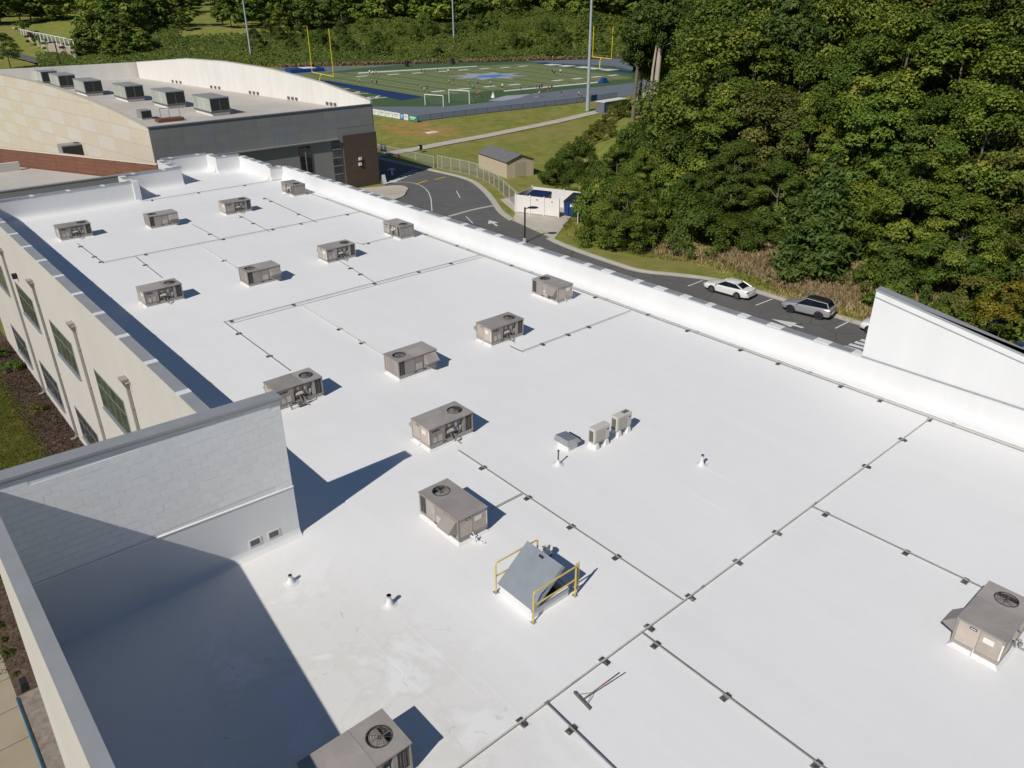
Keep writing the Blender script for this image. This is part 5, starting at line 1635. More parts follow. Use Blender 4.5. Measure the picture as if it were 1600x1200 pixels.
# distinctive trees
p = at(1000, 345, 0.8)
p = at(966, 383, .6)
tree('maple_tree', 'layered green tree standing over the grass beside the dumpster apron', KINDS[2], p.x + 1, p.y, 8.4, crown_frac=.86, wide=1.0)
PINE = (pine_mesh('crown', 5, 3.3, 9.0, 0, 22, .55), trunk_mesh('trunk', 50, 13, .2, 0, M['bark']))
p = at(1265, 420, 1.5)
tree('pine_tree', 'cone-shaped young pine in front of the wood, above the parked cars', PINE, PINE_AT.x, PINE_AT.y, 11.5, crown_frac=.95, wide=1.1)
p = at(1470, 430, 2.5)
for (px, py, hh, ld) in ((1150, 285, 6.5, 'yellowing'), (1560, 330, 6, 'rust-tinged yellow'), (1575, 480, 4.5, 'bright yellow-green')):
    p = at(px, py, 6)
    tree('yellowing_tree', ld + ' small tree at the face of the wood', K_YEL, p.x, p.y, 6 - terrain(p.x, p.y) + hh * .5 if 6 - terrain(p.x, p.y) + hh * .5 > 4 else hh, crown_frac=.6)
# tall bare-trunked pines near the field
TALL = pine_mesh('crown', 9, 4.6, 10, 0, 12, .8, bare=1.0)
def tall_pine(px, py, h, lab, mat, r=.34, fork=False, crown_frac=.42):
    p = at(px, py, 3.0)
    z = terrain(p.x, p.y)
    t = thing('tall_pine', lab, 'tree', (p.x, p.y, z - .1))
    tm = MB()
    pts = [(0, 0, 0), (.12, -.06, h * .25), (.3, -.2, h * .5), (.55, -.35, h * .72), (.8, -.5, h * .95)]
    tm.tube(pts, [r * 1.2, r, r * .85, r * .65, r * .2], 10)
    if fork:
        tm.tube([(0.05, 0, h * .12), (-.75, .35, h * .26), (-.6, .3, h * .42), (-.25, .1, h * .6), (.0, 0, h * .75)], [r * .55, r * .5, r * .42, r * .3, r * .15], 8)
    for k in range(7):
        a = rnd.uniform(0, 6.28); zz_ = h * rnd.uniform(.55, .9); L = rnd.uniform(1.6, 3.4)
        tm.tube([(.5, -.3, zz_), (.5 + math.cos(a) * L, -.3 + math.sin(a) * L, zz_ + L * .3)], [r * .28, .03], 6)
    tm.build('trunk', M[mat], t, smooth=True, fix=False)
    c = obj('crown', TALL, t, (.5, -.3, h * (1 - crown_frac)))
    ch = 10.5
    c.scale = (h * crown_frac / ch * .95, h * crown_frac / ch * .95, h * crown_frac / ch)
tall_pine(1018, 213, 24, 'tall pale-trunked pine with a forked bare stem at the field edge', 'barkpale', .50, True)
tall_pine(988, 199, 21, 'tall brown-trunked pine left of the pale forked one', 'bark', .36, crown_frac=.5)
tall_pine(996, 190, 22, 'slim tall pine just behind the pale forked pine', 'bark', .30, crown_frac=.6)
tall_pine(1190, 300, 23, 'bare straight trunk showing in a dark gap of the wood', 'barkpale', .30, crown_frac=.4)

# the green slope behind the field: creeping vines as one mass
g = np.random.default_rng(77)
n = 90000
X = g.uniform(60, 420, n * 3); Y = g.uniform(225, 420, n * 3)
S = (X - 150) * .447 + (Y - 291) * .894
AZ = X / Y
k = (S > 1.0) & (S < 85) & (AZ > .205) & (AZ < 1.35) & (g.random(n * 3) < np.clip(1.3 - S / 130, .3, 1))
k &= ~((AZ > .36) & (AZ < .52) & (S > 48))
X, Y, S = X[k][:n], Y[k][:n], S[k][:n]
def vnoise(x, y):
    return .5 + .25 * np.sin(x * .21 + 1.3 * np.sin(y * .13)) + .25 * np.sin(y * .27 + 1.7 * np.sin(x * .11) + .8)
Z = np.array([terrain(a, b) for a, b in zip(X, Y)])
bumpy = vnoise(X, Y)
right = np.clip((X / Y - .72) / .2, 0, 1)
b2 = vnoise(X * 2.7 + 5, Y * 2.3 + 9)
b3 = vnoise(X * .45 + 2, Y * .5 + 4)
lump = np.clip(b3 * 1.5 - .35, 0, 1.2)
Z = Z + .15 + ((bumpy ** 1.5) * (.7 + 1.6 * right) + b2 * .8 + lump * (1.6 + 1.6 * right)) * g.uniform(.45, 1.0, len(X))
Nn = np.stack([g.normal(0, .5, len(X)) - .3, g.normal(0, .5, len(X)) - .5, np.full(len(X), .8)], 1)
V, F = leaf_quads(np.stack([X, Y, Z], 1), Nn, g.uniform(.5, 1.15, len(X)), g)
tag(obj('vine_slope', np_mesh('vine_slope', V, F, np.clip(.55 * b3 + .25 * b2 + g.normal(.05, .2, len(X)), 0, 1), [M['vine']])), 'mass of green creeping vines covering the slope behind the field', 'vines', kind='stuff')
for k in range(46):       # separate shrubs on the vine slope
    px = 400 + 560 * ((k * .618) % 1.0); py = rnd.uniform(44, 92)
    p = ground_hit(px, py)
    if hill_s(p.x, p.y) < 3: continue
    bi = rnd.choice([0, 1, 3, 3])
    bush(['vine-draped', 'bright green', 'pale', 'dark green'][bi] + ' shrub standing out of the vine slope', bi, p.x, p.y, rnd.uniform(1.3, 2.2), rnd.uniform(.8, 1.4), 'shrubs on the vine slope')
# brown scrub at the foot of that slope
n = 5000
t_ = g.uniform(-10, 135, n)
X = 150 + t_ * .894 + .447 * g.uniform(-2.5, 1.2, n); Y = 291 - t_ * .447 + .894 * g.uniform(-2.5, 1.2, n)
Z = FZ + g.uniform(.1, 1.3, n)
V, F = leaf_quads(np.stack([X, Y, Z], 1), g.normal(size=(n, 3)) + np.array([0, -.4, .3]), g.uniform(.4, 1.0, n), g)
tag(obj('dry_scrub', np_mesh('dry_scrub', V, F, np.clip(g.normal(.25, .2, n), 0, 1), [M['drygrass']])), 'brown dry scrub along the foot of the vine slope', 'scrub', kind='stuff')
# far trees along the top of the slope and at the upper left
def far_tree(px, py, zref, h, i, lab, grp, wide=1.0):
    p = ground_hit(px, py)
    z = terrain(p.x, p.y)
    tree('far_tree', lab, (FAR[i % 3], FARTRUNK), p.x, p.y, h, grp, crown_frac=.85, wide=wide)
for k in range(34):       # right half, above the field
    px = 560 + k * 13 + rnd.uniform(-5, 5)
    far_tree(px, rnd.uniform(16, 30) + max(0, 680 - px) * .1, 15.5, rnd.uniform(12, 18), k, 'dark tree on the ridge behind the football field', 'ridge trees behind the field')
for k in range(22):
    px = 545 + k * 19 + rnd.uniform(-6, 6)
    far_tree(px, rnd.uniform(38, 84), 12, rnd.uniform(2.6, 4.6), k, 'low bushy tree on the vine slope behind the field', 'low trees on the vine slope', 1.3)
for (px, py, h, i, w) in [(136, 92, 11, 1, 1.1), (150, 86, 16, 0, 1.1), (172, 78, 18, 1, 1.0), (196, 84, 14, 1, 1.2), (205, 60, 22, 0, 1.0), (222, 82, 9, 0, 1.4), (180, 95, 8, 0, 1.6), (240, 45, 17, 1, 1.1), (262, 40, 13, 0, 1.2), (282, 48, 9, 1, 1.3), (160, 50, 22, 1, 1.1)]:
    far_tree(px, py, 3.5 if py > 70 else 7, h, i, 'dark green tree left of the field behind the gymnasium', 'trees behind the gymnasium', w)
for (px, py, h, i, w) in [(362, 43, 12, 1, 1.7), (395, 44, 11, 1, 1.6), (420, 40, 12, 1, 1.5), (440, 48, 9, 0, 1.5), (465, 50, 11, 1, 1.3), (485, 47, 14, 1, 1.2), (505, 46, 15, 1, 1.1), (525, 44, 13, 1, 1.2), (300, 20, 12, 1, 1.4), (340, 14, 12, 0, 1.4), (250, 18, 16, 1, 1.3), (555, 22, 12, 1, 1.3)]:
    far_tree(px, py, 12, h, i, 'spreading dark tree on the grassy rise behind the field', 'trees on the grassy rise', w)
for k in range(150):      # belts of woods on the skyline
    az = R(5 + 46 * ((k * 0.618) % 1.0))
    dist = 400 + 150 * rnd.random()
    x, y = dist * math.sin(az), dist * math.cos(az)
    px = proj_x(x, y)
    if 285 < px < 360 and dist < 520: continue
    if px < 150: dist += 130; x, y = dist * math.sin(az), dist * math.cos(az)
    tree('far_tree', 'distant tree in the wooded skyline ' + ('above the gymnasium roof' if px < 330 else 'between gymnasium and football field' if px < 620 else 'beyond the football field'), (FAR[k % 3], FARTRUNK), x, y, rnd.uniform(15, 22), 'distant skyline trees', crown_frac=.88, wide=1.4)
# bank with dry grass above the parked cars
def tufts(name, lab, n, ymin, ymax, d0, d1, mat, hgt, seed, cat, dens=None):
    g = np.random.default_rng(seed)
    Y = g.uniform(ymin, ymax, n)
    X = np.array([edge_x(v) for v in Y]) + g.uniform(d0, d1, n)
    if dens is not None:
        k = g.random(n) < dens(X, Y); X, Y = X[k], Y[k]
    n = len(X)
    Z = np.array([terrain(a, b) for a, b in zip(X, Y)])
    hh = g.uniform(.5, 1.2, n) * hgt
    ang = g.uniform(0, 6.28, n)
    lean = g.normal(0, .35, (n, 2)) * hh[:, None]
    w = hh * .16 + .03
    V = np.empty((n, 3, 3))
    V[:, 0] = np.stack([X - np.cos(ang) * w, Y - np.sin(ang) * w, Z - .03], 1)
    V[:, 1] = np.stack([X + np.cos(ang) * w, Y + np.sin(ang) * w, Z - .03], 1)
    V[:, 2] = np.stack([X + lean[:, 0], Y + lean[:, 1], Z + hh], 1)
    me = np_mesh(name, V.reshape(-1, 3), np.arange(n * 3).reshape(n, 3), np.clip(g.normal(.45, .25, n), 0, 1), [M[mat]])
    return tag(obj(name, me), lab, cat, kind='stuff')
tufts('dry_grass', 'brown dry grass and dead vines on the bank above the parked cars', 46000, 12, 60, -.6, 7.5, 'drygrass', .55, 5, 'grass', lambda X, Y: np.clip(.1 + 1.0 * vnoise(X * 3, Y * 3) * (1 - .6 * (Y > 50)), 0, 1))
tufts('straw_grass', 'straw-coloured dry grass on the verge behind the white sedan', 9000, 26, 50, -3.0, 1.5, 'straw', .3, 8, 'grass', lambda X, Y: np.clip(1.6 * vnoise(X * 2 + 1, Y * 2.5) - .45, 0, 1))
tufts('bank_grass', 'green grass at the foot of the bank along the kerb', 13000, 12, 72, -2.2, 4.0, 'grassblade', .3, 6, 'grass', lambda X, Y: np.clip(vnoise(X * 4 + 3, Y * 2), 0, 1))

# foundation planting along the left facade
lw = MB().sheet([(-40, 18), (5.4, 18), (5.4, 40), (5.7, 55), (5.9, 66), (6.1, 90), (-40, 90)], .02)
lawn_o = tag(lw.build('lawn', M['lawn'], fix=False), kind='structure')
tag(MB().sheet([(5.2, 20.4), (7.65, 20.4), (7.65, 90), (5.2, 90)], .012).build('mulch_bed', M['mulch'], fix=False), kind='structure')
g = np.random.default_rng(12)
n = 16000
X = 5.2 + (g.random(n) ** .8) * 2.4; Y = g.uniform(34, 76, n)
V, F = leaf_quads(np.stack([X, Y, np.full(n, .03) + g.random(n) * .06], 1), g.normal(size=(n, 3)) * .6 + np.array([0, 0, 1.0]), g.uniform(.07, .2, n), g, aspect=.4)
tag(obj('mulch_chips', np_mesh('mulch_chips', V, F, np.clip(g.normal(.4, .25, n), 0, 1), [M['chip']])), 'brown bark mulch chips covering the bed along the cream wall', 'mulch', kind='stuff')
n = 60000
X = g.uniform(-9, 6.2, n); Y = g.uniform(34, 76, n)
k = X < 5.7 + .35 * np.sin(Y * .9) + g.normal(0, .12, n)
X, Y = X[k], Y[k]; n = len(X)
hh = g.uniform(.05, .13, n); ang = g.uniform(0, 6.28, n); w = g.uniform(.02, .05, n)
V = np.empty((n, 3, 3))
V[:, 0] = np.stack([X - np.cos(ang) * w, Y - np.sin(ang) * w, np.full(n, .01)], 1)
V[:, 1] = np.stack([X + np.cos(ang) * w, Y + np.sin(ang) * w, np.full(n, .01)], 1)
V[:, 2] = np.stack([X + g.normal(0, .06, n), Y + g.normal(0, .06, n), hh + .02], 1)
tag(obj('lawn_grass', np_mesh('lawn_grass', V.reshape(-1, 3), np.arange(n * 3).reshape(n, 3), np.clip(.5 * vnoise(X * 2, Y * 2) + g.normal(.15, .15, n), 0, 1), [M['lawnblade']])), 'short green lawn grass at the left edge', 'grass', kind='stuff')
for (x, y, s, i, lab) in [(6.55, 72.6, .42, 3, 'dark shrub farthest along the cream wall'), (6.55, 69.2, .5, 3, 'round olive shrub second from the far end of the mulch bed'), (6.45, 60.1, .36, 2, 'yellow-flecked low shrub alone in the mulch bed'), (6.5, 50.5, .4, 3, 'small shrub in the mulch bed by the block wall')]:
    bush(lab, i, x, y, s, .8, z=.02)
# entrance side at the lower left
tag(MB().sheet([(-14, 10), (-.55, 10), (-.55, 60), (-14, 60)], .03).build('sidewalk', M['paving'], fix=False), kind='structure')
for yy in (27.6, 29.6, 31.6, 33.6, 35.6):
    MB().box(-14, -.56, yy, yy + .03, .031, .034).build('joint', M['mulch'], bpy.data.objects['sidewalk'])
tag(MB().sheet([(-.55, 31.8), (2.5, 31.8), (2.5, 60), (-.55, 60)], .036).build('planting_strip', M['mulch'], fix=False), kind='structure')
t = thing('planter_wall', 'low brown stone wall with a blue rail beside the sidewalk', 'wall', (0, 30, 0))
MB().box(-.50, .5, -8, 1.7, 0, .45).build('stone', M['stone'], t)
MB().tube([(-.56, -8, .5), (-.56, 1.6, .5)], .04, 8).build('rail', M['railblue'], t)
for y_ in (-6, -4, -2, 0, 1.5):
    MB().tube([(-.56, y_, .03), (-.56, y_, .5)], .035, 6).build('post', M['railblue'], t)
for (y_, s, i) in ((37.5, .35, 0), (36.3, .3, 2), (35.2, .32, 0), (33.6, .25, 2), (38.8, .35, 3)):
    bush(ORD[[35.2, 36.3, 37.5, 38.8, 33.6].index(y_)] + ' small weedy plant along the entrance wall foot', i, -.34, y_, s * .5, .8, z=.03, name='small_plant')

# ================================================================== CARS
def wheel_mesh(r, w, mat_rim):
    ty = MB(); ty.M = Matrix.Rotation(R(90), 4, 'X')
    ty.lathe([(r * .62, -w / 2), (r * .93, -w / 2), (r, -w / 2 + .04), (r, w / 2 - .04), (r * .93, w / 2), (r * .62, w / 2)], 24)
    rim = MB(); rim.M = Matrix.Rotation(R(90), 4, 'X')
    rim.lathe([(r * .60, -w / 2 + .05), (r * .64, -w / 2 - .004), (r * .64, w / 2 + .004), (r * .60, w / 2 - .05)], 20)
    for k in range(5):
        rim.M = Matrix.Rotation(R(90), 4, 'X') @ Matrix.Rotation(k * 2 * math.pi / 5, 4, 'Z')
        rim.box(.04, r * .62, -.045, .045, -w / 2 - .008, w / 2 + .008)
    return ty.mesh('tyre', M['tyre'], smooth=True), rim.mesh('rim', mat_rim)
def car(label, cat, near_front, near_rear, kind, paint, rimmat, plastic=False):
    pf, pr_ = near_front, near_rear
    d = (pf - pr_).normalized()
    ang = math.atan2(d.y, d.x)
    left = Vector((-d.y, d.x, 0))
    if kind == 'sedan':
        L, W, H, wb, r = 5.1, 1.86, 1.46, 2.84, .335
        st = [(-2.55, .46, .86, .62), (-2.50, .34, .97, .80), (-2.30, .26, 1.03, .88), (-1.9, .22, 1.04, .915), (-1.2, .20, 1.00, .93), (0, .19, .96, .93), (1.0, .19, .94, .93), (1.35, .2, .92, .92), (1.8, .21, .86, .91), (2.2, .23, .78, .87), (2.42, .28, .68, .78), (2.55, .40, .58, .58)]
        gh = [(-1.98, 1.02), (-1.05, 1.40), (.15, 1.45), (1.18, .93)]
    else:
        L, W, H, wb, r = 4.6, 1.85, 1.68, 2.66, .36
        st = [(-2.3, .48, .98, .70), (-2.26, .38, 1.08, .84), (-2.1, .30, 1.12, .90), (-1.5, .26, 1.12, .925), (0, .24, 1.06, .925), (.9, .24, 1.02, .925), (1.2, .25, 1.0, .92), (1.7, .26, .95, .90), (2.05, .29, .86, .85), (2.22, .34, .76, .76), (2.3, .46, .66, .58)]
        gh = [(-2.14, 1.12), (-1.80, 1.60), (.10, 1.68), (1.0, 1.03)]
    mid = (pf + pr_) / 2 - left * (W / 2 - .04)
    t = thing(cat.replace(' ', '_'), label, cat, (mid.x, mid.y, .012), ang, 'cars parked along the kerb')
    prof = lambda zb, zt, w: [(-w * .82, zb), (-w * .97, zb + .10), (-w, zb + (zt - zb) * .45), (-w * .985, zt - .10), (-w * .90, zt - .015), (-w * .5, zt + .02), (0, zt + .03),
                              (w * .5, zt + .02), (w * .90, zt - .015), (w * .985, zt - .10), (w, zb + (zt - zb) * .45), (w * .97, zb + .10), (w * .82, zb)]
    vs_, fs = [], []
    n = 13
    for (x, zb, zt, w) in st:
        vs_ += [(x, y, z) for y, z in prof(zb, zt, w)]
    for i in range(len(st) - 1):
        for k in range(n):
            fs.append((i * n + k, i * n + (k + 1) % n, (i + 1) * n + (k + 1) % n, (i + 1) * n + k))
    fs += [tuple(range(n)), tuple(range((len(st) - 1) * n, len(st) * n))[::-1]]
    body = MB().add(vs_, fs).build('body', paint, t, smooth=True)
    # greenhouse
    (x0, z0), (x1, z1), (x2, z2), (x3, z3) = gh
    yb, yt = .83, .62
    G = MB()
    pts = []
    for s in (-1, 1):
        pts += [(x0, s * yb * .93, z0 - .05), (x1, s * yt, z1), (x2, s * yt, z2), (x3, s * yb * .95, z3 - .05)]
    G.add(pts, [(0, 3, 2, 1), (4, 5, 6, 7), (0, 1, 5, 4), (1, 2, 6, 5), (2, 3, 7, 6), (0, 4, 7, 3)])
    G.build('windows', M['carglass'], t)
    roof = MB()
    xm_ = (x1 + x2) / 2
    rp = []
    for (x, z, wd) in ((x1 - .10, z1 - .03, .94), (x1 + .1, z1 + .018, 1.0), (xm_, max(z1, z2) + .035, 1.02), (x2 - .05, z2 + .02, 1.0), (x2 + .12, z2 - .045, .95)):
        rp.append([(x, -yt * wd - .02, z - .035), (x, -yt * wd * .8, z + .0), (x, 0, z + .015), (x, yt * wd * .8, z + .0), (x, yt * wd + .02, z - .035)])
    vs_ = [q for rr_ in rp for q in rr_] + [(q[0], q[1], q[2] - .04) for rr_ in rp for q in rr_]
    fs = []
    nR = len(rp) * 5
    for i in range(len(rp) - 1):
        for k in range(4):
            a = i * 5 + k
            fs += [(a, a + 1, a + 6, a + 5), (nR + a, nR + a + 5, nR + a + 6, nR + a + 1)]
    roof.add(vs_, fs)
    ro = roof.build('roof', paint if kind == 'sedan' else M['rimdark'] if plastic else paint, t, smooth=True, fix=False)
    for s in (-1, 1):
        pl = MB()
        pl.tube([(x0 + .02, s * yb * .94, z0 - .02), (x1 - .02, s * (yt + .012), z1 - .012)], [.07, .05], 6)
        pl.tube([(x1 - .05, s * (yt + .016), z1 - .02), (x2 + .05, s * (yt + .016), z2 - .02)], .03, 6)
        pl.tube([(x3, s * yb * .96, z3 - .03), (x2, s * (yt + .012), z2 - .01)], [.045, .035], 6)
        pl.build('pillar', paint, t, smooth=True)
        zmid = (z2 + z3) / 2
        MB().tube([(-.35, s * (yb + .0), z3 + .0), (-.35, s * (yt + .025), z2 - .05)], .03, 6).build('pillar', M['black'], t)
        if kind != 'sedan':
            MB().tube([(x1 + .15, s * .56, z1 + .07), (x2 - .2, s * .56, z2 + .06)], .02, 6).build('roof_rail', M['black'], t)
        mi = MB().box(x3 - .28, x3 - .16, s * .93 - .02, s * .93 + s * .16 + .02, z3 + .02, z3 + .16) if s > 0 else MB().box(x3 - .28, x3 - .16, -1.09, -.91, z3 + .02, z3 + .16)
        mi.build('mirror', paint, t, bevel=.02)
        for xx in (-.55, .45):
            MB().box(xx - .11, xx + .11, s * W / 2 - .012, s * W / 2 + .012, .80, .835).build('door_handle', paint, t)
        MB().box(st[0][0] - .015 if kind != 'sedan' else -2.535, st[0][0] + .26, s * .56 - .16, s * .56 + .2 if s < 0 else s * .56 + .28, .80, .94).build('tail_light', M['taillight'], t, bevel=.02)
        MB().box(st[-1][0] - .30, st[-1][0] - .02, s * .62 - .16, s * .62 + .14, .60, .72).build('headlight', M['headlight'], t, bevel=.02)
        MB().box(-wb / 2 + .42, wb / 2 - .42, s * W / 2 - .03, s * W / 2 + .004, st[4][1], st[4][1] + .10).build('sill', M['black'], t)
        for sx in (-1, 1):
            arc = MB()
            arc.tube([(sx * wb / 2 + (r + .055) * math.cos(a), s * (W / 2 - .012), r + (r + .055) * math.sin(a)) for a in [math.pi * k / 10 for k in range(11)]], .035 if not plastic else .055, 6)
            arc.build('wheel_arch', M['black'] if plastic else M['rimdark'], t)
            disc = MB(); disc.M = Matrix.Translation((sx * wb / 2, s * (W / 2 - .10), r)) @ Matrix.Rotation(R(90), 4, 'X')
            disc.lathe([(r + .045, -.098), (r + .045, .098)], 20)
            disc.build('wheel_well', M['black'], t)
    tm, rm = wheel_mesh(r, .225, rimmat)
    for sx in (-1, 1):
        for s in (-1, 1):
            wo = tag(obj('wheel', None, t, (sx * wb / 2, s * (W / 2 - .10), r)))
            obj('tyre', tm, wo); obj('rim', rm, wo)
    MB().box(st[0][0] - .02, st[0][0] + .03, -.26, .26, .60, .73).build('number_plate', M['label'], t)
    MB().box(st[0][0] - .012, st[0][0] + .3, -.72, .72, st[0][1] - .12, st[0][1] + .06).build('bumper', paint if not plastic else M['black'], t, bevel=.04)
    MB().box(st[-1][0] - .12, st[-1][0] + .01, -.5, .5, .36, .56).build('grille', M['black'], t, bevel=.02)
    return t
f1, r1 = at(1109, 456), at(1152.7, 468.4)
car('white four-door sedan parked by the kerb above the road arrow', 'sedan', f1, r1, 'sedan', M['carwhite'], M['rim'])
f2, r2 = at(1231, 488), at(1281, 500.3)
car('silver SUV with black wheels and dark roof parked behind the white sedan', 'suv', f2, r2, 'suv', M['carsilver'], M['rimdark'], True)
stepv = (f2 + r2) / 2 - (f1 + r1) / 2
f3 = at(1357, 522)
car('white car mostly hidden behind the white end wall', 'car', f3, f3 + (r2 - f2).normalized() * 2.66, 'suv', M['carwhite'], M['rim'])
p4 = at(1600, 548, 1.5)
car('white car of which only the roof shows over the end wall', 'car', Vector((p4.x, p4.y + 2.0, 0)), Vector((p4.x, p4.y - .66, 0)), 'suv', M['carwhite'], M['rim'])

# ================================================================== STREET FURNITURE, FENCES, SHED
def street_lamp(base, px_head, h, lab, ang):
    t = thing('street_lamp', lab, 'lamp', (base.x, base.y, 0.0))
    MB().lathe([(.22, 0), (.22, .5), (.16, .55)], 12).build('footing', M['concrete'], t)
    MB().tube([(0, 0, .4), (0, 0, h)], .10, 10).build('pole', M['black'], t, smooth=True)
    d = Vector((math.cos(ang), math.sin(ang), 0))
    MB().tube([(0, 0, h - .15), d * .55 + Vector((0, 0, h - .05))], .06, 8).build('arm', M['black'], t)
    hm = MB(); hm.M = Matrix.Translation(d * .95 + Vector((0, 0, h - .12))) @ Matrix.Rotation(ang, 4, 'Z') @ Matrix.Diagonal((1.25, .85, 1, 1))
    hm.lathe([(.28, 0), (.50, .05), (.50, .12), (.30, .2)], 20)
    hm.build('lamp_head', M['black'], t, smooth=True)
    return t
lb = at(820, 379)
def height_for(base, py):
    lo, hi = 0.0, 40.0
    for _ in range(40):
        m_ = (lo + hi) / 2
        d = Vector((base.x, base.y, m_ - CAM_H))
        yy = 600 - F_PX * d.dot(_u) / d.dot(_f)
        if yy > py: lo = m_
        else: hi = m_
    return lo
ang_r = math.atan2(_r.y, _r.x)
street_lamp(lb, 0, height_for(lb, 324), 'black street lamp in front of the dumpster enclosure', ang_r)
lb2 = Vector((62.5, 14.0, 0))
d = ray(1545, 502); k_ = 62.5 / d.x
lb2 = Vector((d.x * k_, d.y * k_, 0))
street_lamp(lb2, 0, CAM_H + d.z * k_, 'black street lamp rising behind the white end wall', ang_r)
# chain link fence along the drive
def fence(lab, pts, h, pstep, mat_post, mat_fab, pr=.035, name='chain_link_fence', base=None):
    P = [Vector((p[0], p[1], (terrain(p[0], p[1]) if base is None else base) + .02)) for p in pts]
    o_ = P[0].copy()
    t = thing(name, lab, 'fence', o_)
    for a, b in zip(P, P[1:]):
        a2, b2 = a - o_, b - o_
        MB().add([a2 + Vector((0, 0, .05)), b2 + Vector((0, 0, .05)), b2 + Vector((0, 0, h - .02)), a2 + Vector((0, 0, h - .02))], [(0, 1, 2, 3)]).build('fabric', M[mat_fab], t, fix=False)
        MB().tube([a2 + Vector((0, 0, h)), b2 + Vector((0, 0, h))], pr * .8, 6).build('top_rail', M[mat_post], t)
        MB().tube([a2 + Vector((0, 0, .06)), b2 + Vector((0, 0, .06))], pr * .5, 6).build('bottom_rail', M[mat_post], t)
    pm_ = MB().tube([(0, 0, -.3), (0, 0, h + .08)], pr, 8).mesh('post', M[mat_post])
    for p in P:
        obj('post', pm_, t, p - o_)
    return t
M['postpale'] = pm('pale_galvanised_post', (0.55, 0.56, 0.56), 0.5, 0.2, var=0.05)
fpx = [(575, 240), (600, 244.5), (625, 250.5), (650, 256), (678, 262.5)]
fpts = [tuple(at(x, y)[:2]) for x, y in fpx]
fence('pale chain-link fence beside the blue sign at the gym corner', dense(fpts, 3.2), 1.9, 3, 'postpale', 'chain', .05)
fpx = [(678, 265), (706, 271), (735, 277), (755, 286), (770, 297), (785, 312), (804, 330)]
fpts = smooth_line([tuple(at(x, y)[:2]) for x, y in fpx], 1)
fpts = [(p[0] + 1.1, p[1] + .4) for p in fpts]
fence('long curving pale chain-link fence running down to the dumpster enclosure', dense(fpts, 2.6), 2.1, 3, 'postpale', 'chain', .05)
fence('black chain-link fence along the running track', dense([(102.4, 149.3), (122, 148.9), (153, 146.8), (166, 148)], 3.2), 1.25, 3, 'black', 'chainblack', .035)
# banners on the track fence
b0, b1 = at(581, 179, FZ), at(653, 191.5, FZ)
dv = (b1 - b0); 
fence('fence panel carrying the advertising banners behind the gym corner', [(b0.x - dv.x * .2, b0.y - dv.y * .2), (b0.x, b0.y), (b1.x, b1.y)], 1.3, 3, 'black', 'chainblack', .04)
bh_ = 1.35
cols_ = ['label', 'label', 'label', 'label', 'logoblue', 'label', 'bannergreen']
M['bannergreen'] = pm('green_banner', (0.02, 0.25, 0.13), 0.6, var=0.05)
widths = [.155, .155, .155, .17, .075, .10, .19]
s_ = 0
for i, (cn, w) in enumerate(zip(cols_, widths)):
    a, b = b0 + dv * (s_ + .004), b0 + dv * (s_ + w - .004)
    s_ += w
    nn = Vector((dv.y, -dv.x, 0)).normalized() * .03
    if nn.x > 0: nn = -nn
    o_ = a.copy()
    t = thing('banner', 'advertising banner on the track fence, ' + ORD[i] + ' from the gym corner' + (', green' if cn == 'bannergreen' else ', blue' if cn == 'logoblue' else ', white'), 'banner', o_, 0, 'banners on the track fence')
    e = b - a
    z0, z1 = .1, bh_
    MB().hexa([Vector((0, 0, z0)) + nn, e + nn + Vector((0, 0, z0)), e + nn * 1.5 + Vector((0, 0, z0)), nn * 1.5 + Vector((0, 0, z0))],
              [Vector((0, 0, z1)) + nn, e + nn + Vector((0, 0, z1)), e + nn * 1.5 + Vector((0, 0, z1)), nn * 1.5 + Vector((0, 0, z1))]).build('sheet', M[cn], t)
    bm_ = 'label' if cn in ('bannergreen', 'logoblue') else 'rtulight'
    for (u0, u1, v0, v1) in ((.15, .8, .55, .75), (.2, .65, .3, .42)):
        q = [e * u0 + nn * 1.7 + Vector((0, 0, z0 + (z1 - z0) * v0)), e * u1 + nn * 1.7 + Vector((0, 0, z0 + (z1 - z0) * v0)), e * u1 + nn * 1.7 + Vector((0, 0, z0 + (z1 - z0) * v1)), e * u0 + nn * 1.7 + Vector((0, 0, z0 + (z1 - z0) * v1))]
        MB().add(q, [(0, 1, 2, 3)]).build('print', M[bm_], t, fix=False)
# shed
sc0, sc1, sc2 = at(792, 279), at(748, 262.5), at(820.5, 269)
e1 = (sc1 - sc0); e2 = (sc2 - sc0)
L1 = e1.length; u1 = e1 / L1; u2 = Vector((u1.y, -u1.x, 0)); W2 = abs(e2.dot(u2))
if e2.dot(u2) < 0: u2 = -u2
t = thing('storage_shed', 'tan garden shed with grey gable roof on the grass', 'shed', (sc0.x, sc0.y, 0.0))
hw = height_for(sc0, 253.0)
def SP(a, b, z): return u1 * a + u2 * b + Vector((0, 0, z))
MB().hexa([SP(0, 0, 0), SP(L1, 0, 0), SP(L1, W2, 0), SP(0, W2, 0)], [SP(0, 0, hw), SP(L1, 0, hw), SP(L1, W2, hw), SP(0, W2, hw)]).build('wall', M['tan'], t)
for a in (.001, L1 - .001):
    MB().add([SP(a, 0, hw), SP(a, W2, hw), SP(a, W2 / 2, hw + .85)], [(0, 1, 2)]).build('gable', M['tandark'], t, fix=False)
for (b0_, b1_) in ((-.25, W2 / 2), (W2 + .25, W2 / 2)):
    lift = -.25 * .85 / (W2 / 2)
    q = [SP(-.25, b0_, hw + lift), SP(L1 + .25, b0_, hw + lift), SP(L1 + .25, b1_, hw + .87), SP(-.25, b1_, hw + .87)]
    MB().hexa(q, [v + Vector((0, 0, .07)) for v in q]).build('roof', M['shingle'], t)
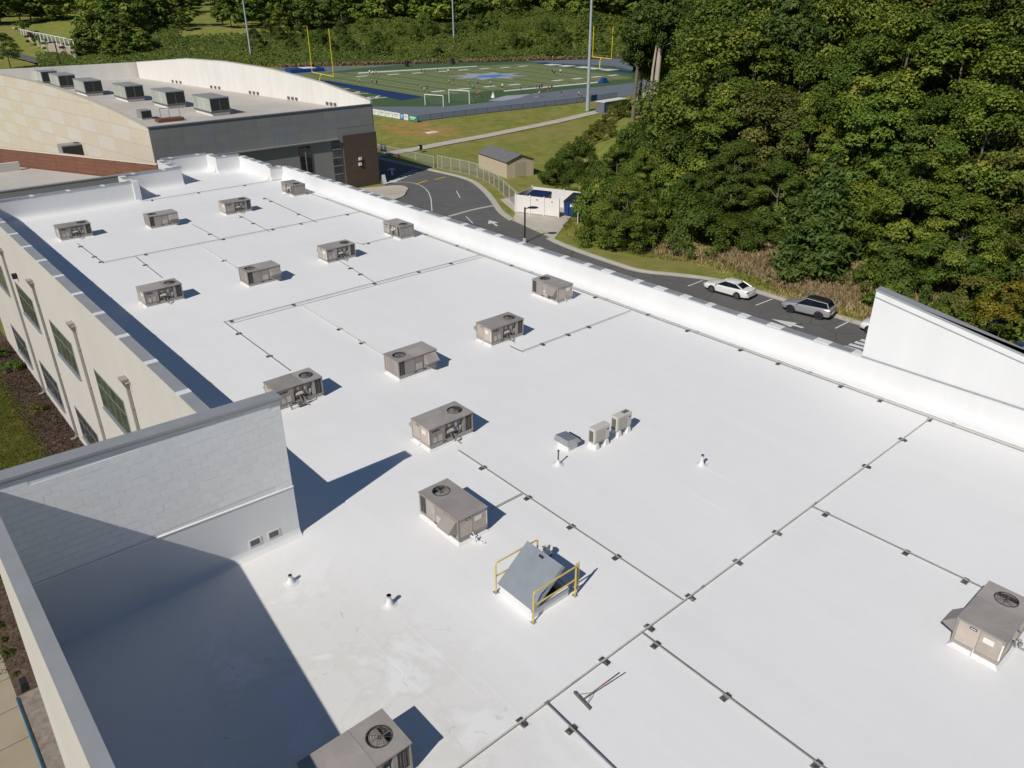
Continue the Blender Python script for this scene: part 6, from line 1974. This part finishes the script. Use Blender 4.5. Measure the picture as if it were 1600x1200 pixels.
for s in range(1, 12):
    MB().hexa([SP(L1 * s / 12 - .03, -.012, .1), SP(L1 * s / 12 + .03, -.012, .1), SP(L1 * s / 12 + .03, 0, .1), SP(L1 * s / 12 - .03, 0, .1)],
              [SP(L1 * s / 12 - .03, -.012, hw - .05), SP(L1 * s / 12 + .03, -.012, hw - .05), SP(L1 * s / 12 + .03, 0, hw - .05), SP(L1 * s / 12 - .03, 0, hw - .05)]).build('batten', M['tan'], t)
MB().hexa([SP(-.03, W2 * .3, .05), SP(-.03, W2 * .7, .05), SP(0, W2 * .7, .05), SP(0, W2 * .3, .05)], [SP(-.03, W2 * .3, hw * .9), SP(-.03, W2 * .7, hw * .9), SP(0, W2 * .7, hw * .9), SP(0, W2 * .3, hw * .9)]).build('door', M['tandark'], t)
# dumpster enclosure
eA, eB = at(806, 332), at(873, 340.5)
v1 = (eB - eA).normalized(); v2 = Vector((-v1.y, v1.x, 0))
if v2.x < 0: v2 = -v2
EL = (eB - eA).length + 3.2
hE = height_for(eA, 304.5)
ED = 5.2
t = thing('dumpster_enclosure', 'white vinyl dumpster enclosure with two closed gates and one open', 'enclosure', (eA.x, eA.y, .05))
def EP(a, b, z): return v1 * a + v2 * b + Vector((0, 0, z))
def eslab(name, a0, a1, b0, b1, z0, z1, mt='vinyl', par=t):
    return MB().hexa([EP(a0, b0, z0), EP(a1, b0, z0), EP(a1, b1, z0), EP(a0, b1, z0)], [EP(a0, b0, z1), EP(a1, b0, z1), EP(a1, b1, z1), EP(a0, b1, z1)]).build(name, M[mt], par)
gE = (eB - eA).length
eslab('gate', .02, gE * .335 - .02, 0, .07, .08, hE)
gg = eslab('gate', gE * .335 + .02, gE * .66 - .02, 0, .07, .08, hE)
eslab('latch', gE * .48, gE * .52, -.03, 0, hE * .82, hE * .86, 'black', gg)
gg = eslab('gate', gE * .66 + .02, gE - .02, 0, .07, .08, hE)
eslab('latch', gE * .82, gE * .86, -.03, 0, hE * .80, hE * .84, 'black', gg)
eslab('side_wall', -.08, 0, 0, ED, 0, hE)
eslab('side_wall', EL, EL + .08, 0, ED, 0, hE)
eslab('back_wall', -.08, EL + .08, ED + .001, ED + .09, 0, hE)
for a, b in ((-.04, -.02), (gE * .333, -.02), (gE * .66, -.02), (gE, -.02), (EL + .04, -.02), (-.04, ED + .04), (EL + .04, ED + .04), (EL * .5, ED + .04)):
    eslab('post', a - .08, a + .08, b - .08, b + .08, 0, hE + .14)
for a in (.6, 2.0, 3.4):
    pass
og = MB().hexa([EP(EL + .12, -.1, .1), EP(EL + .3, -2.0, .1), EP(EL + .38, -1.98, .1), EP(EL + .2, -.08, .1)], [EP(EL + .12, -.1, hE * .9), EP(EL + .3, -2.0, hE * .9), EP(EL + .38, -1.98, hE * .9), EP(EL + .2, -.08, hE * .9)]).build('open_gate', M['vinyl'], t)
def dumpster(a0, a1, b0, b1, h, lab, mats):
    c_ = eA + EP((a0 + a1) / 2, (b0 + b1) / 2, 0)
    tt = thing('dumpster', lab, 'dumpster', (c_.x, c_.y, .05), math.atan2(v1.y, v1.x), 'dumpsters in the enclosure')
    w, dd = (a1 - a0) / 2, abs(b1 - b0) / 2
    MB().hexa([(-w * .95, -dd * .85, .15), (w * .95, -dd * .85, .15), (w * .95, dd * .85, .15), (-w * .95, dd * .85, .15)], [(-w, -dd, h * .8), (w, -dd, h * .8), (w, dd, h), (-w, dd, h)]).build('body', M[mats[0]], tt, bevel=.02)
    for x in (-w * .5, 0, w * .5):
        MB().box(x - .05, x + .05, -dd - .05, -dd + .06, .3, h * .78).build('rib', M[mats[0]], tt)
        MB().box(x - .05, x + .05, dd - .06, dd + .05, .3, h * .78).build('rib', M[mats[0]], tt)
    MB().hexa([(-w - .03, -dd - .04, h * .8 + .01), (w + .03, -dd - .04, h * .8 + .01), (w + .03, dd + .04, h + .01), (-w - .03, dd + .04, h + .01)], [(-w - .03, -dd - .04, h * .8 + .08), (w + .03, -dd - .04, h * .8 + .08), (w * .9, dd + .04, h + .12), (-w * .9, dd + .04, h + .12)]).build('lid', M[mats[1]], tt)
    for x in (-w * .8, w * .8):
        for y_ in (-dd * .6, dd * .6):
            MB().tube([(x - .03, y_, .08), (x + .03, y_, .08)], .08, 10).build('caster', M['black'], tt)
    MB().box(-.35, .25, -dd - .065, -dd - .05, h * .55, h * .7).build('sticker', M['label'], tt)
dumpster(gE * .12, gE * .58, 1.2, 3.6, hE * .96, 'dark navy dumpster with rounded lid behind the white gates', ('navy', 'navy'))
dumpster(gE + .25, EL - .3, .9, 3.9, hE * 1.02, 'blue dumpster with black lid seen through the open gate', ('blue', 'black'))
# blue sign, hydrant, A-board, trash can near the gym corner
p = at(600, 244)
t = thing('blue_sign', 'small navy sign on two white legs by the fence', 'sign', (p.x, p.y, 0))
MB().box(-.05, .05, -1.0, 1.0, .9, 2.1).build('panel', M['navy'], t)
for y_ in (-.9, .9):
    MB().box(-.06, .06, y_ - .07, y_ + .07, 0, 1.2).build('leg', M['label'], t)
p = at(623, 246.5)
t = thing('fire_hydrant', 'red fire hydrant in the grass by the fence', 'hydrant', (p.x, p.y, 0))
MB().lathe([(.16, 0), (.12, .08), (.12, .55), (.16, .58), (.13, .72), (.04, .8)], 12).build('body', M['red'], t, smooth=True)
MB().tube([(-.2, 0, .42), (.2, 0, .42)], .07, 8).build('outlet', M['red'], t)
p = at(657, 239.5)
t = thing('fence_box', 'small dark box with a white face mounted on the chain-link fence', 'box', (p.x, p.y, 0))
MB().tube([(0, 0, 0), (0, 0, 1.3)], .05, 8).build('post', M['galv'], t)
MB().box(-.3, .3, -.3, .3, .7, 1.5).build('case', M['black'], t, bevel=.03)
MB().box(-.31, -.29, -.2, .2, .9, 1.3).build('face', M['label'], t)
p = at(589, 289)
t = thing('a_frame_sign', 'grey folding sign standing in the shade at the gym corner', 'sign', (p.x + .9, p.y - .6, .15))
MB().add([(-.4, -.35, 0), (.4, -.35, 0), (.3, 0, 1.4), (-.3, 0, 1.4), (-.4, .35, 0), (.4, .35, 0)], [(0, 1, 2, 3), (3, 2, 5, 4)]).build('panel', M['label'], t, fix=False)
p = at(675, 207, .8)
t = thing('drain_cover', 'pale flat concrete drain cover in the grass below the track', 'drain cover', (p.x, p.y, terrain(p.x, p.y)))
MB().prism([(-1.2, -.8), (1.2, -.8), (1.2, .8), (-1.2, .8)], -.1, .12).build('slab', M['label'], t)
p = at(944, 176, .9)
t = thing('storage_container', 'dark container with a blue end and white roof beside the walk', 'container', (p.x, p.y, terrain(p.x, p.y)), R(6))
hh = 2.6
MB().box(0, 9, 0, 2.6, 0, hh).build('body', M['copdark'], t)
MB().box(-.05, 2.2, -.06, -.001, .25, hh - .1).build('end_panel', M['blue'], t)
MB().box(-.1, 9.1, -.1, 2.7, hh, hh + .12).build('roof', M['label'], t)
MB().box(-.05, 2.2, -.07, -.001, .02, .24).build('base', M['label'], t)

# ------------------------------------------------------------------ field equipment
def light_pole(px, py, z, lab, r):
    p = at(px, py, z)
    t = thing('stadium_light_pole', lab, 'light pole', (p.x, p.y, z - .1), 0, 'stadium light poles')
    MB().tube([(0, 0, 0), (0, 0, 12), (0, 0, 28)], [r, r * .85, r * .6], 12).build('pole', M['polegrey'], t, smooth=True)
    MB().tube([(0, 0, 0), (0, 0, 2.4)], r * 1.18, 12).build('base', M['polegrey'], t)
    MB().box(-2.2, 2.2, -.12, .12, 26.4, 26.7).build('crossarm', M['polegrey'], t)
    for k in range(4):
        MB().box(-2.1 + k * 1.2, -1.4 + k * 1.2, -.45, .05, 26.75, 27.4).build('floodlight', M['rtudark'], t)
M['polegrey'] = pm('grey_blue_pole', (0.42, 0.46, 0.51), 0.5, 0.3, var=0.05)
light_pole(394, 100, FZ, 'tall stadium light pole behind the gymnasium', .38)
light_pole(710, 88, FZ, 'tall stadium light pole on the far side of the field', .38)
light_pole(918, 172.5, .9, 'tall stadium light pole on the near side of the field by the walk', .42)
def goal_posts(c, bar_l, bar_r, top, lab):
    # c: base pixel, bar_l/bar_r: crossbar end pixels (on the vertical plane through the base)
    p = at(c[0], c[1], FZ)
    hb_ = height_for(p, (bar_l[1] + bar_r[1]) / 2) - FZ
    dist = (Vector((p.x, p.y, 0))).length
    dd = ez_dir if True else None
    # half width along the end line
    def half(pxl):
        d = ray(*pxl)
        n_ = Vector((dd.y, -dd.x, 0))
        k_ = (p.x * n_.x + p.y * n_.y) / (d.x * n_.x + d.y * n_.y)
        q = Vector((d.x * k_, d.y * k_, CAM_H + d.z * k_))
        return q
    q0, q1 = half(bar_l), half(bar_r)
    zb = (q0.z + q1.z) / 2
    ht = height_for(q0, top[0]); ht2 = height_for(q1, top[1])
    o_ = Vector((p.x, p.y, FZ))
    t = thing('goal_posts', lab, 'goal posts', o_, 0, 'yellow football goal posts')
    a, b = q0 - o_, q1 - o_
    a.z = b.z = zb - FZ
    m_ = (a + b) / 2
    MB().tube([a, b], .12, 8).build('crossbar', M['yellowb'], t)
    MB().tube([a, Vector((a.x, a.y, ht - FZ))], .10, 8).build('upright', M['yellowb'], t)
    MB().tube([b, Vector((b.x, b.y, ht2 - FZ))], .10, 8).build('upright', M['yellowb'], t)
    back = Vector((0, 0, 0)) - m_; back.z = 0
    MB().tube([m_, m_ + Vector((-.9, -.2, -.3)), m_ + Vector((-1.3, -.3, -1.2)), Vector((m_.x - 1.3, m_.y - .3, 0))], .16, 8).build('gooseneck', M['yellowb'], t)
goal_posts((506, 131), (488, 114.5), (521, 118), (42, 45), 'yellow goal posts behind the near blue end zone')
goal_posts((940, 106), (926, 89), (955.5, 91.8), (40, 42), 'yellow goal posts at the far end of the field')
def soccer_goal(c0, c1, top, lab, deep):
    a, b = at(*c0, FZ), at(*c1, FZ)
    hh = height_for(a, top) - FZ
    t = thing('soccer_goal', lab, 'soccer goal', a, 0, 'white soccer goals')
    e = b - a
    up = Vector((0, 0, hh))
    bk = Vector((-e.y, e.x, 0)).normalized() * deep
    for q in (Vector((0, 0, 0)), e):
        MB().tube([q, q + up], .11, 8).build('post', M['label'], t)
        MB().tube([q + up, q + bk], .06, 6).build('stay', M['label'], t)
    MB().tube([up, e + up], .11, 8).build('crossbar', M['label'], t)
    MB().tube([bk, e + bk], .06, 6).build('ground_bar', M['label'], t)
    MB().add([up, e + up, e + bk, bk], [(0, 1, 2, 3)]).build('net', M['net'], t, fix=False)
soccer_goal((664.5, 164.5), (693, 167), 147.3, 'white soccer goal nearer the gymnasium, with a net', 2.0)
soccer_goal((702, 161), (733.5, 163), 140.5, 'white soccer goal to the right, its frame bare', 2.4)
# high jump mats, bins, dugout tent
p = at(480, 112, FZ)
t = thing('jump_mat', 'big blue high-jump mat beyond the goal posts', 'mat', (p.x, p.y, FZ + .06), R(-8))
MB().box(-7, 5.5, -3, 3, 0, 1.2).build('mat', M['blue'], t, bevel=.2)
MB().box(-2, 2.5, -2.9, 2.9, 1.2, 1.32).build('cover', M['label'], t, bevel=.04)
for (px, py, lab) in ((635.8, 104.5, 'black bin on the far track, left one'), (707.5, 101, 'black bin on the far track, right one')):
    p = at(px, py, FZ)
    t = thing('field_bin', lab, 'bin', (p.x, p.y, FZ + .06), 0, 'bins on the far track')
    MB().lathe([(.7, 0), (.8, 1.9), (.85, 1.95)], 12).build('drum', M['black'], t)
    MB().lathe([(.86, 1.95), (.6, 2.1)], 12).build('rim', M['navy'], t)
p = at(770.5, 153, FZ)
t = thing('field_marker', 'small white corner marker on the near sideline', 'marker', (p.x, p.y, FZ + .08))
MB().lathe([(.6, 0), (.25, .9), (.05, 1.3)], 8).build('cone', M['label'], t)
MB().tube([(0, 0, 1.2), (0, 0, 1.6)], .05, 6).build('tip', M['label'], t)
p = at(943, 129.5, FZ)
t = thing('equipment_tarp', 'blue covered pile at the end of the near sideline', 'tarp', (p.x, p.y, FZ + .08))
MB().hexa([(-1.6, -1, 0), (1.6, -1, 0), (1.6, 1, 0), (-1.6, 1, 0)], [(-.6, -.4, 1.5), (.9, -.4, 1.3), (.9, .4, 1.3), (-.6, .4, 1.5)]).build('cover', M['blue'], t, bevel=.1)
MB().box(-1.7, 1.7, -1.1, 1.1, 0, .1).build('skirt', M['navy'], t)
p = at(928, 157.5, FZ)
t = thing('track_gate', 'blue gate panel in the track fence by the light pole', 'gate', (p.x, p.y, terrain(p.x, p.y)))
MB().box(-1.0, 1.0, -.05, .05, .1, 1.5).build('panel', M['blue'], t)
for x in (-1.05, 1.05):
    MB().tube([(x, 0, 0), (x, 0, 1.6)], .05, 8).build('post', M['black'], t)

# ================================================================== PEOPLE ON THE FIELD
def person_mesh(pose):
    J = {'pelvis': (0, 0, .95), 'chest': (.02, 0, 1.32), 'neck': (.03, 0, 1.50), 'head': (.05, 0, 1.66), 'crown': (.05, 0, 1.78)}
    if pose == 'stand':
        J.update(lk=(.03, .11, .50), la=(0, .12, .07), lt=(.16, .13, .04), rk=(.02, -.11, .50), ra=(-.02, -.12, .07), rt=(.14, -.13, .04), ls=(0, .20, 1.42), le=(.02, .26, 1.14), lw=(.12, .25, .90), lh=(.16, .24, .82), rs=(0, -.20, 1.42), re=(.0, -.26, 1.14), rw=(.10, -.25, .90), rh=(.14, -.24, .82))
    elif pose == 'walk':
        J.update(lk=(.20, .11, .52), la=(.30, .12, .10), lt=(.45, .12, .08), rk=(-.08, -.11, .50), ra=(-.38, -.12, .16), rt=(-.28, -.12, .05), ls=(0, .20, 1.42), le=(-.14, .26, 1.18), lw=(.02, .27, .98), lh=(.08, .27, .92), rs=(0, -.20, 1.42), re=(.10, -.26, 1.16), rw=(.30, -.22, 1.06), rh=(.37, -.2, 1.06))
    else:
        J['chest'] = (.22, 0, 1.18); J['neck'] = (.32, 0, 1.33); J['head'] = (.44, 0, 1.42); J['crown'] = (.52, 0, 1.5)
        J['pelvis'] = (-.10, 0, .82)
        J.update(lk=(.20, .16, .46), la=(-.02, .18, .07), lt=(.14, .2, .04), rk=(.18, -.16, .46), ra=(-.06, -.18, .07), rt=(.1, -.2, .04), ls=(.24, .20, 1.25), le=(.30, .24, .95), lw=(.40, .18, .72), lh=(.44, .16, .65), rs=(.24, -.20, 1.25), re=(.28, -.24, .95), rw=(.38, -.18, .72), rh=(.42, -.16, .65))
    rad = {'pelvis': .145, 'chest': .155, 'neck': .062, 'head': .105, 'crown': .07, 'k': .07, 'a': .045, 't': .04, 's': .07, 'e': .048, 'w': .036, 'h': .045}
    names = list(J)
    idx = {n_: i for i, n_ in enumerate(names)}
    E_ = [('pelvis', 'chest'), ('chest', 'neck'), ('neck', 'head'), ('head', 'crown')]
    for s in 'lr':
        E_ += [('pelvis', s + 'k'), (s + 'k', s + 'a'), (s + 'a', s + 't'), ('chest', s + 's'), (s + 's', s + 'e'), (s + 'e', s + 'w'), (s + 'w', s + 'h')]
    me = bpy.data.meshes.new('person_skeleton')
    me.from_pydata([J[n_] for n_ in names], [(idx[a], idx[b]) for a, b in E_], [])
    o = bpy.data.objects.new('person_tmp', me)
    COL.objects.link(o)
    sk = o.modifiers.new('skin', 'SKIN')
    for n_ in names:
        r_ = rad.get(n_, rad.get(n_[-1], .05))
        v_ = me.skin_vertices[0].data[idx[n_]]
        v_.radius = (r_, r_)
        v_.use_root = n_ == 'pelvis'
    sb = o.modifiers.new('sub', 'SUBSURF'); sb.levels = sb.render_levels = 1
    dg = bpy.context.evaluated_depsgraph_get()
    out = bpy.data.meshes.new_from_object(o.evaluated_get(dg))
    bpy.data.objects.remove(o)
    out.materials.clear()
    for m_ in (M['skin'], M['shirt'], M['shorts'], M['hair']): out.materials.append(m_)
    hz = J['neck'][2]
    for pl in out.polygons:
        c_ = pl.center
        if c_.z > hz + .20 or (c_.z > hz + .1 and c_.x < J['head'][0] - .03): pl.material_index = 3
        elif c_.z > hz - .03: pl.material_index = 0
        elif c_.z > J['pelvis'][2] + .06 and not (abs(c_.y) > .2 and c_.z < J['chest'][2] - .1): pl.material_index = 1
        elif c_.z > .55 and abs(c_.y) < .215: pl.material_index = 2
        else: pl.material_index = 0
        pl.use_smooth = True
    return out
PM = {k: person_mesh(k) for k in ('stand', 'walk', 'bend')}
NAVY, TEAL, WHITE, BLACK, NEON, RED_, GREY = (.02, .04, .14, 1), (.02, .28, .32, 1), (.75, .75, .75, 1), (.02, .02, .025, 1), (.55, .75, .08, 1), (.4, .05, .05, 1), (.3, .3, .32, 1)
cname = {NAVY: 'navy', TEAL: 'teal', WHITE: 'white', BLACK: 'black', NEON: 'neon yellow', RED_: 'dark red', GREY: 'grey'}
folk = [(578, 118, WHITE, 'stand', 'at the left of the group by the far left sideline'), (583, 119, WHITE, 'walk', 'in the middle of the group by the far left sideline'), (588, 118.6, GREY, 'stand', 'at the right of the group by the far left sideline'),
        (582, 132.5, TEAL, 'stand', 'left of the pair beside the near end zone'), (588.5, 133.5, NAVY, 'bend', 'right of the pair beside the near end zone'), (562, 132.5, GREY, 'walk', 'at the left edge of the end zone'),
        (658.5, 142.5, TEAL, 'stand', 'above the left soccer goal'), (663, 146, WHITE, 'bend', 'just behind the left soccer goal'), (668, 143.5, NAVY, 'stand', 'right of the pair behind the left soccer goal'),
        (658.7, 115.5, BLACK, 'stand', 'on the far left numbers'), (663.7, 115.5, GREY, 'walk', 'beside the black-shirted one on the far numbers'), (684, 116, BLACK, 'walk', 'left of the small far goal'), (700.6, 116.5, WHITE, 'stand', 'right of the small far goal'),
        (702, 133.8, NEON, 'stand', 'in midfield left of the emblem'), (708.3, 130.5, BLACK, 'stand', 'next to the neon-shirted one'), (733, 135.3, GREY, 'stand', 'below the emblem at its left'), (740, 142.5, TEAL, 'walk', 'above the right soccer goal'),
        (747, 135.3, NAVY, 'walk', 'below the emblem'), (751, 152.5, RED_, 'bend', 'right of the right soccer goal'), (745, 152, GREY, 'bend', 'crouching beside the right soccer goal'), (767, 136, WHITE, 'stand', 'below the emblem at its right'), (785, 140.5, WHITE, 'stand', 'at the start of the near white sideline'),
        (813.5, 141.8, GREY, 'stand', 'on the near sideline alone'), (838, 142, BLACK, 'stand', 'first of the sideline bench group'), (842.5, 142, NAVY, 'bend', 'second of the sideline bench group'), (846.5, 140.5, BLACK, 'walk', 'third of the sideline bench group'), (857.5, 143, RED_, 'bend', 'fourth of the sideline bench group'), (862, 142, BLACK, 'stand', 'fifth of the sideline bench group'),
        (841.7, 151.5, WHITE, 'bend', 'on the track below the bench group'), (877, 150.5, BLACK, 'stand', 'alone on the near track'), (904.5, 153.5, WHITE, 'stand', 'left of the pair at the track fence'), (909, 157.5, BLACK, 'stand', 'right of the pair at the track fence'),
        (862.7, 116, NAVY, 'stand', 'on the right half of the field, left'), (866, 118, NAVY, 'bend', 'on the right half of the field, centre'), (875.5, 117, WHITE, 'stand', 'on the right half of the field, right'), (863.5, 94.5, WHITE, 'stand', 'on the far track')]
for (px, py, c_, pose, where) in folk:
    p = at(px, py, FZ + .1)
    o = obj('person', PM[pose], None, (p.x, p.y, FZ + .09), rnd.uniform(0, 6.28))
    o.scale = (1.12, 1.12, 1.12)
    o.color = c_
    tag(o, 'person in a ' + cname[c_] + ' shirt ' + where, 'person', 'people training on the field')

# ================================================================== UPPER LEFT CORNER
rdp = dense([at(-60, 90, .5)[:2], at(10, 89, .5)[:2], at(60, 96, .3)[:2], at(100, 106, .2)[:2]], 6)
rb = MB()
strip(rb, rdp, -5, 5, .25)
tag(rb.build('side_road', M['asphalt'], fix=False), kind='structure')
rb = MB()
strip(rb, rdp, 5.0, 6.0, .4)
tag(rb.build('side_kerb', M['kerb'], fix=False), kind='structure')
ft = [at(x, y, 6.0) for x, y in ((-10, 50), (25, 57), (60, 66), (90, 73), (118, 80))]
fence('long white picket fence on a retaining wall at the upper left', dense([(p.x, p.y) for p in ft], 7), 3.0, 3, 'label', 'chain', .22, 'white_fence', base=7.0)
t = thing('retaining_wall', 'brown block retaining wall under the white fence at the upper left', 'wall', (ft[0].x, ft[0].y, 0))
for a, b in zip(ft, ft[1:]):
    a2, b2 = a - ft[0], b - ft[0]
    MB().hexa([(a2.x, a2.y, 0), (b2.x, b2.y, 0), (b2.x + 1, b2.y + 1.5, 0), (a2.x + 1, a2.y + 1.5, 0)], [(a2.x, a2.y, 7.0), (b2.x, b2.y, 7.0), (b2.x + 1, b2.y + 1.5, 7.0), (a2.x + 1, a2.y + 1.5, 7.0)]).build('wall', M['tandark'], t)
for (px, py, m_, i, lab) in ((42, 72, 'leafdark', 3, 'dark round shrub below the white fence, leftmost'), (57, 79, 'burgundy', 3, 'burgundy shrub below the white fence'), (68, 81, 'leafdark', 3, 'green shrub between burgundy shrub and the path lamp'), (82, 84, 'leafdark', 3, 'dark shrub left of the thin lamp pole'), (112, 92, 'burgundy', 3, 'burgundy shrub at the end of the white fence')):
    p = at(px, py, 2.0)
    me = BUSH[3].copy()
    me.materials.clear(); me.materials.append(M[m_])
    o = obj('shrub', me, None, (p.x, p.y, terrain(p.x, p.y) + 1.0)); o.scale = (2.2, 2.2, 2.0)
    tag(o, lab, 'shrub', 'shrubs below the white fence')
p = at(15, 100, 1.5)
tree('street_tree', 'small bright green tree beside the road at the upper left', KINDS[0], p.x, p.y, 13, wide=1.3, crown_frac=.75)
p = at(94, 101, 1.5)
t = thing('lamp_pole', 'thin dark lamp pole beside the upper left road', 'lamp', (p.x, p.y, terrain(p.x, p.y)))
MB().tube([(0, 0, 0), (0, 0, 8.5)], .22, 8).build('pole', M['black'], t)
MB().box(-2.4, .4, -.4, .4, 8.4, 8.8).build('head', M['black'], t)
for (px, py, w, h, rc, lab) in ((12, 16, 22, 7, 'label', 'white house among trees at the top left corner'), (36, 18, 14, 6, 'cream', 'cream house behind the trees at the top left'), (50, 22, 8, 5, 'brownpanel', 'rust red shed beside the cream house at the top left')):
    p = ground_hit(px, py)
    z = terrain(p.x, p.y)
    t = thing('distant_house', lab, 'house', (p.x, p.y, z - .2))
    MB().box(-w / 2, w / 2, 0, 9, 0, h).build('wall', M[rc], t)
    MB().prism_x([(-.8, h), (9.8, h), (4.5, h + 3.2)], -w / 2 - .6, w / 2 + .6).build('roof', M['shingle' if rc != 'label' else 'label'], t)
    for k in range(3):
        MB().box(-w / 2 + w * (.15 + .28 * k), -w / 2 + w * (.15 + .28 * k) + 1.6, -.06, .0, h * .35, h * .7).build('window', M['glass'], t)
p = ground_hit(568, 27)
z = terrain(p.x, p.y)
tag(MB().prism([(p.x - 14, p.y - 8), (p.x + 18, p.y - 8), (p.x + 18, p.y + 10), (p.x - 14, p.y + 10)], z - 1, z + 1.4).build('clay_patch', M['clay'] if 'clay' in M else M['brownpanel']), kind='structure')
for k, (dx, lab) in enumerate(((-6, 'white parked van left of two on the clay clearing'), (2, 'white parked van right of two on the clay clearing'))):
    t = thing('distant_van', lab, 'van', (p.x + dx, p.y, z + 1.4), R(8), 'vans on the clay clearing')
    MB().box(-2.6, 2.2, -1, 1, .5, 2.4).build('body', M['label'], t, bevel=.15)
    MB().box(1.9, 2.9, -.95, .95, .5, 1.5).build('bonnet', M['label'], t, bevel=.1)
    for sx in (-1.6, 1.7):
        for sy in (-.95, .95):
            MB().tube([(sx, sy - .1, .4), (sx, sy + .1, .4)], .4, 12).build('wheel', M['tyre'], t)

# ------------------------------------------------------------------ tell look-alikes apart by their order in the picture
ONES = ['', 'first', 'second', 'third', 'fourth', 'fifth', 'sixth', 'seventh', 'eighth', 'ninth', 'tenth', 'eleventh', 'twelfth', 'thirteenth', 'fourteenth', 'fifteenth', 'sixteenth', 'seventeenth', 'eighteenth', 'nineteenth']
def ordinal(k):
    if k < 20: return ONES[k]
    tens = ['', '', 'twent', 'thirt', 'fort', 'fift', 'sixt'][k // 10]
    return tens + 'ieth' if k % 10 == 0 else tens + 'y-' + ONES[k % 10]
bylab = {}
for o in scene.objects:
    if o.parent is None and 'label' in o and 'kind' not in o:
        bylab.setdefault(o['label'], []).append(o)
for lab, obs in bylab.items():
    if 1 < len(obs) <= 60:
        obs.sort(key=lambda o: proj_x(o.location.x, o.location.y, o.location.z))
        for i, o in enumerate(obs):
            o['label'] = lab + ', ' + ordinal(i + 1) + ' from left'
